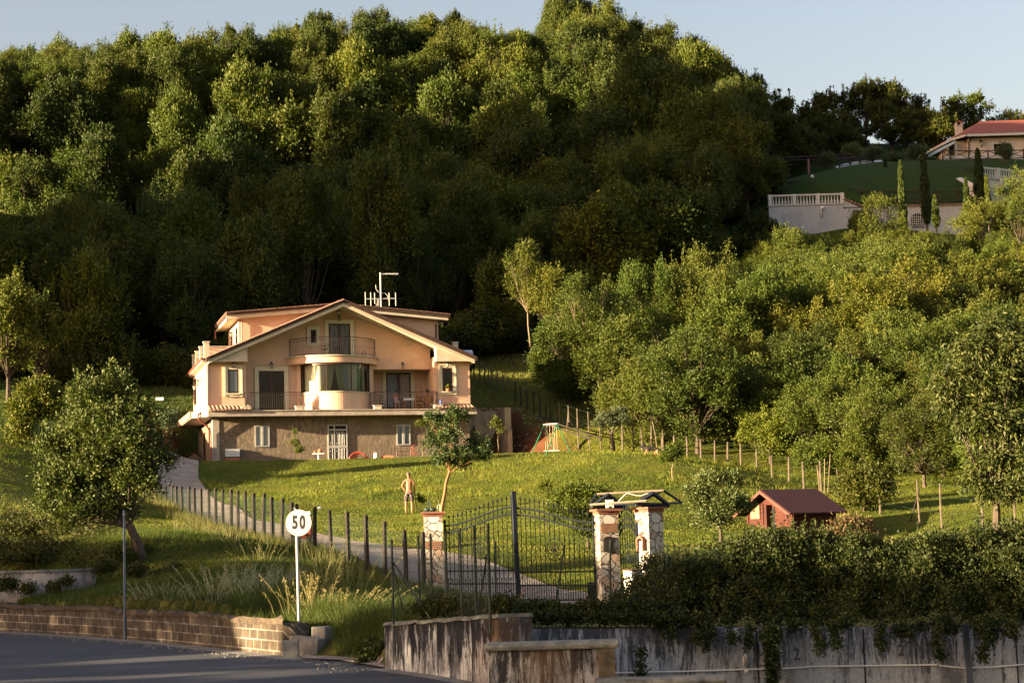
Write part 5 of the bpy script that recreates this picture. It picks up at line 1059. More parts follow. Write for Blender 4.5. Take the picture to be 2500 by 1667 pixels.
# wooden post fence along the drive
df = empty('drive_fence'); tag(df, 'row of dark wooden posts with wire beside the gravel drive', 'fence')
fp = [(380, 1183, 80), (393, 1184, 78), (406, 1186, 76), (420, 1184, 74.5), (432, 1185, 73), (445, 1186, 71.5), (462, 1187, 69.5), (477, 1190, 68), (493, 1192, 66.2), (510, 1192, 64.6), (527, 1190, 63), (544, 1194, 61.5), (563, 1194, 60), (581, 1197, 58.6), (601, 1198, 57.3), (621, 1203, 56), (644, 1204, 54.6), (666, 1212, 53.2), (689, 1215, 52), (713, 1225, 50.8), (728, 1228, 50.2), (769, 1237, 49), (809, 1244, 47.8), (852, 1247, 46.4), (898, 1256, 45), (941, 1272, 43.6), (992, 1292, 42.2), (1034, 1297, 43.2)]
pv = None; r_ = random.Random(11)
for px, py, Y in fp:
    g = gat(px, Y); zt_ = float(at(px, py, Y)[2]); lean = r_.uniform(-.03, .03) * 1.2; r0 = r_.uniform(.055, .072); m = MB(); h = zt_ - g[2]
    m.tube([(0, 0, -.3), (lean * .5 + r_.uniform(-.01, .01), 0, h * .5), (lean, 0, h - .03), (lean, 0, h)], [r0 * 1.08, r0, r0 * .92, r0 * .5], 7); m.build('post', M_wpost, df, loc=tuple(g))
    if pv is not None: netting(df, pv[0], g, pv[1] - .12, h - .12, .15, .0016)
    pv = (g, h)
g = gat(576, 58); m = MB(); m.tube([(0, 0, 0), (.12, 0, .85)], .03, 6); m.build('brace', M_wpost, df, loc=tuple(g))
# field fence behind the lawn
ff = empty('field_fence'); tag(ff, 'long line of grey wooden posts with wire climbing past the villa to the meadow', 'fence')
fq = [(1157, 876, 925, 114), (1171, 878, 932, 113), (1184, 883, 938, 112), (1194, 891, 945, 112), (1203, 896, 951, 111.5), (1215, 908, 958, 111), (1228, 914, 963, 110.4), (1242, 922, 972, 109.7), (1258, 933, 991, 109), (1272, 941, 1003, 108.7), (1288, 951, 1015, 108.3), (1304, 956, 1020, 107.9), (1320, 962, 1024, 107.5), (1332, 966, 1024, 107.1), (1344, 971, 1026, 106.7), (1367, 982, 1037, 105.9),
      (1389, 990, 1048, 105), (1413, 997, 1060, 103.6), (1441, 1004, 1070, 102), (1468, 1016, 1084, 100.4), (1496, 1028, 1090, 98.7), (1520, 1030, 1094, 97.4), (1547, 1032, 1099, 96), (1568, 1034, 1092, 95.5), (1592, 1040, 1097, 95.2), (1619, 1050, 1104, 94.8), (1648, 1062, 1110, 94.4), (1678, 1066, 1118, 94), (1711, 1072, 1126, 93.5), (1745, 1075, 1133, 93), (1777, 1078, 1135, 92.6), (1809, 1082, 1138, 92), (1848, 1096, 1143, 91.5),
      (1885, 1112, 1181, 87), (1926, 1115, 1181, 86.5), (1963, 1126, 1194, 84), (2006, 1125, 1200, 83), (2046, 1145, 1204, 81), (2095, 1150, 1225, 79), (2149, 1172, 1256, 75), (2246, 1170, 1270, 72), (2300, 1180, 1273, 71), (2400, 1190, 1282, 69), (2480, 1200, 1290, 67)]
pv = None
for px, py, pb, Y in fq:
    g = gat(px, Y); g[2] = min(g[2], float(at(px, pb - 4, Y)[2])) if abs(g[2] - float(at(px, pb, Y)[2])) < .8 else g[2]; zt_ = float(at(px, py, Y)[2]); h = max(1.0, zt_ - g[2]); lean = r_.uniform(-.05, .05); r0 = r_.uniform(.04, .055); m = MB()
    m.tube([(0, 0, -.4), (lean * .4 + r_.uniform(-.02, .02), 0, h * .5), (lean, 0, h)], [r0 * 1.05, r0, r0 * .85], 6); m.build('post', M_gpost2 if px > 1360 or px < 1250 else M_wpost, ff, loc=tuple(g))
    if pv is not None:
        m = MB()
        for f_ in (.35, .7, .97): m.tube([pv[0] + (0, 0, pv[1] * f_), g + (0, 0, h * f_)], .006, 3, False)
        m.build('wire', M_wire, ff)
    pv = (g, h)
m = MB(); m.tube([at(1308, 1027, 105.8), at(1440, 1071, 99.8)], .045, 6); m.tube([at(1325, 1022, 106), at(1469, 1071, 99.4)], .045, 6); tag(m.build('fallen_pole', M_wpost), 'two long dark poles lying down the bank behind the swing', 'pole')

# grit and small gravel gathered along the road edge
rs0 = random.Random(77); m = MB(); eg = resamp(offset_line(curb, .5)[2:9], 400)
for k in range(520):
    q = eg[rs0.randrange(400)]; r0 = rs0.uniform(.006, .022); m.ball((q[0] + rs0.gauss(0, .1), q[1] + rs0.gauss(-.15, .28), ROADZ + .006), r0, r0 * rs0.uniform(.6, 1), r0 * .7, 5, 3)
tag(m.build('road_grit', M_blk), 'loose grit and small gravel along the edge of the road', 'grit', kind='stuff')
# ------------------------------------------------------------------ single trees
def inpoly(X, Y, P):
    P = np.asarray(P); r = np.zeros(np.shape(X), bool); j = len(P) - 1
    for i in range(len(P)):
        a, b_ = P[i], P[j]; c = ((a[1] > Y) != (b_[1] > Y)) & (X < (b_[0] - a[0]) * (Y - a[1]) / (b_[1] - a[1] + 1e-12) + a[0]); r ^= c; j = i
    return r
def px_tree(name, pxc, pytop, pybot, hw, Y, leaf, n, L, Wd, seed, label, group=None, base=None, barkm=None, r0=.09, nb=12, k=(.3, .48), blobs=None, lean=None, **kw):
    """a tree whose crown fills a given part of the picture at its own distance"""
    bx = base if base is not None else pxc; g = gat(bx, Y); sc = Y / F
    def loc(px, py): p = at(px, py, Y); return p[0] - g[0], p[2] - g[2]
    if blobs:
        bl = []; rs = np.random.default_rng(seed)
        for (px, py, rw, rh) in blobs: x, z = loc(px, py); bl.append((x, rs.uniform(-.5, .5) * rw * sc, z, rw * sc, rw * sc * .95, rh * sc))
    else:
        cx0, zt_ = loc(pxc, pytop); _, zb = loc(pxc, pybot); zb = max(zb, .15); R = hw * sc
        bl = [(b_[0] + cx0, b_[1], b_[2], b_[3], b_[4], b_[5]) for b_ in autoblobs(R, zb, zt_, seed, nb, k)]
    V, Q, rnd, cc = crown(bl, n, L, Wd, seed, **kw); e = empty(name, tuple(g)); tag(e, label, 'tree' if 'shrub' not in name and 'bush' not in name else 'bush', group)
    zlow = min(b_[2] - b_[5] for b_ in bl); zm = np.mean([b_[2] for b_ in bl]); xm = np.mean([b_[0] for b_ in bl]); bh = max(.2, min(zlow + .3, zm * .6))
    link('trunk', limbs(bh, bl, r0, seed, lean=lean if lean else (xm * bh / max(zm, .5), 0)).mesh('trunk', barkm or bark), e); link('crown', npmesh('crown', V, Q, leaf, {'rnd': rnd}), e); return e
G = 'trees of the orchard slope on the right'
T = px_tree
# left foreground tree (leaning trunk) and neighbours
T('small_tree', 250, 920, 1290, 0, 46.5, leafmat('plum_leaf', [(.028, .046, .010), (.070, .086, .016), (.15, .15, .034)], spec=.3, dim=.9), 46000, .09, .05, 1, 'broad round tree with a leaning trunk on the left bank', base=350, r0=.13, cl=.24, shell=.35, up=.45, per=22, shoots=.35, sl=.5, holes=.12,
  blobs=[(250, 1060, 95, 80), (175, 1110, 80, 85), (320, 1090, 85, 85), (230, 1180, 100, 80), (150, 1200, 60, 60), (330, 1180, 70, 65), (395, 1130, 35, 45), (230, 985, 55, 50), (290, 960, 30, 55), (195, 975, 28, 40), (265, 935, 12, 35), (340, 1010, 40, 35), (120, 1100, 40, 40), (280, 1250, 55, 40), (190, 1270, 60, 40), (240, 1120, 70, 60), (120, 1240, 40, 35)])
T('small_tree', 90, 930, 1090, 60, 84, L_olivegold, 9000, .16, .08, 2, 'yellow green tree standing behind the left bank', blobs=[(95, 960, 45, 35), (60, 1010, 40, 45), (110, 1010, 45, 45), (50, 1060, 35, 35), (130, 975, 25, 30)], cl=.35, up=.4)
T('small_tree', 20, 640, 960, 85, 103, L_olivegold, 14000, .2, .10, 19, 'tall leafy tree at the left edge catching the low sun', nb=22, k=(.18, .36), cl=.45, shell=.5, up=.5, r0=.15, shoots=.3, holes=.2)
T('small_tree', 95, 720, 950, 55, 106, L_mid, 10000, .2, .10, 18, 'second sunlit tree just right of the one at the left edge', nb=18, k=(.18, .36), cl=.45, shell=.5, up=.5, r0=.12, shoots=.3, holes=.2)
T('small_tree', 390, 1000, 1090, 30, 92, L_silver, 1500, .12, .06, 3, 'thin young tree by the parking area left of the villa', blobs=[(400, 1040, 28, 30), (420, 1015, 14, 14)], cl=.3, r0=.03)
# young twin stemmed tree before the villa
T('young_tree', 1095, 990, 1180, 70, 71, leafmat('peach_leaf', [(.035, .06, .012), (.075, .105, .018), (.13, .15, .035)], spec=.5), 9000, .14, .05, 4, 'young twin stemmed tree with bare orange trunk in the middle of the lawn', base=1076, barkm=barko, r0=.07, cl=.17, shell=.3, up=.1, droop=.2, per=16, spread=.7,
  blobs=[(1078, 1030, 38, 30), (1120, 1022, 30, 30), (1060, 1080, 28, 35), (1100, 1075, 35, 40), (1085, 1125, 40, 40), (1130, 1110, 35, 28), (1165, 1090, 35, 28), (1180, 1115, 20, 25), (1050, 1015, 15, 12), (1105, 1002, 15, 12), (1140, 1140, 15, 20)])
T('peach_tree', 1400, 1165, 1300, 65, 56, L_fresh, 11000, .12, .035, 5, 'bright green narrow leaved tree behind the right gate leaf', base=1437, r0=.045, cl=.2, shell=.3, up=-.05, droop=.35, spread=.6, per=18, blobs=[(1415, 1200, 30, 30), (1385, 1215, 30, 30), (1445, 1215, 32, 32), (1360, 1255, 28, 30), (1400, 1260, 40, 35), (1450, 1265, 32, 35), (1420, 1300, 30, 25), (1480, 1200, 12, 22)])
T('sapling', 1332, 1170, 1240, 16, 64, L_fresh, 900, .11, .035, 6, 'thin green sapling left of the bright peach tree', blobs=[(1330, 1190, 14, 20), (1345, 1215, 12, 16)], r0=.018, cl=.15, droop=.2)
T('small_tree', 1745, 1150, 1290, 80, 61, leafmat('pale_peach_leaf', [(.05, .07, .015), (.11, .13, .03), (.22, .21, .07)], spec=.5), 11000, .13, .042, 7, 'pale leaved fruit tree standing left of the red shed', base=1762, r0=.06, cl=.22, shell=.35, droop=.2, spread=.7, blobs=[(1725, 1175, 28, 28), (1785, 1175, 30, 25), (1715, 1225, 40, 35), (1770, 1225, 42, 38), (1740, 1270, 45, 28), (1810, 1235, 30, 25), (1690, 1200, 22, 22)])
T('sapling', 1640, 1075, 1150, 25, 82, L_mid, 2600, .12, .055, 8, 'staked sapling with a round crown near the dog', base=1643, barkm=barkl, r0=.03, blobs=[(1640, 1110, 24, 24), (1655, 1095, 15, 18), (1628, 1120, 16, 20)], cl=.18)
T('sapling', 722, 1050, 1110, 14, 96, L_olivegold, 900, .11, .05, 9, 'small yellow leaved sapling against the basement wall left of the door', r0=.018, blobs=[(722, 1060, 9, 14), (718, 1085, 13, 16), (730, 1100, 10, 10)], cl=.15)
T('sapling', 1032, 1020, 1045, 14, 96, L_mid, 350, .12, .05, 10, 'thin sapling with a pale stem right of the basement window', barkm=barkl, r0=.022, blobs=[(1026, 1033, 10, 9), (1040, 1030, 7, 6)], cl=.16)
T('sapling', 1212, 1020, 1065, 16, 93, L_olivegold, 700, .12, .05, 11, 'thin sapling in front of the retaining wall corner', base=1216, barkm=barkl, r0=.022, blobs=[(1210, 1035, 14, 16), (1222, 1052, 8, 10)], cl=.18)
T('olive_tree', 1490, 992, 1110, 40, 95.5, L_silver, 6500, .13, .045, 12, 'small olive tree with a forked trunk beside the field fence', base=1497, r0=.12, blobs=[(1475, 1022, 16, 16), (1508, 1010, 22, 18), (1462, 1040, 14, 14), (1520, 1030, 18, 16), (1490, 1035, 20, 16)], cl=.2)
# orchard slope
oak = [(L_mid, 'mid green'), (L_olivegold, 'olive gold'), (L_fresh, 'fresh green'), (L_dark, 'dark green')]
orch = [ # name pxc top bot hw Y leafindex n seed label base
 ('slim_tree', 1284, 585, 735, 48, 123, 0, 7000, 20, 'slim tree with a bare pale trunk right behind the villa', 1298),
 ('tree', 1345, 660, 800, 60, 122, 1, 9000, 21, 'yellow green tree at the left end of the orchard trees', 1352),
 ('tree', 1425, 665, 900, 95, 110, 1, 17000, 22, 'broad gold green tree with forked pale trunk above the olive tree', 1462),
 ('tree', 1575, 640, 860, 75, 116, 2, 12000, 23, 'upright green tree between the gold tree and the tall spiky one', None),
 ('tree', 1705, 615, 860, 110, 117, 1, 20000, 24, 'tall tree with spiky upright golden shoots', None),
 ('tree', 1625, 800, 1075, 105, 104, 0, 18000, 25, 'round brownish green tree reaching low above the field fence', 1650),
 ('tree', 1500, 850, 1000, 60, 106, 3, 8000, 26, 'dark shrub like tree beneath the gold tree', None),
 ('tree', 1860, 655, 900, 105, 114, 2, 17000, 27, 'fresh green tree right of the spiky golden tree', None),
 ('tree', 1790, 870, 1090, 95, 101, 2, 16000, 28, 'deep green maple like tree low above the fence posts', None),
 ('tree', 1960, 830, 1110, 110, 99, 0, 18000, 29, 'full green tree standing above the red shed roof at left', None),
 ('tree', 2090, 560, 800, 130, 126, 1, 20000, 30, 'large gold green tree just below the pale villa wall', None),
 ('tree', 1990, 640, 880, 95, 118, 2, 14000, 31, 'green tree between the two large gold green trees', None),
 ('tree', 2240, 590, 830, 110, 124, 0, 17000, 32, 'tree with hanging pale leaves below the cypresses', None),
 ('tree', 2390, 650, 880, 110, 120, 1, 17000, 33, 'brown gold tree on the far right of the orchard slope', None),
 ('tree', 2150, 770, 1080, 120, 106, 1, 20000, 34, 'wide olive brown tree with bare pale stems inside', None),
 ('tree', 2290, 830, 1120, 100, 102, 2, 16000, 35, 'green tree behind the large dark leaved one', None),
 ('tree', 2080, 900, 1160, 90, 95, 0, 14000, 36, 'green tree directly above the red shed ridge', None),
 ('tree', 2490, 590, 800, 90, 128, 2, 12000, 37, 'green tree cut by the right edge above the slope', None),
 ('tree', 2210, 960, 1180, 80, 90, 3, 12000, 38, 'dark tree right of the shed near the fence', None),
 ('bush', 1925, 560, 650, 50, 133, 1, 6000, 39, 'golden bush left of the pale villa wall foot', None),
 ('bush', 1995, 575, 640, 40, 134, 1, 4500, 40, 'smaller golden bush beside the wall foot', None),
 ('bush', 2145, 480, 590, 62, 140, 1, 8000, 41, 'thin orange gold shrub in front of the pale villa wall', None),
 ('bush', 2400, 500, 640, 70, 137, 1, 9000, 42, 'gold shrub at the foot of the right balustrade wall', None),
 ('tree', 2490, 400, 600, 60, 135, 1, 11000, 43, 'tall gold green tree at the right edge before the balustrade', None),
 ('bush', 2110, 1160, 1270, 55, 76, 3, 9000, 44, 'dark round bush just right of the red shed', None),
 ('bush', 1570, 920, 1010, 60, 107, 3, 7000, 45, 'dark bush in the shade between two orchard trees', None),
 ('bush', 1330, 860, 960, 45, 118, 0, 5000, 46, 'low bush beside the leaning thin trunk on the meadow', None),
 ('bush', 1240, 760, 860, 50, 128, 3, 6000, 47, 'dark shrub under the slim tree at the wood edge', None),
 ('bush', 1390, 880, 965, 60, 112, 2, 7000, 48, 'green undergrowth below the gold green forked tree', None),
 ('bush', 1720, 960, 1080, 70, 100, 3, 9000, 49, 'dark leafy bush between the maple like tree and the round tree', None),
 ('bush', 2000, 1080, 1170, 60, 90, 0, 7000, 50, 'leafy bush hanging over the fence posts above the shed', None),
 ('bush', 2400, 1050, 1200, 70, 82, 2, 9000, 51, 'green bush behind the fence post with a brace', None),
 ('bush', 1880, 1000, 1110, 60, 94, 2, 8000, 52, 'light green bush low above the fence left of the shed', None)]
for nm, pc, pt, pb, hw, Y, li, n, sd, lab, bs_x in orch:
    T('orchard_tree' if nm != 'bush' else 'bush', pc, pt - 8, pb + 25, hw * 1.32, Y, oak[li][0], int(n * 1.8), .15 if nm != 'bush' else .13, .07, sd, lab, G if nm != 'bush' else 'bushes on the orchard slope', base=bs_x, barkm=barkl if sd in (20, 22, 34) else bark, r0=.13 if hw > 80 else .07, nb=24, k=(.16, .34), holes=.15, shoots=.5 if sd in (24, 23) else .2, sl=1.3 if sd in (24, 23) else .7,
      cl=.36, shell=.55, up=.75 if sd in (24, 23, 30) else (.1 if sd in (32,) else .35), vert=2.0 if sd in (24, 23) else 1.2, per=26)
g = gat(1322, 117); m = MB(); m.tube([(0, 0, -.3), (.4, 0, 1.0), (1.1, 0, 2.3), (1.5, 0, 3.2), (1.7, 0, 4.4)], [.09, .08, .07, .06, .03], 6); tag(m.build('leaning_trunk', barkl, loc=tuple(g)), 'thin pale leaning trunk on the meadow behind the fence', 'tree')
g = gat(2240, 100); m = MB(); r_ = random.Random(5)
for k in range(11): a = r_.uniform(-1, 1); m.tube([(a * .5, 0, 0), (a * 1.0, r_.uniform(-.4, .2), 2.0), (a * 1.6 + r_.uniform(-.3, .3), r_.uniform(-.6, 0), 4.2)], [.05, .04, .015], 5)
tag(m.build('bare_shrub', barkl, loc=(g[0], g[1], g[2] + .8)), 'cluster of bare pale stems showing inside the olive brown tree', 'tree')
OKs = [Kind('slope_tree', autoblobs(2.7, .1, 6.4, 300 + i, 32, (.15, .31)), 26000, .15, .07, 320 + i, [L_mid, L_olivegold, L_fresh, L_dark][i], bark, .12, 1.2, cl=.36, shell=.55, up=.4, per=22, vert=1.3, holes=.15, shoots=.25, sl=.7) for i in range(4)]
fr_ = random.Random(9); cnt = 0
for Y in [84, 88, 92, 95.5] + list(np.arange(98.5, 140, 4.2)):
    lo = np.interp(Y, [84, 88, 92, 95.5, 99, 108, 118, 130, 140], [2260, 2100, 1960, 1690, 1640, 1480, 1400, 1560, 1780])
    for px in np.arange(lo, 2620, 4.4 / Y * F):
        pp = px + fr_.uniform(-30, 30); yy = Y + fr_.uniform(-1.5, 1.5); g = gat(pp, yy); s = fr_.uniform(.7, 1.1)
        if yy > 120: s *= .85
        top = proj((g[0], g[1], g[2] + 6.3 * s))[1]; lim = np.interp(pp, [1380, 1500, 1700, 1900, 2050, 2500, 2700], [690, 660, 640, 575, 560, 560, 560])
        if top < lim: s *= max(.35, (g[2] * 0 + (proj((g[0], g[1], g[2]))[1] - lim) / max(1, proj((g[0], g[1], g[2]))[1] - top)))
        qi = fr_.choice([0, 0, 1, 1, 2, 3]); rowl = ['nearest the fence', 'in the second row', 'in mid slope', 'high on the slope', 'just below the pale wall'][min(4, int(max(0, yy - 93) / 9.6))]
        coll = ['above the dog', 'above the staked sapling', 'above the pale fruit tree', "above the shed's left end", 'above the shed', 'above the photinia bush', 'left of the dark walnut tree', 'behind the dark walnut tree', 'at the right edge'][int(np.searchsorted([1560, 1680, 1790, 1900, 2030, 2150, 2280, 2420], pp))]
        tree(OKs[qi], 'orchard_tree', tuple(g + (0, 0, -.2)), (s * 1.1, s * 1.1, s), fr_.uniform(0, 6.28), ['mid green', 'gold green', 'fresh green', 'dark green'][qi] + (' small' if s < .75 else '') + ' orchard tree ' + rowl + ' ' + coll, 'tree', 'trees filling the orchard slope'); cnt += 1
print('fill', cnt)
# large dark leaved tree at the right
T('walnut_tree', 2420, 770, 1280, 0, 62, leafmat('long_dark_leaf', [(.030, .044, .009), (.075, .088, .016), (.18, .17, .045)], spec=.35), 30000, .21, .062, 60, 'big dark tree with long drooping leaves at the right edge', base=2440, r0=.16, cl=.33, shell=.4, up=-.15, droop=.5, spread=.7, per=20,
  blobs=[(2420, 810, 28, 35), (2370, 860, 45, 45), (2450, 870, 50, 50), (2500, 830, 40, 50), (2340, 930, 50, 50), (2420, 950, 70, 60), (2500, 950, 60, 60), (2330, 1000, 45, 40), (2400, 1040, 70, 50), (2480, 1060, 70, 60), (2420, 1130, 60, 45), (2500, 1150, 50, 50), (2440, 1210, 55, 40), (2380, 1180, 30, 30), (2310, 960, 25, 25)])
# skyline trees on the right
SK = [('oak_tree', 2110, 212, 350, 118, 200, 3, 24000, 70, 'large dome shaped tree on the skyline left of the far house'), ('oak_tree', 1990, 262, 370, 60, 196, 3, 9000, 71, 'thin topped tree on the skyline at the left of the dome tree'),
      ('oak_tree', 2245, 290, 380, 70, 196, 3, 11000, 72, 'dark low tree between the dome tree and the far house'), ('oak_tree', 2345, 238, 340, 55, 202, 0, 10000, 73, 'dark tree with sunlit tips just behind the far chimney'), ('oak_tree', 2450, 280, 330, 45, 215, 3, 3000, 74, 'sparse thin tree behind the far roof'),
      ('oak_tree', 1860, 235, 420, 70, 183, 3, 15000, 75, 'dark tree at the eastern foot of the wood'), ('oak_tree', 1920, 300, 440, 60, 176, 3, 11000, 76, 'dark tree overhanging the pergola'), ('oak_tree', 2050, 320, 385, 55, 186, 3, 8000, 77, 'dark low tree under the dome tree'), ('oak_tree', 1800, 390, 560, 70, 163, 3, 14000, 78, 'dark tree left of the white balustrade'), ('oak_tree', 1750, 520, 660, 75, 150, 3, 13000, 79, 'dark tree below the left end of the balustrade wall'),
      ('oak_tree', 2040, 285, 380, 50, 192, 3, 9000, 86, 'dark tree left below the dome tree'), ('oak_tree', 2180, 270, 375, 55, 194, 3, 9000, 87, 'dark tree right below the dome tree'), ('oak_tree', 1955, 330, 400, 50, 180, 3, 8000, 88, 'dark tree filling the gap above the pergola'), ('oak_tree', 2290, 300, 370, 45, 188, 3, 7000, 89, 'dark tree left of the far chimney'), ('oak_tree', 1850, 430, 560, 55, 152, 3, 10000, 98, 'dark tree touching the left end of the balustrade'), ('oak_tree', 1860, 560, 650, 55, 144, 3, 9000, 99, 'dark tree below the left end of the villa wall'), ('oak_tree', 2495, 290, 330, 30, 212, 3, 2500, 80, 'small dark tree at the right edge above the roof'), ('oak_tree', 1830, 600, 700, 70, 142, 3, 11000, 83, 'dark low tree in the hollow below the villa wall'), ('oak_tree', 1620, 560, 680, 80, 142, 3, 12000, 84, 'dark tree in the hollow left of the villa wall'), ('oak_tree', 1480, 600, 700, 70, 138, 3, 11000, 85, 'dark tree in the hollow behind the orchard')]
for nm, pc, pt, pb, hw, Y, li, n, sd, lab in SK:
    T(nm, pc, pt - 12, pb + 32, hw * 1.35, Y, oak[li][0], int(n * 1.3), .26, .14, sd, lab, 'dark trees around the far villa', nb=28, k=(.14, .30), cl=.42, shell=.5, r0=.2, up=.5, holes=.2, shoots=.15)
for k, (px, pt, pb, hw, Y, lab) in enumerate([(2130, 352, 400, 30, 172, 'grey green olive on the upper lawn near the white path'), (2075, 350, 395, 30, 174, 'low grey olive left of the white path bend'), (2235, 352, 395, 38, 172, 'grey green olive before the far terrace'), (2015, 370, 425, 24, 166, 'thin grey olive beside the pergola'), (2180, 380, 440, 26, 163, 'small grey shrub in the middle of the upper lawn'), (2450, 350, 395, 22, 163, 'small olive in front of the far dark window'), (1905, 520, 565, 35, 150, 'dark teal shrub at the left end of the villa wall')]):
    T('olive_shrub', px, pt, pb, hw, Y, L_silver if k < 6 else L_dark, 3500, .17, .08, 90 + k, lab, 'olives on the upper lawn' if k < 6 else None, r0=.05, cl=.35, nb=9)
# cypresses
def cypress(px, pt, pb, hw, Y, leaf, seed, lab):
    g = gat(px, Y); zt_ = float(at(px, pt, Y)[2]); zb = float(at(px, pb, Y)[2]); h = zt_ - zb; R = hw * Y / F; rs = np.random.default_rng(seed); n = 5200
    t = rs.uniform(0, 1, n) ** .9; rad = R * np.clip(np.minimum(t * 6 + .35, 1) * (1 - t) ** .45, 0, 1) * (1 + .22 * np.sin(t * 23 + seed) * rs.uniform(.3, 1, n)); a = rs.uniform(0, 2 * pi, n); q = rs.uniform(.6, 1.05, n)
    pos = np.stack([rad * q * np.cos(a), rad * q * np.sin(a), t * h], -1); nr = np.stack([np.cos(a) * .35, np.sin(a) * .35, np.ones(n)], -1); V, Q = leaves(pos, nr, .34, .10, rs, .8, .35)
    e = empty('cypress', (g[0], g[1], zb)); tag(e, lab, 'tree', 'cypresses by the far villa'); link('foliage', npmesh('foliage', V, Q, leaf, {'rnd': rs.uniform(0, 1, n)}), e); m = MB(); m.tube([(0, 0, -1.5 - max(0, zb - g[2])), (0, 0, h * .7)], [.12, .03], 6); m.build('trunk', bark, e)
for a in [(2209, 395, 570, 11, 140, L_cypl, 1, 'bright cypress leftmost in the row before the pale wall'), (2264, 365, 545, 14, 147, L_cyp, 2, 'tall dark cypress left of the arched window'), (2289, 480, 552, 10, 140, L_cypl, 3, 'short cypress right of the arched window'), (2367, 436, 540, 9, 140, L_cypl, 4, 'bright slender cypress under the stair wall'), (2398, 365, 520, 17, 148, L_cyp, 5, 'tallest darkest cypress beside the right balustrade'), (2418, 430, 520, 8, 140.5, L_cypl, 6, 'small bright cypress below the right balustrade'), (2161, 385, 470, 7, 158, L_cyp, 7, 'thin dark cypress alone on the upper lawn')]: cypress(*a)
# ------------------------------------------------------------------ hedges, creepers and scrub
def mass(name, boxes, n, L, Wd, leaf, seed, lab, cat='hedge', shell=.6, **k):
    """leafy mass over world-space ellipsoids"""
    V, Q, rnd, cc = crown(boxes, n, L, Wd, seed, shell=shell, **k); o = link(name, npmesh(name, V, Q, leaf, {'rnd': rnd})); return tag(o, lab, cat)
L_hedge = leafmat('hedge_leaf', [(.020, .034, .008), (.050, .066, .014), (.13, .13, .03)], spec=.25, dim=.62); L_ivy = leafmat('ivy_leaf', [(.025, .036, .008), (.055, .065, .013), (.13, .12, .03)], spec=.25, dim=.62)
L_scrub = leafmat('scrub_leaf', [(.030, .042, .012), (.075, .080, .02), (.15, .13, .035)]); L_photinia = leafmat('photinia_leaf', [(.06, .06, .02), (.16, .10, .04), (.28, .14, .07)], spec=.5)
def wb(px, py, Y, rw, rh, ry=None): p = at(px, py, Y); s_ = Y / F; return (*p, rw * s_, (ry if ry else rw) * s_, rh * s_)
rs_ = random.Random(2); B = []
for px in range(1640, 2760, 34):
    top = np.interp(px, [1600, 1700, 1830, 1950, 2060, 2160, 2300, 2500, 2760], [1390, 1335, 1306, 1284, 1296, 1322, 1300, 1292, 1295]); 
    top += rs_.uniform(-9, 9)
    for py in np.arange(top + 32, 1518, 38): B.append(wb(px + rs_.uniform(-12, 12), py + rs_.uniform(-8, 8), 27.2 + rs_.uniform(-.3, .5) + (1500 - py) * .006, rs_.uniform(26, 46), rs_.uniform(22, 38), 60))
mass('hedge', B, 150000, .052, .03, L_hedge, 5, 'long dense hedge spilling over the top of the right retaining wall', shell=.6, cl=.12, up=.4, per=16, shoots=.15, sl=.3)
B = [wb(px, 1400 + rs_.uniform(-40, 60), 28.5 + rs_.uniform(0, .8), 34, 34, 50) for px in range(1560, 1720, 20)] + [wb(px, 1470 + rs_.uniform(-10, 30), 27.6, 34, 26, 40) for px in range(1520, 1760, 22)]
mass('creeper', B, 17000, .06, .034, L_ivy, 6, 'sunlit creeper climbing the thin wire fence right of the pillars', 'creeper', shell=.3, cl=.16, up=.2, per=14)
B = [wb(px, 1496 + rs_.uniform(-8, 8) - (6 if px < 1240 else 0), 26.2 + rs_.uniform(0, .3), 30, 20, 30) for px in range(1200, 1640, 18)] + [wb(px, 1512, 25.9, 26, 12, 16) for px in range(1225, 1700, 18)]
mass('ivy', B, 20000, .055, .036, L_ivy, 7, 'dark ivy band along the wall top in front of the gate', 'ivy', shell=.6, cl=.09, up=.1, droop=.1, per=14)
B = [wb(px, 1488 + rs_.uniform(-16, 12) + (1160 - px) * .03, 27.9 - (px - 950) * .012, 22, 22, 26) for px in range(1030, 1240, 16)]
mass('ivy', B, 9000, .055, .036, L_ivy, 8, 'ivy clump growing behind the green fence posts', 'ivy', shell=.5, cl=.10, up=.2, per=14)
B = [wb(px, 1556 + rs_.uniform(-6, 6), 25.75, 16, 20, 8) for px in (1700, 1790, 1870, 1890)] + [wb(px, 1530 + rs_.uniform(-14, 16), 26.0, rs_.uniform(12, 28), rs_.uniform(8, 22), 14) for px in [rs_.uniform(1600, 2560) for _ in range(20)]] + [wb(px + (y - 1530) * rs_.uniform(-.25, .25), y, 25.8, 7, 12, 6) for px in (1640, 1735, 1830, 1990, 2035, 2150, 2290, 2410, 2470) for y in range(1528, 1528 + rs_.choice((30, 55, 85)), 13)] + [wb(1885, y, 25.75, 14, 18, 8) for y in range(1540, 1670, 16)] + [wb(1872 + (y - 1540) * .2, y, 25.7, 9, 14, 6) for y in range(1560, 1640, 16)] + [wb(1565, y, 25.6, 12, 14, 6) for y in (1600, 1625, 1650)]
mass('hanging_creeper', B, 19000, .05, .03, L_hedge, 9, 'creeper strands hanging down the face of the right retaining wall', 'creeper', shell=.1, cl=.09, up=-.2, droop=.5, per=12)
B = [wb(px, py + rs_.uniform(-8, 8), 64, 30, 26, 30) for px, py in ((2040, 1300), (2070, 1285), (2095, 1292), (2120, 1310), (2060, 1320), (2100, 1325))]
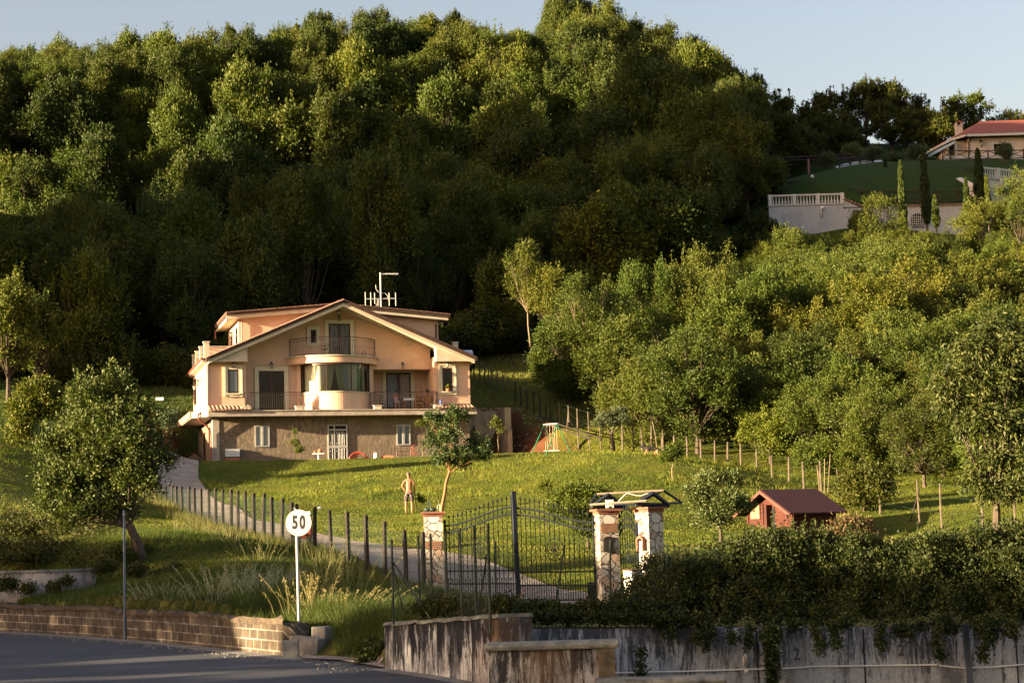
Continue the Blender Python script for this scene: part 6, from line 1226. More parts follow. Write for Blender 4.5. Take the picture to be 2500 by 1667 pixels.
mass('photinia_bush', [wb(px, py, 45, r, r * .9, r) for px, py, r in ((2035, 1312, 26), (2070, 1290, 30), (2100, 1295, 30), (2125, 1318, 26), (2065, 1325, 30), (2105, 1330, 30))], 7000, .11, .04, L_photinia, 10, 'bush with red young leaves between the shed and the hedge', 'bush', shell=.5, cl=.2, up=.6, per=16)
# scrub on the left bank
B = []
for k in range(60):
    px = rs_.uniform(-60, 300); py = rs_.uniform(1265, 1385) + max(0, (px - 200)) * .1; Y = np.interp(py, [1265, 1390], [55, 46.3]); B.append(wb(px, py, Y, rs_.uniform(26, 46), rs_.uniform(20, 34), 50))
mass('scrub', B, 42000, .085, .04, L_scrub, 11, 'dense brown green scrub covering the left bank under the tree', 'scrub', shell=.5, cl=.2, up=.3, per=18)
B = [wb(px, py, Y, r, r * .8, r) for px, py, Y, r in ((330, 1400, 43, 26), (390, 1410, 42, 22), (300, 1360, 46, 30), (260, 1390, 44.5, 28), (425, 1390, 43, 18), (350, 1350, 47, 22), (20, 1430, 44.3, 22), (70, 1440, 44.2, 16), (130, 1436, 44.2, 16), (160, 1420, 44.3, 14))]
mass('scrub', B, 12000, .07, .035, L_scrub, 12, 'darker scrub tumbling down beside the short bank wall', 'scrub', shell=.45, cl=.15, per=16)
B = [wb(px, py, Y, r, r * .8, r) for px, py, Y, r in ((905, 1600, 29.6, 26), (930, 1590, 29.2, 22), (915, 1570, 30, 18), (890, 1620, 29, 12))]
mass('creeper', B, 4500, .06, .035, L_hedge, 13, 'dark leafy creeper at the left end of the streaked concrete wall', 'creeper', shell=.4, cl=.1, per=14)

# unseen leafy screen added at left, its outline and slots shaping the road's shade
def Hshade(v): return np.interp(v, [18, 26, 29.5, 30.5, 31.2, 32.6, 33.6, 36, 40, 44, 48, 52, 56, 60], [6.1, 6.0, 6.0, 4.8, 3.0, 3.0, 4.5, 5.6, 6.2, 5.4, 5.6, 5.0, 4.2, 2.0])
rs = np.random.default_rng(77); n = 200000; v = rs.uniform(16, 60, n); z = rs.uniform(-2.5, 9.5, n)
bumpy = vn(v, v * 0 + 3, 1.1, 3) * 1.0 + vn(v, v * 0 + 5, .45, 4) * .5; keep = z < Hshade(v) + bumpy
slot = np.interp(v, [27.3, 29.8], [2.97, 1.8]); keep &= ~((np.abs(z - slot) < .17) & (v > 26.2) & (v < 30.6)); slot2 = slot + .75; keep &= ~((np.abs(z - slot2) < .07) & (v > 27.0) & (v < 29))
v, z = v[keep], z[keep]; u0 = -24.5; u = u0 - rs.uniform(0, 1.2, len(v)); X_ = u * cos(SUN_AZ) - v * sin(SUN_AZ); Y_ = u * sin(SUN_AZ) + v * cos(SUN_AZ); pos = np.stack([X_, Y_, z - 0.0 + (u - u0) * 0], -1)
V, Q = leaves(pos, rs.normal(size=pos.shape), .26, .14, rs); tag(link('shade_screen', npmesh('shade_screen', V, Q, L_wood, {'rnd': rs.uniform(0, 1, len(pos))})), 'unseen leafy thicket beside the road beyond the left edge', 'screen', kind='stuff')

for nm, pc, pt, pb, hw, Y, n, sd, lab in [('skyline', 1395, -12, 90, 62, 197, 2600, 201, 'sparse tree with bare branches on the summit skyline'), ('skyline', 1470, -5, 80, 40, 196, 2600, 202, 'second sparse tree right of the summit'), ('skyline', 562, 66, 115, 22, 181, 1500, 203, 'small lone tree standing out of the skyline above the driveway'), ('skyline', 785, 34, 95, 34, 186, 3200, 204, 'round headed tree standing out of the skyline above the villa'), ('skyline', 735, 62, 100, 26, 185, 1800, 205, 'low tree on the skyline left of the round headed one'), ('skyline', 1105, 38, 80, 30, 190, 2200, 206, 'dark tufted tree on the skyline above the villa right end'), ('skyline', 1840, 178, 260, 45, 188, 3500, 207, 'thin dark tree where the wood meets the sky at right')]:
    T('skyline_tree', pc, pt, pb, hw, Y, L_dark if sd in (202, 204, 206, 207) else L_olivegold, n, .22, .10, sd, lab, 'trees standing out on the skyline', nb=12, k=(.2, .36), cl=.35, shell=.5, r0=.12, up=.6, holes=.35, shoots=.5, sl=.9)
# ------------------------------------------------------------------ far villa on the hill at the right
M_fw = mat('far_plaster', (.62, .52, .42), .9, (.55, .46, .37), 1.5); M_ret2 = mat('grey_plaster', (.46, .46, .47), .9, (.36, .36, .38), .6, stain=(1.2, (.25, .25, .25), .4, (1, 1, .4))); M_red = mat('red_tiles', (.30, .085, .050), .8, (.22, .06, .04), 3, stretch=(4, 1, 1)); M_bal = mat('white_balustrade', (.60, .58, .54), .8, (.50, .48, .45), 4)
M_fence = mat('brown_rail', (.045, .028, .02), .8, (.03, .02, .015), 5)
Yh = 172; s_ = Yh / F
def rel(px, py, Y, o): p = at(px, py, Y); return p[0] - o[0], p[1] - o[1], p[2] - o[2]
o = at(2367, 388, Yh); fv = empty('far_villa', tuple(o)); tag(fv, 'cream bungalow with red hipped roof high on the slope at right', 'house')
zt_ = rel(2367, 338, Yh, o)[2]; m = MB(); m.box(0, 11, 0, 9, -1.5, zt_); m.box(-1.25, 0, 1.0, 9, -1.5, zt_); m.build('wall', M_fw, fv)
ze = rel(2367, 331, Yh, o)[2]; zr_ = rel(2410, 300, Yh + 5, o)[2]; x0, x1 = -1.4, 12; y0, y1 = -.9, 9.5
m = MB(); m.add([(x0 + 1.0, y0, ze), (x1, y0, ze), (x1, y1, ze), (-3.0, y1, ze), (-1.4, y0 + 1.8, ze), (2.6, 4.2, zr_), (x1, 4.2, zr_)], [(0, 1, 6, 5), (0, 5, 4), (4, 5, 3), (3, 5, 6, 2), (0, 4, 3, 2, 1)]); rf_ = m.build('roof', M_red, fv)
m = MB(); m.box(x0 + 1.1, x1, y0 + .05, y0 + .35, ze - .28, ze - .01); m.tube([(x0 + 1.0, y0 + .1, ze - .15), (-1.45, y0 + 1.9, ze - .15), (-3.0, y1, ze - .15)], .14, 4); m.build('eave', M_bal, fv)
m = MB(); m.tube([(.35, -.8, ze - .2), (.0, -.05, ze - .7), (-.02, -.05, -.3)], .09, 6); m.build('downpipe', M_dwood, fv)
c = rel(2341, 322, Yh + 2.5, o); m = MB(); m.box(c[0] - .34, c[0] + .34, c[1] - .3, c[1] + .3, zt_ - .8, c[2] + .55); m.box(c[0] - .4, c[0] + .4, c[1] - .36, c[1] + .36, c[2] + .55, c[2] + .62)
for dx in (-.27, .27): m.box(c[0] + dx - .07, c[0] + dx + .07, c[1] - .3, c[1] + .3, c[2] + .62, c[2] + .95)
m.build('chimney', M_fw, rf_); m = MB(); m.prism([(c[0] - .45, c[2] + .95), (c[0] + .45, c[2] + .95), (c[0], c[2] + 1.12)], c[1] - .4, c[1] + .4, 'y'); m.build('chimney_cap', M_red, rf_)
a = rel(2426, 352, Yh, o); b2 = rel(2471, 388, Yh, o); m = MB(); m.box(a[0] - .2, b2[0] + .2, -.05, -.001, b2[2] - .1, a[2] + .2); w_ = m.build('window_trim', M_bal, fv); m = MB(); m.box(a[0], b2[0], -.07, -.051, b2[2] - .1, a[2]); m.build('pane', M_dark, w_)
c = rel(2394, 350, Yh, o); wall_lamp((c[0], 0, c[2]), fv, 'y', 2.0)
m = MB(); p = [rel(2335, 340, Yh - .5, o), rel(2281, 364, Yh - 2.5, o)]; q = p[1]; m.add([(p[0][0], 0, p[0][2]), (p[0][0] + .2, 3, p[0][2]), (q[0] + .2, 3, q[2]), (q[0], 0, q[2]), (q[0], 0, q[2] - .3), (p[0][0], 0, p[0][2] - .3)], [(0, 1, 2, 3), (0, 3, 4, 5)]); m.build('awning', mat('teal_striped_awning', (.30, .42, .46), .8, (.60, .62, .62), 14, lo=.48, hi=.52, stretch=(3, 1, .3)), fv)
m = MB(); m.tube([(p[0][0] + .1, .1, p[0][2] - .1), (p[0][0] + .1, .1, -1.2)], .06, 5); m.build('awning_post', M_bal, fv)
# white terrace plinth and rustic fence with crossed rails
def xfence(name, pts, h, lab, parent=None):
    e = empty(name); tag(e, lab, 'fence')
    for i, (px, py, Y) in enumerate(pts):
        p = at(px, py, Y); m = MB(); m.tube([(p[0], p[1], p[2] - .4), (p[0], p[1], p[2] + h + .1)], .075, 6); m.build('post', M_fence, e)
        if i: m = MB(); m.tube([(*b_[:2], b_[2] + h), (*p[:2], p[2] + h)], .05, 5); m.tube([(*b_[:2], b_[2] + .08), (*p[:2], p[2] + h)], .035, 4); m.tube([(*b_[:2], b_[2] + h), (*p[:2], p[2] + .08)], .035, 4); m.tube([(*b_[:2], b_[2] + .05), (*p[:2], p[2] + .05)], .04, 4); m.build('rails', M_fence, e)
        b_ = p
xfence('rustic_fence', [(2302, 389, 167), (2321, 389, 167), (2366, 389, 167), (2413, 389, 167.5), (2458, 388, 168), (2500, 387, 168), (2545, 387, 168)], .85, 'brown crossed rail fence along the terrace of the far villa')
xfence('rustic_fence', [(2050, 407, 166), (2076, 402, 168), (2100, 398, 170), (2130, 394, 172)], .7, 'brown crossed rail fence beside the white path on the upper lawn')
xfence('rustic_fence', [(1890, 468, 153), (1930, 470, 153), (1975, 470, 153), (2018, 470, 153), (2045, 474, 152), (2070, 484, 151), (2100, 492, 150), (2140, 494, 150), (2190, 494, 150), (2240, 494, 150), (2290, 495, 150), (2340, 495, 150), (2385, 494, 150.5), (2440, 492, 151)], 1.0, 'long brown crossed rail fence just above the pale villa wall')
xfence('rustic_fence', [(2358, 432, 158), (2378, 434, 158)], .9, 'short brown crossed rail piece above the slanting stair wall')
p = at(2302, 391, 169); q = at(2600, 388, 170); m = MB(); m.box(p[0], q[0], p[1], p[1] + .3, p[2] - .6, at(2400, 379, 169)[2]); tag(m.build('terrace_plinth', M_bal), 'white plinth wall of the far villa terrace behind the fence', 'wall')
P = [at(2046, 412, 165), at(2075, 404, 168), at(2110, 398, 171), at(2160, 396, 174)]; m = MB(); 
for a, b2 in zip(P[:-1], P[1:]): m.add([a + (0, 0, -.1), b2 + (0, 0, -.1), b2 + (0, 1.5, .55), a + (0, 1.5, .55)], [(0, 1, 2, 3)])
tag(m.build('path', M_bal), 'white paved path on the upper lawn', 'path', kind='structure')
# pale retaining wall with balustrade
L_ = at(1880, 560, 147); R_ = at(2365, 560, 147.5); o = np.array([L_[0], L_[1], 0]); lw = empty('villa_wall', tuple(o)); tag(lw, 'pale grey retaining wall with balustrade and barred arched window below the upper lawn', 'wall')
zt_ = at(1965, 501, 147)[2]; zt2 = at(2200, 503, 147.2)[2]; m = MB(); ln = R_[0] - L_[0]; xs1 = at(2058, 500, 147)[0] - o[0]; zbase = at(1900, 580, 147)[2] - 1.5
m.box(0, xs1, 0, .6, zbase, zt_); m.box(xs1, ln, 0, .6, zbase, zt2 - .1); m.build('wall_face', M_ret2, lw); m = MB(); m.box(-.05, xs1, -.1, .5, zt_, zt_ + .1); m.build('coping', M_bal, lw)
m = MB(); hb = at(1965, 474, 147)[2] - zt_; n_ = 24
for i in range(n_): x = xs1 * (i + .5) / n_; q = MB(); q.lathe([(.05, .1), (.075, .18), (.09, .3), (.05, .5), (.04, .65), (.06, hb - .14)], (x, .15, zt_), 7); q.build('baluster', M_bal, lw)
m = MB(); m.box(-.05, xs1 + .05, .0, .3, zt_ + hb - .14, zt_ + hb); m.build('hand_rail', M_bal, lw)
for f_ in (.02, .35, .67, 1.0): m = MB(); m.box(xs1 * f_ - .14, xs1 * f_ + .14, -.03, .33, zt_ + .1, zt_ + hb + .03); m.build('pier', M_bal, lw)
m = MB(); 
for i in range(int((ln - xs1) / .3)): x = xs1 + .3 * i; zz = zt2 - .06 + max(0, .75 - .3 * i * .42); m.prism([(x, zz), (x + .15, zz + .14), (x + .29, zz), (x + .29, zz - .05), (x, zz - .05)], -.15, .7, 'y')
m.build('tile_coping', M_tile, lw)
m = MB(); x0, x1 = at(2058, 500, 147)[0] - o[0], at(2098, 500, 147)[0] - o[0]; m.prism([(x0, zt2), (x1, zt2), (x0, zt2 + .7)], .02, .58, 'y'); m.build('sloping_end', M_ret2, lw)
c = at(2240, 540, 147); x = c[0] - o[0]; m = MB(); P = [(x - .55, c[2] - .6), (x + .55, c[2] - .6), (x + .55, c[2] + .2)] + [(x + .55 * cos(a), c[2] + .2 + .5 * sin(a)) for a in np.linspace(.2, pi - .2, 8)] + [(x - .55, c[2] + .2)]; m.prism(P, -.03, -.002, 'y'); aw = m.build('arched_window', M_dark, lw)
m = MB(); [m.tube([(x + d, -.06, c[2] - .6), (x + d, -.06, c[2] + .2 + sqrt(max(0, .3 - d * d)))], .022, 4) for d in np.arange(-.45, .5, .18)]; [m.tube([(x - .52, -.065, c[2] + z), (x + .52, -.065, c[2] + z)], .022, 4) for z in np.arange(-.45, .5, .2)]; m.build('bars', M_bal, aw)
c = at(2085, 545, 147); x = c[0] - o[0]; m = MB(); m.prism([(x - .5, c[2] - .6), (x + .5, c[2] - .6), (x + .5, c[2] + .3), (x, c[2] + .7), (x - .5, c[2] + .3)], -.03, -.002, 'y'); m.build('arched_window', M_dark, lw)
def globe(px, py, Y, H, lab, wall=False):
    p = at(px, py, Y); e = empty('globe_lamp', (p[0], p[1], p[2] - H)); tag(e, lab, 'lamp'); m = MB()
    if wall: m.tube([(-.25, 0, 0), (-.25, 0, -.35), (-.12, 0, -.5), (0, 0, -.35), (0, 0, H)], .035, 5)
    else: m.tube([(0, 0, -.2), (0, 0, H)], .05, 6); m.lathe([(.12, 0), (.06, .25)], (0, 0, 0), 8)
    m.build('pole', M_lamp, e); m = MB(); m.ball((0, 0, H + .1), .16, n=12, m=8); m.build('globe', mat('white_globe', (.75, .75, .74), .3), e, smooth=True)
globe(1983, 434, 152, 1.2, 'white globe lamp on a post at the edge of the upper lawn'); globe(2008, 510, 146.7, .35, 'white globe wall lamp on a curved bracket below the balustrade', True); globe(2174, 511, 146.7, .35, 'white globe wall lamp in the middle of the pale wall', True)
# right building with balustrade and door, slanting stair wall
o = at(2437, 500, 150); rb = empty('terrace_block', (o[0], o[1], 0), radians(28)); tag(rb, 'cream terrace block with balustrade and grey door at the right edge', 'building'); z0 = at(2437, 560, 150)[2] - 1; zt_ = at(2450, 438, 150)[2]; hb = .9
m = MB(); m.box(-1.5, .25, 0, .3, z0, zt_); m.box(.25, .6, -.25, 6, z0, zt_); m.box(.6, 8, 0, .3, z0, zt_); m.box(-1.6, 8, -.12, .1, zt_, zt_ + .12); m.build('wall', M_bal, rb)
m = MB(); m.box(-1.2, -.1, -.04, -.002, zt_ - 3.2, zt_ - .8); m.build('door', mat('grey_door', (.30, .31, .31), .6), rb)
m = MB(); m.box(-1.6, .3, .0, .22, zt_ + hb, zt_ + hb + .14); m.box(.3, 8, .0, .22, zt_ + hb, zt_ + hb + .14); m.build('hand_rail', M_bal, rb); m = MB()
for i in range(32): q = MB(); q.lathe([(.06, .12), (.09, .3), (.05, .55), (.07, hb)], (-1.5 + i * .28, .1, zt_), 6); q.build('baluster', M_bal, rb)
for x in (-1.65, .3, 4): m = MB(); m.box(x - .16, x + .16, -.06, .28, zt_ + .12, zt_ + hb + .17); m.build('pier', M_bal, rb)
m = MB(); P = [at(2336, 435, 155), at(2347, 433, 155), at(2365, 442, 153), at(2384, 452, 152), at(2384, 470, 152), at(2362, 452, 153)]; m.add(P + [p + (0, .35, 0) for p in P], [tuple(range(6)), tuple(range(11, 5, -1))] + [(i, (i + 1) % 6, 6 + (i + 1) % 6, 6 + i) for i in range(6)]); tag(m.build('stair_wall', M_bal), 'slanting pale stair wall on the upper lawn beside the dark cypress', 'wall')
# pergola
e = empty('pergola'); tag(e, 'dark wooden pergola with reddish posts at the left of the upper lawn', 'pergola'); M_pp = mat('reddish_post', (.24, .12, .09), .8)
for px in (1840, 1903, 1975): p = at(px, 420, 165); m = MB(); m.cbox((p[0], p[1], p[2] + 0), .2, .2, 2.6); m.build('post', M_pp, e)
p = at(1800, 391, 165); q = at(2080, 378, 166); m = MB(); m.tube([tuple(p), tuple(q)], .10, 4); m.tube([tuple(p + (0, 2, .1)), tuple(q + (0, 2, .1))], .1, 4); [m.tube([p + (q - p) * t + (0, -.3, .12), p + (q - p) * t + (0, 2.4, .2)], .05, 4) for t in np.linspace(0, 1, 22)]; m.build('beam', M_fence, e)
# ------------------------------------------------------------------ people and dog
def skin(name, verts, edges, radii, m_, parent=None, sub=2, loc=(0, 0, 0), rot=(0, 0, 0), root=0, scale=1):
    me = bpy.data.meshes.new(name); me.from_pydata([Vector(v) * scale for v in verts], edges, []); o = bpy.data.objects.new(name, me); COL.objects.link(o)
    sk = o.modifiers.new('skin', 'SKIN'); sk.use_smooth_shade = True; sk.branch_smoothing = .6
    for i, r in enumerate(radii):
        r = r if isinstance(r, tuple) else (r, r); me.skin_vertices[0].data[i].radius = (r[0] * scale, r[1] * scale)
    me.skin_vertices[0].data[root].use_root = True
    sb = o.modifiers.new('sub', 'SUBSURF'); sb.levels = sub; sb.render_levels = sub
    dg = bpy.context.evaluated_depsgraph_get(); me2 = bpy.data.meshes.new_from_object(o.evaluated_get(dg)); bpy.data.objects.remove(o)
    me2.materials.clear(); me2.materials.append(m_); o = link(name, me2, parent, loc, rot); return o
M_skin = mat('tanned_skin', (.36, .155, .08), .55, (.28, .115, .06), 5, .05, 30); M_hair = mat('grey_hair', (.16, .13, .11), .8, (.08, .06, .05), 30)
M_shorts, nt_, b = newmat('patterned_shorts'); n1 = noise_node(nt_, 16, 2, .5); c = ramp(nt_, n1.outputs[0], [(.50, (.022, .018, .025)), (.53, (.22, .12, .09)), (.57, (.35, .29, .25)), (.60, (.022, .018, .025))]).outputs[0]; nt_.links.new(c, b.inputs['Base Color']); b.inputs['Roughness'].default_value = .9
g = gat(1000, 74); mn = empty('person', tuple(g)); tag(mn, 'bare backed person in patterned knee shorts standing on the lawn with hand on hip', 'person')
# standing, seen from behind, feet apart; image-left arm akimbo, other arm down and slightly forward
V = [(0, 0, .93), (0, -.01, 1.06), (0, 0, 1.20), (0, .01, 1.34), (0, .0, 1.45), (0, .0, 1.53), (-.01, .0, 1.60), (-.015, .0, 1.69),     # pelvis..head 0-7
     (-.17, .0, 1.40), (-.30, -.03, 1.19), (-.17, -.02, .97), (-.13, .04, .95),                                                          # left arm 8-11
     (.17, .0, 1.40), (.23, .03, 1.16), (.22, .13, .94), (.22, .17, .87),                                                                # right arm 12-15
     (-.10, 0, .88), (-.14, .01, .50), (-.15, -.01, .10), (-.155, .02, .035), (-.175, .14, .03),                                         # left leg 16-20
     (.10, 0, .88), (.115, .01, .50), (.115, -.01, .10), (.115, .02, .035), (.135, .14, .03)]                                            # right leg 21-25
E_ = [(0, 1), (1, 2), (2, 3), (3, 4), (4, 5), (5, 6), (6, 7), (4, 8), (8, 9), (9, 10), (10, 11), (4, 12), (12, 13), (13, 14), (14, 15), (0, 16), (16, 17), (17, 18), (18, 19), (19, 20), (0, 21), (21, 22), (22, 23), (23, 24), (24, 25)]
R_ = [(.15, .11), (.145, .10), (.15, .105), (.165, .11), (.12, .08), (.052, .055), (.075, .09), (.07, .085), .062, .046, .036, .032, .062, .046, .036, .032, .095, .062, .042, .042, .03, .095, .062, .042, .042, .03]
body = skin('body', V, E_, R_, M_skin, mn)
for sx, c0, dirs in ((-1, (-.13, .04, .95), [(.05, .05, -.02)] ), (1, (.22, .17, .87), [(0, .02, -.06)])):
    pass
def hand(c, d, s, spread, curl):
    """palm with four fingers and a thumb, in the body mesh's frame"""
    c = Vector(c); d = Vector(d).normalized(); s = Vector(s).normalized(); V = [c, c + d * .045, c + d * .085]; E2 = [(0, 1), (1, 2)]; R2 = [(.030, .02), (.036, .018), (.034, .014)]; up_ = d.cross(s)
    for k, ln in enumerate((.062, .075, .070, .055)):
        b0 = c + d * .088 + s * (-.027 + .018 * k); i = len(V); V += [b0, b0 + d * ln * .5 + up_ * curl * .3, b0 + d * ln * .85 + up_ * curl]; E2 += [(2, i), (i, i + 1), (i + 1, i + 2)]; R2 += [.0095, .009, .0075]
    i = len(V); V += [c + d * .03 - s * .034, c + d * .06 - s * .058 + up_ * curl * .5]; E2 += [(1, i), (i, i + 1)]; R2 += [.012, .009]
    return skin('hand', V, E2, R2, M_skin, body, 1)
hand((-.135, .03, .955), (.75, .5, -.35), (0, .6, .8), 0, .02); hand((.22, .165, .88), (0, .35, -.95), (0, .95, .3), 0, .025)
hd = MB(); hd.ball((-.015, -.012, 1.685), .082, .098, .095, 14, 10)
for v_ in range(len(hd.v)):
    x, y, z = hd.v[v_]
    if z < 1.64 or y > .03: hd.v[v_] = (x * .9, min(y, .0), max(z, 1.655))
hd.build('hair', M_hair, body, smooth=True)
m = MB(); m.ball((-.095, .0, 1.655), .012, .02, .032, 8, 6); m.ball((.07, .0, 1.655), .012, .02, .032, 8, 6); m.ball((-.035, .095, 1.65), .013, .022, .022, 8, 6); m.cbox((-.035, .088, 1.615), .045, .01, .01); m.build('face_feature', M_skin, body, smooth=True)
m = MB(); m.ball((-.055, .083, 1.672), .011); m.ball((0, .085, 1.672), .011); m.build('eyes', M_blk_, body)
sh = skin('shorts', [(0, 0, .99), (0, 0, .90), (-.10, 0, .86), (-.13, .01, .64), (-.14, .01, .47), (.10, 0, .86), (.115, .01, .64), (.12, .01, .47)], [(0, 1), (1, 2), (2, 3), (3, 4), (1, 5), (5, 6), (6, 7)], [(.165, .125), (.165, .13), .115, .10, .092, .115, .10, .092], M_shorts, mn, 2)
m = MB(); m.tube([(.24, .2, .80), (.27, .22, .45), (.34, .2, .2), (.55, .1, .04), (.9, -.1, .03)], .018, 6); e = m.build('hose', M_blk_, loc=tuple(g)); tag(e, 'black garden hose hanging from the hand of the person on the lawn', 'hose')
B_ = [(g[0] + .38 + .1 * k, g[1] + .3, g[2] + .62 - .08 * k, .14, .14, .16) for k in range(3)] + [(g[0] + .33, g[1] + .3, g[2] + .8, .1, .1, .12)]
o = mass('young_shrub', B_, 700, .10, .03, L_fresh, 33, 'little narrow leaved shrub right beside the standing person', 'shrub', shell=.1, cl=.12, droop=.1); 
# dog
g = gat(1592, 91); dg_ = empty('dog', (g[0], g[1], float(at(1592, 1121, 91)[2])), 0); tag(dg_, 'black and tan shepherd dog trotting to the left along the lawn edge', 'dog')
M_dog, nt_, b = newmat('tan_and_black_fur'); tc = nt_.nodes.new('ShaderNodeTexCoord'); sx = nt_.nodes.new('ShaderNodeSeparateXYZ'); nt_.links.new(tc.outputs['Object'], sx.inputs[0]); n1 = noise_node(nt_, 9, 4); ad = nt_.nodes.new('ShaderNodeMath'); ad.operation = 'MULTIPLY_ADD'; nt_.links.new(n1.outputs[0], ad.inputs[0]); ad.inputs[1].default_value = .18; nt_.links.new(sx.outputs['Z'], ad.inputs[2])
c = ramp(nt_, ad.outputs[0], [(.55, (.30, .16, .07)), (.60, (.012, .009, .008))]).outputs[0]; nt_.links.new(c, b.inputs['Base Color']); b.inputs['Roughness'].default_value = .8
V = [(.34, 0, .58), (.12, 0, .60), (-.12, 0, .58), (-.28, 0, .60), (-.40, 0, .68), (-.50, 0, .72), (-.60, 0, .67), (-.68, 0, .65),      # back, neck, head, muzzle 0-7
     (-.26, -.08, .48), (-.36, -.08, .32), (-.46, -.08, .22), (-.52, -.08, .06), (-.56, -.08, .03),                                     # near front leg reaching 8-12
     (-.22, .08, .46), (-.20, .08, .28), (-.16, .08, .06), (-.20, .08, .03),                                                            # far front leg 13-16
     (.32, -.08, .50), (.26, -.08, .33), (.40, -.08, .22), (.44, -.08, .05), (.39, -.08, .03),                                          # near hind leg 17-21
     (.30, .08, .50), (.16, .08, .34), (.20, .08, .20), (.12, .08, .05), (.07, .08, .03),                                               # far hind leg 22-26
     (.46, 0, .52), (.56, 0, .36), (.66, 0, .27)]                                                                                        # tail 27-29
E_ = [(0, 1), (1, 2), (2, 3), (3, 4), (4, 5), (5, 6), (6, 7), (3, 8), (8, 9), (9, 10), (10, 11), (11, 12), (3, 13), (13, 14), (14, 15), (15, 16), (0, 17), (17, 18), (18, 19), (19, 20), (20, 21), (0, 22), (22, 23), (23, 24), (24, 25), (25, 26), (0, 27), (27, 28), (28, 29)]
R_ = [(.10, .12), (.105, .12), (.12, .15), (.11, .14), (.075, .09), (.075, .075), (.045, .045), (.03, .03), .06, .042, .03, .024, .028, .06, .042, .026, .028, .075, .055, .03, .024, .028, .075, .055, .03, .024, .028, .04, .045, .03]
db = skin('body', V, E_, R_, M_dog, dg_, 2, scale=1.0)
m = MB(); m.prism([(-.50, .76), (-.44, .77), (-.455, .88)], -.06, -.035, 'y'); m.prism([(-.50, .76), (-.44, .77), (-.455, .88)], .035, .06, 'y'); m.ball((-.705, 0, .655), .018); m.build('ears', M_blk_, db)
m = MB(); m.ball((-.555, -.055, .715), .010); m.ball((-.555, .055, .715), .010); m.build('eyes', M_blk_, db)
# ------------------------------------------------------------------ things on the balconies
def hp(x, y, z): return tuple(hworld(x, y, z))
def chair(loc, rz, lab, m_=M_iron, kind='metal', grp=None):
    e = empty('garden_chair', loc, rz); tag(e, lab, 'chair', grp); m = MB(); m.lathe([(.19, .44), (.20, .455), (.19, .47)], (0, 0, 0), 14); m.build('seat', m_, e)
    for x, y in ((-.15, -.13), (.15, -.13), (-.14, .15), (.14, .15)): m = MB(); m.tube([(x * 1.25, y * 1.3, 0), (x, y, .45)], .013, 5); m.build('leg', m_, e)
    m = MB(); m.tube([(.19 * cos(a), .19 + .05 * sin(a), .72 + .24 * sin(a)) for a in np.linspace(-pi, pi, 17)], .014, 5, False); m.tube([(.10 * cos(a), .19, .72 + .12 * sin(a)) for a in np.linspace(-pi, pi, 11)], .008, 4, False); m.tube([(-.15, .16, .45), (-.13, .18, .55)], .012, 4); m.tube([(.15, .16, .45), (.13, .18, .55)], .012, 4); m.build('backrest', m_, e)
    m = MB(); [m.tube([(s * .18, .19, .70), (s * .22, .0, .66), (s * .20, -.12, .62), (s * .17, -.12, .46)], .010, 4) for s in (-1, 1)]; m.build('armrest', m_, e); return e
chair(hp(6.95, .45, 3.345), HR - 1.2, 'dark iron chair on the upper balcony left of its door'); chair(hp(7.75, .5, 3.345), HR + .6, 'dark iron chair in front of the upper balcony door')
m = MB(); m.lathe([(.06, 0), (.10, .02), (.03, .05)], (0, 0, 0), 8); m.tube([(-.12, 0, 0), (-.14, 0, .2), (0, 0, .38), (.14, 0, .2), (.12, 0, 0)], .015, 5); m.tube([(-.1, 0, .1), (.1, 0, .3)], .01, 4); m.tube([(.1, 0, .1), (-.1, 0, .3)], .01, 4); tag(m.build('plant_stand', M_iron, loc=hp(9.3, .35, 3.345)), 'small curled iron stand on the upper balcony at right', 'stand')
# table with cloth, wicker chair, seated figure, plant stands in the right loggia
z = .1; t = empty('table', hp(12.15, .75, z), HR); tag(t, 'small table with a white cloth in the right loggia', 'table'); m = MB(); m.box(-.42, .42, -.35, .35, .70, .73); m.build('tabletop', M_terra, t)
for x in (-.36, .36):
    for y in (-.3, .3): MB().box(x - .025, x + .025, y - .025, y + .025, 0, .70).build('leg', M_terra, t)
m = MB(); m.box(-.46, .30, -.39, .38, .735, .745); m.box(-.46, .30, -.40, -.391, .60, .745); tag(m.build('tablecloth', M_white, loc=hp(12.15, .75, z), rot=(0, 0, HR)), 'white cloth lying on the small loggia table', 'tablecloth')
M_wick = mat('wicker', (.42, .20, .07), .8, (.26, .11, .04), 25, .4, 40, .01)
e = empty('wicker_armchair', hp(12.72, .3, z), HR + .9); tag(e, 'orange brown wicker armchair with a high slender back in the right loggia', 'chair'); m = MB(); m.box(-.25, .25, -.25, .25, .38, .43); m.build('seat', M_wick, e)
for x in (-.22, .22):
    for y in (-.22, .22): m = MB(); m.tube([(x * 1.1, y * 1.1, 0), (x, y, .4)], .02, 5); m.build('leg', M_wick, e)
m = MB(); m.prism([(-.25, .43), (.25, .43), (.28, .8), (.16, 1.0), (0, 1.05), (-.16, 1.0), (-.28, .8)], .22, .27, 'y'); m.build('backrest', M_wick, e); m = MB(); [m.tube([(s * .25, .24, .65), (s * .27, 0, .65), (s * .25, -.22, .62), (s * .24, -.22, .42)], .022, 5) for s in (-1, 1)]; m.build('armrest', M_wick, e)
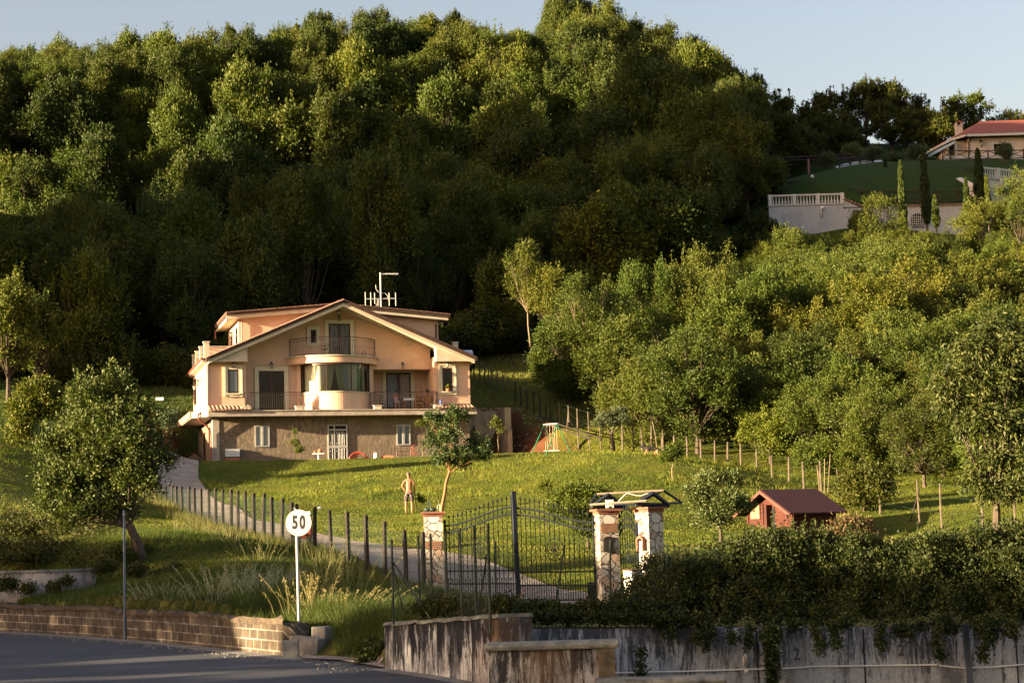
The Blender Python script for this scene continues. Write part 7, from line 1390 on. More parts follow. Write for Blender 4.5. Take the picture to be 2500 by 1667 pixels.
sd = empty('swan_ornament', hp(12.82, .9, z + .745 + .0), HR); m = MB(); m.lathe([(.05, 0), (.16, .06), (.17, .18), (.06, .3)], (0, 0, 0), 10); m.tube([(0, 0, .25), (.1, 0, .42), (.14, 0, .6), (.06, 0, .74), (-.06, 0, .7)], [.06, .05, .04, .045, .03], 7); m.build('body', M_wick, sd); m = MB(); m.tube([(-.05, 0, .71), (-.13, 0, .66)], [.03, .006], 5); m.build('beak', M_iron, sd); tag(sd, 'tall cream and orange swan necked ornament in the right loggia', 'ornament')
m = MB(); m.lathe([(.18, 0), (.18, .70), (.16, .745)], (0, 0, 0), 10); tag(m.build('plinth', M_terra, loc=hp(12.82, .9, z)), 'brown round plinth under the swan necked ornament', 'plinth')
# seated figure
M_pink = mat('pink_floral', (.62, .42, .44), .9, (.34, .22, .28), 14); pe = empty('person', hp(11.35, .95, z), HR); tag(pe, 'seated person in a pink patterned dress behind the right balcony railing', 'person')
V = [(0, 0, .50), (0, .02, .70), (0, .03, .88), (0, .02, 1.0), (.02, -.01, 1.06), (.03, -.02, 1.16), (-.13, .0, .92), (-.18, -.05, .72), (-.06, -.2, .66), (.13, .0, .92), (.20, -.08, .74), (.12, -.22, .86), (-.09, -.06, .50), (-.10, -.38, .50), (-.10, -.38, .10), (-.10, -.48, .05), (.09, -.06, .50), (.10, -.38, .50), (.10, -.40, .10), (.10, -.50, .05)]
bd = skin('body', V, [(0, 1), (1, 2), (2, 3), (3, 4), (4, 5), (3, 6), (6, 7), (7, 8), (3, 9), (9, 10), (10, 11), (0, 12), (12, 13), (13, 14), (14, 15), (0, 16), (16, 17), (17, 18), (18, 19)], [(.13, .11), (.12, .09), (.13, .09), (.07, .06), .045, (.075, .085), .048, .036, .028, .048, .036, .028, .08, .055, .04, .03, .08, .055, .04, .03], M_skin, pe)
skin('dress', [(0, 0, .52), (0, .02, .70), (0, .03, .90), (-.10, -.12, .52), (-.11, -.36, .50), (.10, -.12, .52), (.11, -.36, .50)], [(0, 1), (1, 2), (0, 3), (3, 4), (0, 5), (5, 6)], [(.16, .13), (.14, .11), (.14, .10), .10, .085, .10, .085], M_pink, pe)
m = MB(); m.ball((.03, .0, 1.2), .088, .095, .09, 12, 8); m.build('hair', M_blk_, bd, smooth=True); m = MB(); m.ball((.0, -.095, 1.16), .009); m.ball((.055, -.095, 1.16), .009); m.build('eyes', M_blk_, bd)
chair(hp(11.35, 1.05, z), HR, 'chair under the seated person in the right loggia', M_dwood); chair(hp(10.55, 1.1, z), HR, 'dark round backed chair at the left of the right loggia', M_dwood); chair(hp(11.95, 1.6, z), HR + .5, 'chair behind the loggia table', M_dwood)
def pot(loc, r, h, lab, leaf=None, n=300, lr=.18, stand=None, L=.09):
    e = empty('potted_plant', loc, 0); tag(e, lab, 'plant'); m = MB(); m.lathe([(r * .7, 0), (r * .95, h * .85), (r * 1.08, h * .86), (r * 1.08, h), (r * .8, h)], (0, 0, 0), 12); m.build('pot', M_terra, e, smooth=False)
    V, Q, rnd, _ = crown([(0, 0, h + lr * .6, lr, lr, lr * .8)], n, L, L * .4, 3, cl=.06, shell=.2, up=.5, per=10); link('foliage', npmesh('foliage', V, Q, leaf or L_fresh, {'rnd': rnd}), e); return e
pot(hp(14.34, -.15, 1.21 - .02), .14, .17, 'green plant in a terracotta pot on the sill of the right wing window', L_fresh, 260, .16)
m = MB(); m.box(-.2, .2, -.15, .15, 0, .85); m.box(-.24, .24, -.18, .18, .85, .9); tag(m.build('plant_cabinet', M_wick, loc=hp(13.2, .6, z), rot=(0, 0, HR)), 'brown cabinet below the potted plant at the right end of the loggia', 'cabinet'); pot(hp(13.2, .6, 1.0), .12, .16, 'small potted plant on the brown cabinet in the loggia', L_dark, 160, .14)
m = MB(); m.lathe([(.05, 0), (.06, .12), (.05, .24), (.02, .3)], (0, 0, 0), 8); tag(m.build('blue_bottle', mat('blue_plastic', (.03, .10, .35), .4), loc=hp(13.72, -.70, .34)), 'small blue bottle hanging at the right end of the balcony railing', 'bottle')
# ------------------------------------------------------------------ along the basement wall
def bp(px, py, y=-.5):
    d = ray(px, py); Vv = np.array([HV[0], HV[1], 0]); t = ((HO + Vv * y) @ Vv) / (d @ Vv); return d * t
zg = PLAT + .02
def gp(px, y): p = bp(px, 1120, y); return (p[0], p[1], float(hgt(p[0], p[1])))
q = gp(778, -1.0); e = empty('bird_bath_table', q); tag(e, 'small white pedestal table with pots left of the basement door', 'table'); m = MB(); m.lathe([(.16, 0), (.06, .08), (.05, .42), (.12, .5)], (0, 0, 0), 10); m.build('pedestal', M_white, e); m = MB(); m.box(-.34, .34, -.2, .2, .5, .55); m.build('tabletop', M_white, e)
for dx, r, h, lab in ((.09, .14, .3, 'round orange pot with a lid on the white pedestal table'), (-.2, .09, .16, 'square looking orange pot at the left on the white pedestal table')):
    m = MB(); m.lathe([(r * .6, 0), (r, h * .4), (r * .9, h * .7), (r * .3, h * .9), (r * .12, h)], (0, 0, 0), 12); tag(m.build('orange_pot', M_terra, loc=(q[0] + dx, q[1], q[2] + .55)), lab, 'pot')
M_redp = mat('red_hose', (.42, .07, .03), .4, (.34, .05, .03), 6); q = gp(873, -.5); m = MB()
for k in range(5): m.tube([(.55 * cos(a) * (1 - .05 * k) + .05 * k, .03 * k, .62 * (1 - .04 * k) * sin(a)) for a in np.linspace(-.1 + .1 * k, pi + .05, 18)], .028, 6)
tag(m.build('hose_coil', M_redp, loc=q), 'coil of thick red hose leaning on the basement wall right of the door', 'hose')
q = gp(918, -.9); m = MB(); m.lathe([(.12, 0), (.14, .1), (.13, .34), (.10, .42)], (0, 0, 0), 12); tag(m.build('white_bucket', M_white, loc=(q[0], q[1], q[2] + .12)), 'white bucket among logs at the basement wall', 'bucket')
q = gp(905, -1.0); r_ = random.Random(3)
for k in range(3): m = MB(); m.tube([(-.2, 0, 0), (.0, .05, .02), (.22, 0, .0)], [.07, .08, .06], 8); tag(m.build('log', barkl, loc=(q[0] - .05 + .12 * k, q[1] - .1 * k, q[2] + .08 + .0 * k), rot=(0, .2 * k, .6 * k)), ['short log left of the white bucket', 'middle log beside the white bucket', 'log nearest the white bucket'][k], 'log', 'logs beside the bucket')
q = gp(945, -.9); m = MB(); m.box(-.35, .35, -.15, .15, 0, .28); m.tube([(-.3, -.1, .33), (.4, -.1, .30)], .06, 8); tag(m.build('wood_bundle', M_terra, loc=q), 'bundle of reddish wood stacked right of the white bucket', 'wood')
q = gp(986, -.6); e = empty('trestle', q, HR); tag(e, 'thin reddish metal trestle under the right basement window', 'trestle'); m = MB(); [m.tube([(x, 0, 0), (x, 0, .68)], .025, 5) for x in (-.42, .42)]; m.tube([(-.42, 0, .62), (.42, 0, .62)], .022, 5); m.tube([(-.42, 0, .4), (.42, 0, .4)], .015, 5); m.build('frame', mat('rust_metal', (.16, .07, .045), .7), e)
q = gp(1010, -.3); m = MB(); m.tube([(.1 * cos(k * .9), -.05, 1.0 - k * .035 + .05 * sin(k * .9)) if k < 16 else (.1 * cos(k * .9) + .12, -.05, .46 + .05 * sin(k * .9)) for k in range(22)], .018, 5); tag(m.build('coiled_cord', M_redp, loc=(q[0], q[1], q[2])), 'red coiled cord hanging on the basement wall right of the window', 'cord')
for k, (px, lab) in enumerate([(571, 'pale stone slab lying at the foot of the left basement corner'), (648, 'small pale stone on the lawn edge below the basement window')]):
    q = gp(px, -1.6); m = MB(); m.cbox((0, 0, .1), .45, .3, .22); tag(m.build('stone_slab', M_blk, loc=q, rot=(0, 0, .4 * k), bevel=.03), lab, 'stone')
q = gp(1215, -1.2); m = MB(); m.tube([(0, 0, 0), (0, 0, .25)], .05, 6); m.ball((0, 0, .1), .14, .14, .09); tag(m.build('stake_ring', M_redp, loc=q), 'small reddish ring at the foot of the thin sapling by the retaining wall', 'ring')
# dog house left of the villa
p = at(473, 1096, 106); q = np.array([p[0], p[1], float(hgt(p[0], p[1]))]); e = empty('dog_house', tuple(q), HR - .1); tag(e, 'small wooden dog house with an arched opening left of the villa', 'dog house'); M_dhw = mat('light_boards', (.36, .22, .12), .85, (.25, .15, .08), 3, stretch=(1, 1, 8))
m = MB(); m.prism([(-.42, 0), (.42, 0), (.42, .78), (0, 1.12), (-.42, .78)], -.1, .9, 'y'); b1 = m.build('body', M_dhw, e); m = MB(); m.prism([(-.24, .12), (.22, .12), (.22, .55), (.12, .68), (-.14, .68), (-.24, .55)], -.112, -.101, 'y'); m.build('opening', M_dark, b1)
m = MB(); m.prism([(-.62, .66), (0, 1.18), (.62, .66), (.62, .72), (0, 1.25), (-.62, .72)], -.25, 1.0, 'y'); m.build('roof', M_rooff, e)
p = at(391, 978, 112); m = MB(); m.box(-.25, .25, -.2, .2, 0, .2); tag(m.build('white_box', M_white, loc=(p[0], p[1], float(hgt(p[0], p[1])))), 'small white box on the grass bank left of the villa', 'box')
# pale car roof end behind the right parapet
p = at(1122, 836, 114); e = empty('parked_car', (p[0], p[1], p[2] - 1.9), radians(-84)); tag(e, 'pale car just visible behind the right end of the villa roof', 'car'); M_car = mat('pale_car_paint', (.55, .58, .62), .25, (.50, .53, .57), 3, metal=.3)
m = MB(); m.prism([(-2, .35), (2, .35), (2.05, .75), (1.2, .88), (.6, 1.32), (-1.0, 1.38), (-1.7, .9), (-2.05, .8)], -.82, .82, 'y'); m.build('body', M_car, e, bevel=.08); m = MB(); m.prism([(1.02, .92), (.52, 1.26), (-.95, 1.31), (-1.5, .93)], -.835, .835, 'y'); m.build('window', M_glass, e)
for x in (-1.25, 1.3):
    for y in (-.78, .78): m = MB(); m.prism([(x + .32 * cos(a), .32 + .32 * sin(a)) for a in np.linspace(0, 2 * pi, 18)[:-1]], y - .1, y + .1, 'y'); m.build('wheel', M_blk_, e)
# ------------------------------------------------------------------ swing set
M_sg = mat('swing_green', (.025, .20, .09), .45, (.02, .22, .09), 5); M_rope = mat('rope', (.50, .40, .26), .9); Ys = 93.5
def S_(px, py, dy=0): p = at(px, py, Ys + dy); return np.array(p)
zb = min(S_(1296, 1108)[2], float(hgt(*S_(1296, 1108)[:2]))) - .05; o = S_(1345, 1108); sw_ = empty('swing_set', (o[0], o[1], 0)); tag(sw_, 'green framed swing set with red top bar in front of the red earth bank', 'swing')
R0 = lambda p: (p[0] - o[0], p[1] - o[1], p[2])
tl, tr = S_(1329, 1036, .6), S_(1360, 1034, -.6)
for a, b2 in ((tl, S_(1295, 1110, -.7)), (tl, S_(1356, 1106, 1.6)), (tr, S_(1332, 1108, -1.8)), (tr, S_(1398, 1110, .3))): m = MB(); m.tube([R0(a), R0(b2 + (0, 0, -.1))], .027, 7); m.build('leg', M_sg, sw_)
m = MB(); m.tube([R0(tl + (-.05, 0, 0)), R0(tr + (.05, 0, 0))], .04, 7); m.build('top_bar', mat('red_white_bar', (.60, .12, .10), .4, (.70, .62, .58), 8), sw_)
for t1, t2, lab in ((.05, .2, 'a'), (.42, .66, 'b'), (.78, .95, 'c')):
    p1 = tl + (tr - tl) * t1; p2 = tl + (tr - tl) * t2; m = MB(); m.tube([R0(p1), R0(p1 + (0, 0, -1.45))], .012, 4); m.tube([R0(p2), R0(p2 + (0, 0, -1.45))], .012, 4); m.build('rope', M_rope, sw_); c = (p1 + p2) / 2; m = MB(); m.cbox(R0(c + (0, 0, -1.46)), .34, .18, .04); m.build('seat', M_white, sw_)
p = S_(1384, 1108, .8); m = MB(); m.tube([(0, 0, -.2), (.05, 0, 1.4), (.14, 0, 2.2)], .022, 5); tag(m.build('stake', barkl, loc=tuple(p)), 'thin tall stake leaning beside the swing set', 'stake')
p = at(1606, 1098, 94.5); m = MB(); m.tube([(0, 0, -.2), (-.1, 0, .9), (-.22, 0, 1.75)], .022, 5); tag(m.build('stake', barkl, loc=(p[0], p[1], float(hgt(p[0], p[1])))), 'thin leaning stake right behind the dog', 'stake')
for dx, px in ((-.12, 2002), (.2, 2012), (.4, 2020)):
    p = gat(px, 82.5); m = MB(); m.tube([(0, 0, -.2), (dx * .6, 0, 1.5 + dx)], .022, 5); tag(m.build('stake', barkl, loc=tuple(p)), {2002: 'left one of the three thin stakes above the shed roof', 2012: 'middle one of the three thin stakes above the shed roof', 2020: 'right one of the three thin stakes above the shed roof'}[px], 'stake', 'stakes behind the shed')
a = gat(2222, 73); p = np.array(at(2246, 1190, 72.3)); m = MB(); m.tube([tuple(a), tuple(p)], .03, 5); tag(m.build('fence_brace', M_wpost), 'dark slanting brace against the fence post at the right', 'brace')
# ------------------------------------------------------------------ red shed
M_shw = mat('red_boards', (.075, .016, .007), .85, (.04, .009, .005), 2.2, .5, 8, .02, stretch=(1, 1, 5)); M_shr = mat('maroon_felt', (.052, .011, .015), .9, (.040, .009, .012), 2, .2, 40, .004)
Yd = 70; pL = at(1828, 1290, Yd); rzS = radians(17); e = empty('garden_shed', (pL[0], pL[1], pL[2]), rzS); tag(e, 'red wooden garden shed with maroon felt roof behind the hedge', 'shed')
ux, uy = np.array([cos(rzS), sin(rzS)]), np.array([-sin(rzS), cos(rzS)])
w1, d1, hw_, hr_ = 1.7, 3.3, 1.40, 2.05     # gable front to the left-front, ridge running right-back
# local: gable face spans local y from 0 to w1 on plane x=0? build with ridge along +x
e.rotation_euler = (0, 0, radians(8)); gw = 2.0
# gable face is seen obliquely: it spans from A (left) to B (right); ridge goes to the right
A_ = np.array(at(1826, 1290, 72.2)); B_ = np.array(at(1938, 1293, 69.6)); dirg = (B_ - A_)[:2]; gw = np.linalg.norm(dirg); rg = atan2(dirg[1], dirg[0]); e.location = (A_[0], A_[1], min(A_[2], float(hgt(A_[0], A_[1])) )); e.rotation_euler = (0, 0, rg); zb = e.location[2]
zE = float(at(1936, 1242, 69.6)[2]) - zb; zR = float(at(1855, 1198, 70.5)[2]) - zb; D_ = 2.25
def loc2(px, py, Y): p = np.array(at(px, py, Y)) - np.array(e.location); return p[0] * cos(rg) + p[1] * sin(rg), -p[0] * sin(rg) + p[1] * cos(rg), p[2]
m = MB(); m.prism([(0, -.5), (gw, -.5), (gw, zE - .1), (gw / 2, zR - .14), (0, zE - .1)], 0, D_, 'y'); wl = m.build('wall', M_shw, e)
for k in range(15):
    z_ = -.35 + k * .135
    if z_ + .12 < zE - .12:
        m = MB(); m.box(.13, gw - .13, -.012, -.001, z_, z_ + .122); m.build('board', M_shw, wl); m = MB(); m.box(gw + .001, gw + .014, .02, D_ - .02, z_, z_ + .122); m.build('board', M_shw, wl)
m = MB(); ov = .38; m.prism([(-ov, zE - .22), (gw / 2, zR), (gw + ov, zE - .22), (gw + ov, zE - .16), (gw / 2, zR + .06), (-ov, zE - .16)], -.45, D_ + .3, 'y'); rf_ = m.build('roof', M_shr, e)
m = MB(); m.prism([(-ov, zE - .33), (gw / 2, zR - .11), (gw + ov, zE - .33), (gw + ov, zE - .2), (gw / 2, zR + .02), (-ov, zE - .2)], -.49, -.452, 'y'); m.build('barge_board', mat('barge_brown', (.10, .042, .026), .8), rf_)
m = MB(); m.box(.22, .92, -.035, -.002, .35, 1.12); w_ = m.build('window_frame', M_shw, wl); m = MB(); m.box(.28, .555, -.045, -.036, .40, 1.06); m.box(.595, .86, -.045, -.036, .40, 1.06); m.build('pane', mat('yellowish_pane', (.22, .20, .11), .35, spec=.6), w_)
for x in (1.02, gw - .12, 0.02): m = MB(); m.box(x, x + .10, -.05, -.002, -.4, zE - .15 if x != 1.02 else zR - .5); m.build('corner_board', M_shw, wl)
m = MB(); m.box(1.25, 1.85, -.03, -.002, -.3, .85); d_ = m.build('door', M_dark, wl); m = MB(); m.box(1.62, 1.66, -.3, -.03, -.3, .95); m.build('door_leaf', M_shw, d_)
# ------------------------------------------------------------------ motor scooter behind the fence
p = gat(741, 55.5); e = empty('scooter', tuple(p), radians(78)); tag(e, 'dark red motor scooter with clear windscreen behind the speed sign', 'scooter'); M_scr = mat('dark_red_paint', (.16, .015, .012), .3, (.13, .012, .010), 4, spec=.6)
m = MB(); m.prism([(-.85, .45), (-.2, .42), (.05, .22), (.45, .22), (.55, .75), (.50, .95), (.38, .9), (.30, .35), (.05, .35), (-.15, .72), (-.85, .78)], -.16, .16, 'y'); m.build('body', M_scr, e, bevel=.05)
m = MB(); m.prism([(-.75, .78), (-.1, .73), (-.1, .80), (-.7, .86)], -.14, .14, 'y'); m.build('seat', M_blk_, e, bevel=.03)
for x in (-.62, .68): m = MB(); m.prism([(x + .24 * cos(a), .24 + .24 * sin(a)) for a in np.linspace(0, 2 * pi, 20)[:-1]], -.055, .055, 'y'); w_ = m.build('wheel', M_blk_, e); m = MB(); m.prism([(x + .12 * cos(a), .24 + .12 * sin(a)) for a in np.linspace(0, 2 * pi, 16)[:-1]], -.06, .06, 'y'); m.build('rim', M_pole, w_)
m = MB(); m.tube([(.5, -.34, 1.05), (.45, -.1, 1.0), (.45, .1, 1.0), (.5, .34, 1.05)], .02, 6); m.tube([(.66, 0, .3), (.46, 0, 1.0)], .035, 6); m.build('handlebar', M_blk_, e)
for s in (-1, 1): m = MB(); m.tube([(.45, s * .22, 1.03), (.42, s * .40, 1.2)], .01, 4); a_ = m.build('mirror', M_blk_, e); m = MB(); m.ball((.42, s * .42, 1.22), .018, .07, .045); m.build('mirror_glass', mat('mirror_glass', (.6, .68, .8), .1, metal=.8), a_, smooth=True)
ws, nt_, b = newmat('clear_screen'); tr_ = nt_.nodes.new('ShaderNodeBsdfTransparent'); tr_.inputs[0].default_value = (.85, .87, .82, 1); gl_ = nt_.nodes.new('ShaderNodeBsdfGlossy'); gl_.inputs['Roughness'].default_value = .1; ms = nt_.nodes.new('ShaderNodeMixShader'); ms.inputs[0].default_value = .12; nt_.links.new(tr_.outputs[0], ms.inputs[1]); nt_.links.new(gl_.outputs[0], ms.inputs[2]); nt_.links.new(ms.outputs[0], nt_.nodes['Material Output'].inputs[0])
P = [(.52 - .10 * (abs(y) / .2) ** 2 + (-.10) * (z - 1.0), y, z) for z in (1.0, 1.15, 1.3, 1.42, 1.5) for y in np.linspace(-1, 1, 9) * (.21 if z < 1.3 else (.18 if z < 1.45 else .10))]; i0 = [(r * 9 + k, r * 9 + k + 1, r * 9 + k + 10, r * 9 + k + 9) for r in range(4) for k in range(8)]; link('windscreen', npmesh('windscreen', P, i0, ws, smooth=True), e)
m = MB(); m.cbox((.40, 0, 1.06), .04, .22, .10); m.build('instrument_panel', M_white, e)
# ------------------------------------------------------------------ grass and weeds
L_grass = leafmat('lawn_blades', [(.075, .105, .013), (.135, .155, .021), (.23, .215, .045)], trans=.4, dim=1); L_verge = leafmat('verge_blades', [(.028, .055, .012), (.06, .092, .02), (.11, .125, .032)], trans=.3, dim=.8); L_dry = leafmat('dry_stalks', [(.20, .16, .07), (.32, .26, .12), (.42, .35, .18)], trans=.3); L_pale = leafmat('pale_seed_heads', [(.22, .22, .17), (.36, .36, .30), (.48, .48, .42)], trans=.3)
drive_poly = np.vstack([np.array(lowl), np.array(upl)[::-1]])
def blades(name, X, Y, h, w_, m_, rs, lean=.35, z=None, tone=None):
    n = len(X); Z = hgt(X, Y) if z is None else z; a = rs.uniform(0, pi, n); H = h * rs.uniform(.5, 1.4, n); dx, dy = rs.normal(size=n) * lean * H, rs.normal(size=n) * lean * H; cx, cy = np.cos(a) * w_ * .5, np.sin(a) * w_ * .5
    V = np.stack([np.stack([X - cx, Y - cy, Z - .02], -1), np.stack([X + cx, Y + cy, Z - .02], -1), np.stack([X + dx, Y + dy, Z + H], -1)], 1).reshape(-1, 3)
    return npmesh(name, V, np.arange(3 * n).reshape(n, 3), m_, {'rnd': tone if tone is not None else rs.uniform(0, 1, n)})
def scatter(n, x0, x1, Y0, Y1, rs, pw=1.0):
    Y = 1 / rs.uniform(1 / Y1 ** pw, 1 / Y0 ** pw, n) ** (1 / pw); px = rs.uniform(x0, x1, n); return (px - 1250) / F * Y, Y
def okground(X, Y, soilok=False):
    k = ~inpoly(X, Y, drive_poly); k &= ~((X / Y > (694 - 1260) / F) & (X / Y < (815 - 1260) / F) & (Y < 32.3)); hx, hy = hlocal(X, Y); k &= ~((hx > -5) & (hx < 16) & (hy > -1.1) & (hy < 10)); k &= ~((hx > 15.8) & (hx < 23.5) & (hy > -1.3) & (hy < 3.2)); k &= seg_signed(X, Y, curbM) > .42; k &= ~((X > WR[0][0] - .3) & (seg_signed(X, Y, np.array(WR)) < .4)); return k
rs = np.random.default_rng(21)
X, Y = scatter(330000, -120, 2620, 44, 104, rs, 1.0); k = okground(X, Y); X, Y = X[k], Y[k]; tn = np.clip(.5 + vn(X, Y, 2.2, 8) * .9 + vn(X, Y, .5, 9) * .5 + rs.normal(size=len(X)) * .12, 0, 1)
hh = .045 + .04 * np.clip(vn(X, Y, 1.2, 11) + .2, 0, 1) + .13 * sstep(-.1, .3, vn(X, Y, .9, 12)) * (Y > 79) * (Y < 93)
tag(link('lawn_grass', blades('lawn_grass', X, Y, hh, .035, L_grass, rs, .5, tone=tn)), 'short mown grass of the lawn', 'grass', kind='stuff')
X, Y = scatter(90000, 1150, 2620, 100, 128, rs, 1.0); k = okground(X, Y) & (X < 44); X, Y = X[k], Y[k]; tag(link('meadow_grass', blades('meadow_grass', X, Y, .18, .05, leafmat('meadow_blades', [(.08, .10, .018), (.17, .165, .035), (.28, .23, .07)], dim=1), rs, .4, tone=np.clip(.6 + vn(X, Y, 3, 8) + rs.normal(size=len(X)) * .2, 0, 1))), 'rough meadow grass behind the field fence', 'grass', kind='stuff')
X, Y = scatter(60000, -120, 480, 84, 128, rs, 1.0); k = okground(X, Y); X, Y = X[k], Y[k]; tag(link('meadow_grass', blades('meadow_grass', X, Y, .16, .05, L_verge, rs, .4, tone=np.clip(.5 + vn(X, Y, 3, 8) + rs.normal(size=len(X)) * .2, 0, 1))), 'rough meadow grass left of the villa', 'grass', kind='stuff')
# verge
X, Y = scatter(230000, -120, 1250, 28, 54, rs, 1.0); k = okground(X, Y) & (seg_signed(X, Y, curbM) > .4); X, Y = X[k], Y[k]; cl_n = vn(X, Y, 1.3, 13) + .5 * vn(X, Y, .4, 14); hh = np.clip(.13 + .25 * cl_n, .05, .4) * (1 + .5 * (Y < 36))
tag(link('verge_grass', blades('verge_grass', X, Y, hh, .014, L_verge, rs, .45, tone=np.clip(.45 + cl_n * .7 + rs.normal(size=len(X)) * .22, 0, 1))), 'long rough grass on the roadside verge', 'grass', kind='stuff')
# taller dry grass along the fence posts
fx = np.array([gat(px, Y)[:2] for px, py, Y in fp]); i = rs.integers(0, len(fx) - 1, 9000); t = rs.uniform(0, 1, 9000)[:, None]; P = fx[i] * (1 - t) + fx[i + 1] * t + rs.normal(size=(9000, 2)) * np.array([.35, .5]) + np.array([-.2, -.4]); k = okground(P[:, 0], P[:, 1]); P = P[k]
tag(link('tall_grass', blades('tall_grass', P[:, 0], P[:, 1], .34, .016, leafmat('straw_green', [(.07, .09, .02), (.13, .13, .035), (.24, .20, .075)]), rs, .25)), 'straw coloured tall grass along the drive fence', 'grass', kind='stuff')
def stalks(name, px, Y, n, h, spread, m_, lab, seed, heads=True, lean=.3, hw=.02, hl=.05, nh=10, sw=.005):
    rs = np.random.default_rng(seed); g = gat(px, Y); V = []; Q = []
    for _ in range(n):
        x, y = rs.normal() * spread * .5, rs.normal() * spread * .35; H = h * rs.uniform(.55, 1.15); lx, ly = rs.normal() * lean * H * .6 + x * .5, rs.normal() * lean * H * .4; pts = [np.array([x + lx * t ** 1.6, y + ly * t ** 1.6, H * t - .02]) for t in (0, .35, .7, 1)]
        for a, b2 in zip(pts[:-1], pts[1:]): k = len(V); V += [a - (sw, 0, 0), a + (sw, 0, 0), b2 + (sw, 0, 0), b2 - (sw, 0, 0)]; Q.append((k, k + 1, k + 2, k + 3))
        if heads:
            for j in range(nh): t = rs.uniform(.55, 1.03); c = pts[1] + (pts[3] - pts[1]) * (t - .35) / .65 + rs.normal(size=3) * np.array([.02, .02, .01]); d = unit(rs.normal(size=3) + (0, 0, 1.5)) * hl * .5; s = unit(np.cross(d, rs.normal(size=3))) * hw * .5; k = len(V); V += [c - d, c + s, c + d, c - s]; Q.append((k, k + 1, k + 2, k + 3))
    o = link(name, npmesh(name, V, Q, m_, {'rnd': rs.uniform(0, 1, len(Q))}), loc=tuple(g)); tag(o, lab, 'weed', kind='stuff'); return o
stalks('dry_grass_clump', 785, 35.5, 46, 1.15, .55, L_dry, 'tall clump of golden dry grass stalks right of the speed sign', 1); stalks('dry_grass_clump', 850, 35.8, 26, .95, .45, L_dry, 'second clump of golden stalks leaning right towards the gate fence', 2); stalks('dry_grass_clump', 748, 34.2, 30, .7, .5, L_dry, 'shorter golden stalks at the foot of the speed sign', 3); stalks('dry_grass_clump', 810, 33.6, 40, .45, .8, L_dry, 'low yellow weeds in front of the tall golden stalks', 9)
for k, (px, Y, lab) in enumerate([(565, 37.5, 'left of the three clumps of whitish seeding weeds'), (615, 37.2, 'middle clump of whitish seeding weeds'), (660, 36.8, 'right clump of whitish seeding weeds nearest the sign')]): stalks('white_weed', px, Y, 60, .62, .8, L_pale, lab, 20 + k, nh=16, hw=.016, hl=.03, lean=.25, sw=.003)
for k, (px, Y, lab) in enumerate([(380, 39, 'small pale weed beside the scrub'), (450, 38, 'pale weed in the middle of the verge'), (520, 36.5, 'pale weed just above the brick wall')]): stalks('pale_weed', px, Y, 30, .38, .7, L_pale, lab, 30 + k, nh=6, hw=.014, hl=.025, sw=.003)
for k in range(14):
    px = [470, 500, 540, 430, 600, 640, 700, 690, 580, 560, 900, 925, 880, 860][k]; Y = [57, 55, 53, 60, 47, 46, 44, 40, 42, 50, 33, 32, 36, 39][k]; stalks('grass_tuft', px, Y, 22, .42, .5, L_dry if k < 10 else L_verge, ['straw tuft by the far fence posts', 'straw tuft below the fence bend', 'straw tuft near the ninth fence post', 'straw tuft beside the tree trunk', 'straw tuft in the middle of the bank', 'straw tuft right of the bank middle', 'straw tuft behind the speed sign', 'straw tuft left of the sign pole', 'straw tuft above the white weeds', 'straw tuft on the upper bank', 'green tuft beside the concrete wall', 'green tuft at the concrete wall corner', 'green tuft below the fence end', 'green tuft under the last fence posts'][k], 50 + k, nh=3)
# stones on the red earth
rs = random.Random(14); m = MB()
for k in range(90):
    hx_ = rs.uniform(18.6, 24); hy_ = rs.uniform(.5, 4); p = hworld(hx_, hy_, 0); zz = float(hgt(p[0], p[1])); m.ball((p[0], p[1], zz), rs.uniform(.03, .11), rs.uniform(.03, .11), rs.uniform(.02, .07), 5, 4)
tag(m.build('earth_stones', M_blk), 'small stones scattered over the red earth bank', 'stones', kind='stuff')

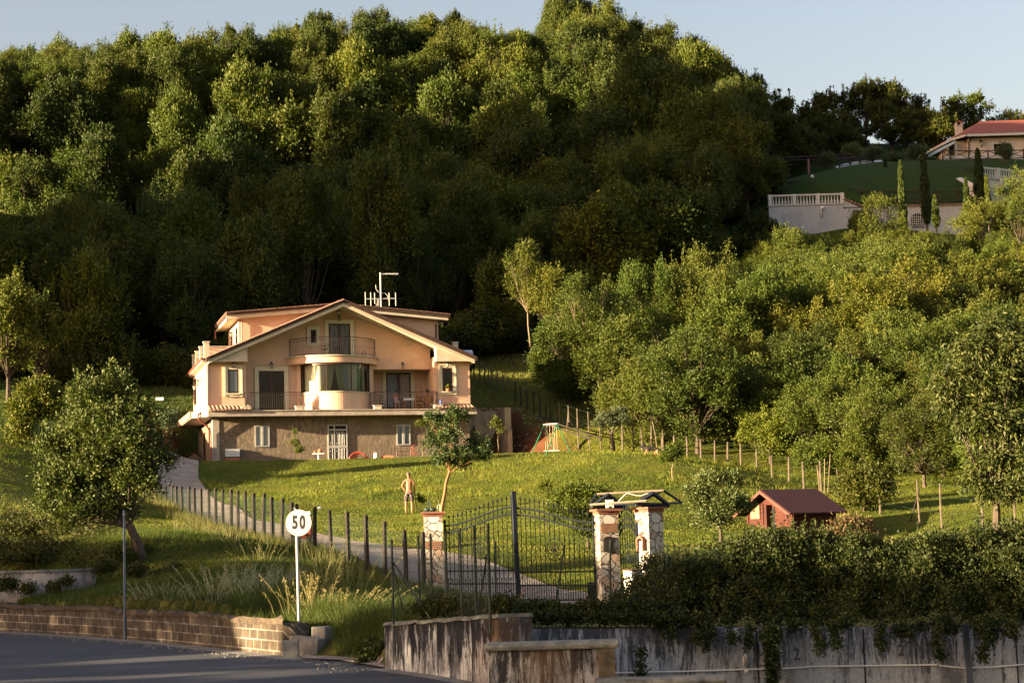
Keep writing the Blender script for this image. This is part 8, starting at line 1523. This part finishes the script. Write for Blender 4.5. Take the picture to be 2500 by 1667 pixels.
# weeds hanging over the top of the brick wall
rs = np.random.default_rng(91); wt = resamp(bline, 600); i = rs.integers(0, 600, 9000); cl_w = vn(wt[i, 0], wt[i, 1], .8, 41) + .25 * rs.normal(size=9000); i = i[cl_w > -.05]; n = len(i)
X = wt[i, 0] + rs.normal(size=n) * .05; Y = wt[i, 1] + rs.uniform(.10, .75, n); zt_w = np.interp(i, np.linspace(0, 599, 40), ztb) + .06; H = rs.uniform(.08, .30, n); V = np.stack([np.stack([X - .008, Y, zt_w - .05], -1), np.stack([X + .008, Y, zt_w - .05], -1), np.stack([X + rs.normal(size=n) * .08, Y - rs.uniform(-.1, .35, n), zt_w + H * rs.uniform(-.35, 1, n)], -1)], 1).reshape(-1, 3)
tag(link('wall_top_weeds', npmesh('wall_top_weeds', V, np.arange(3 * n).reshape(n, 3), L_verge, {'rnd': rs.uniform(0, 1, n)})), 'weeds growing over the top of the brick wall', 'weeds', kind='stuff')
# ------------------------------------------------------------------ tell look-alikes in a group apart by their order from the left
bpy.context.view_layer.update()
from collections import defaultdict
dd_ = defaultdict(list)
for o in list(COL.objects):
    if o.parent is None and 'label' in o: dd_[o['label']].append(o)
ORD = ['first', 'second', 'third', 'fourth', 'fifth', 'sixth', 'seventh', 'eighth', 'ninth', 'tenth', 'eleventh', 'twelfth', 'thirteenth', 'fourteenth', 'fifteenth', 'sixteenth', 'seventeenth', 'eighteenth', 'nineteenth', 'twentieth']
TEN = {2: 'twenty', 3: 'thirty', 4: 'forty'}
for lab, os_ in dd_.items():
    n_ = len(os_)
    if n_ < 2: continue
    os_.sort(key=lambda o: proj(tuple(o.location))[0])
    for i, o in enumerate(os_):
        if n_ == 2: o['label'] = ('left hand ' if i == 0 else 'right hand ') + lab
        elif n_ == 3: o['label'] = ('left hand ', 'middle ', 'right hand ')[i] + lab
        else:
            w_ = ORD[i] if i < 20 else (TEN[(i + 1) // 10] + (' ' + ORD[(i + 1) % 10 - 1] if (i + 1) % 10 else 'th')).replace('tyth', 'tieth')
            o['label'] = w_ + ' from the left, ' + lab
for o in list(COL.objects):
    if o.parent is None and 'label' in o and len(o['label'].split()) > 16:
        l_ = o['label']
        for w_ in (' big', ' young', ' small', ' dense', ' hand', ' leafy'): 
            if len(l_.split()) > 16: l_ = l_.replace(w_, '', 1)
        o['label'] = l_
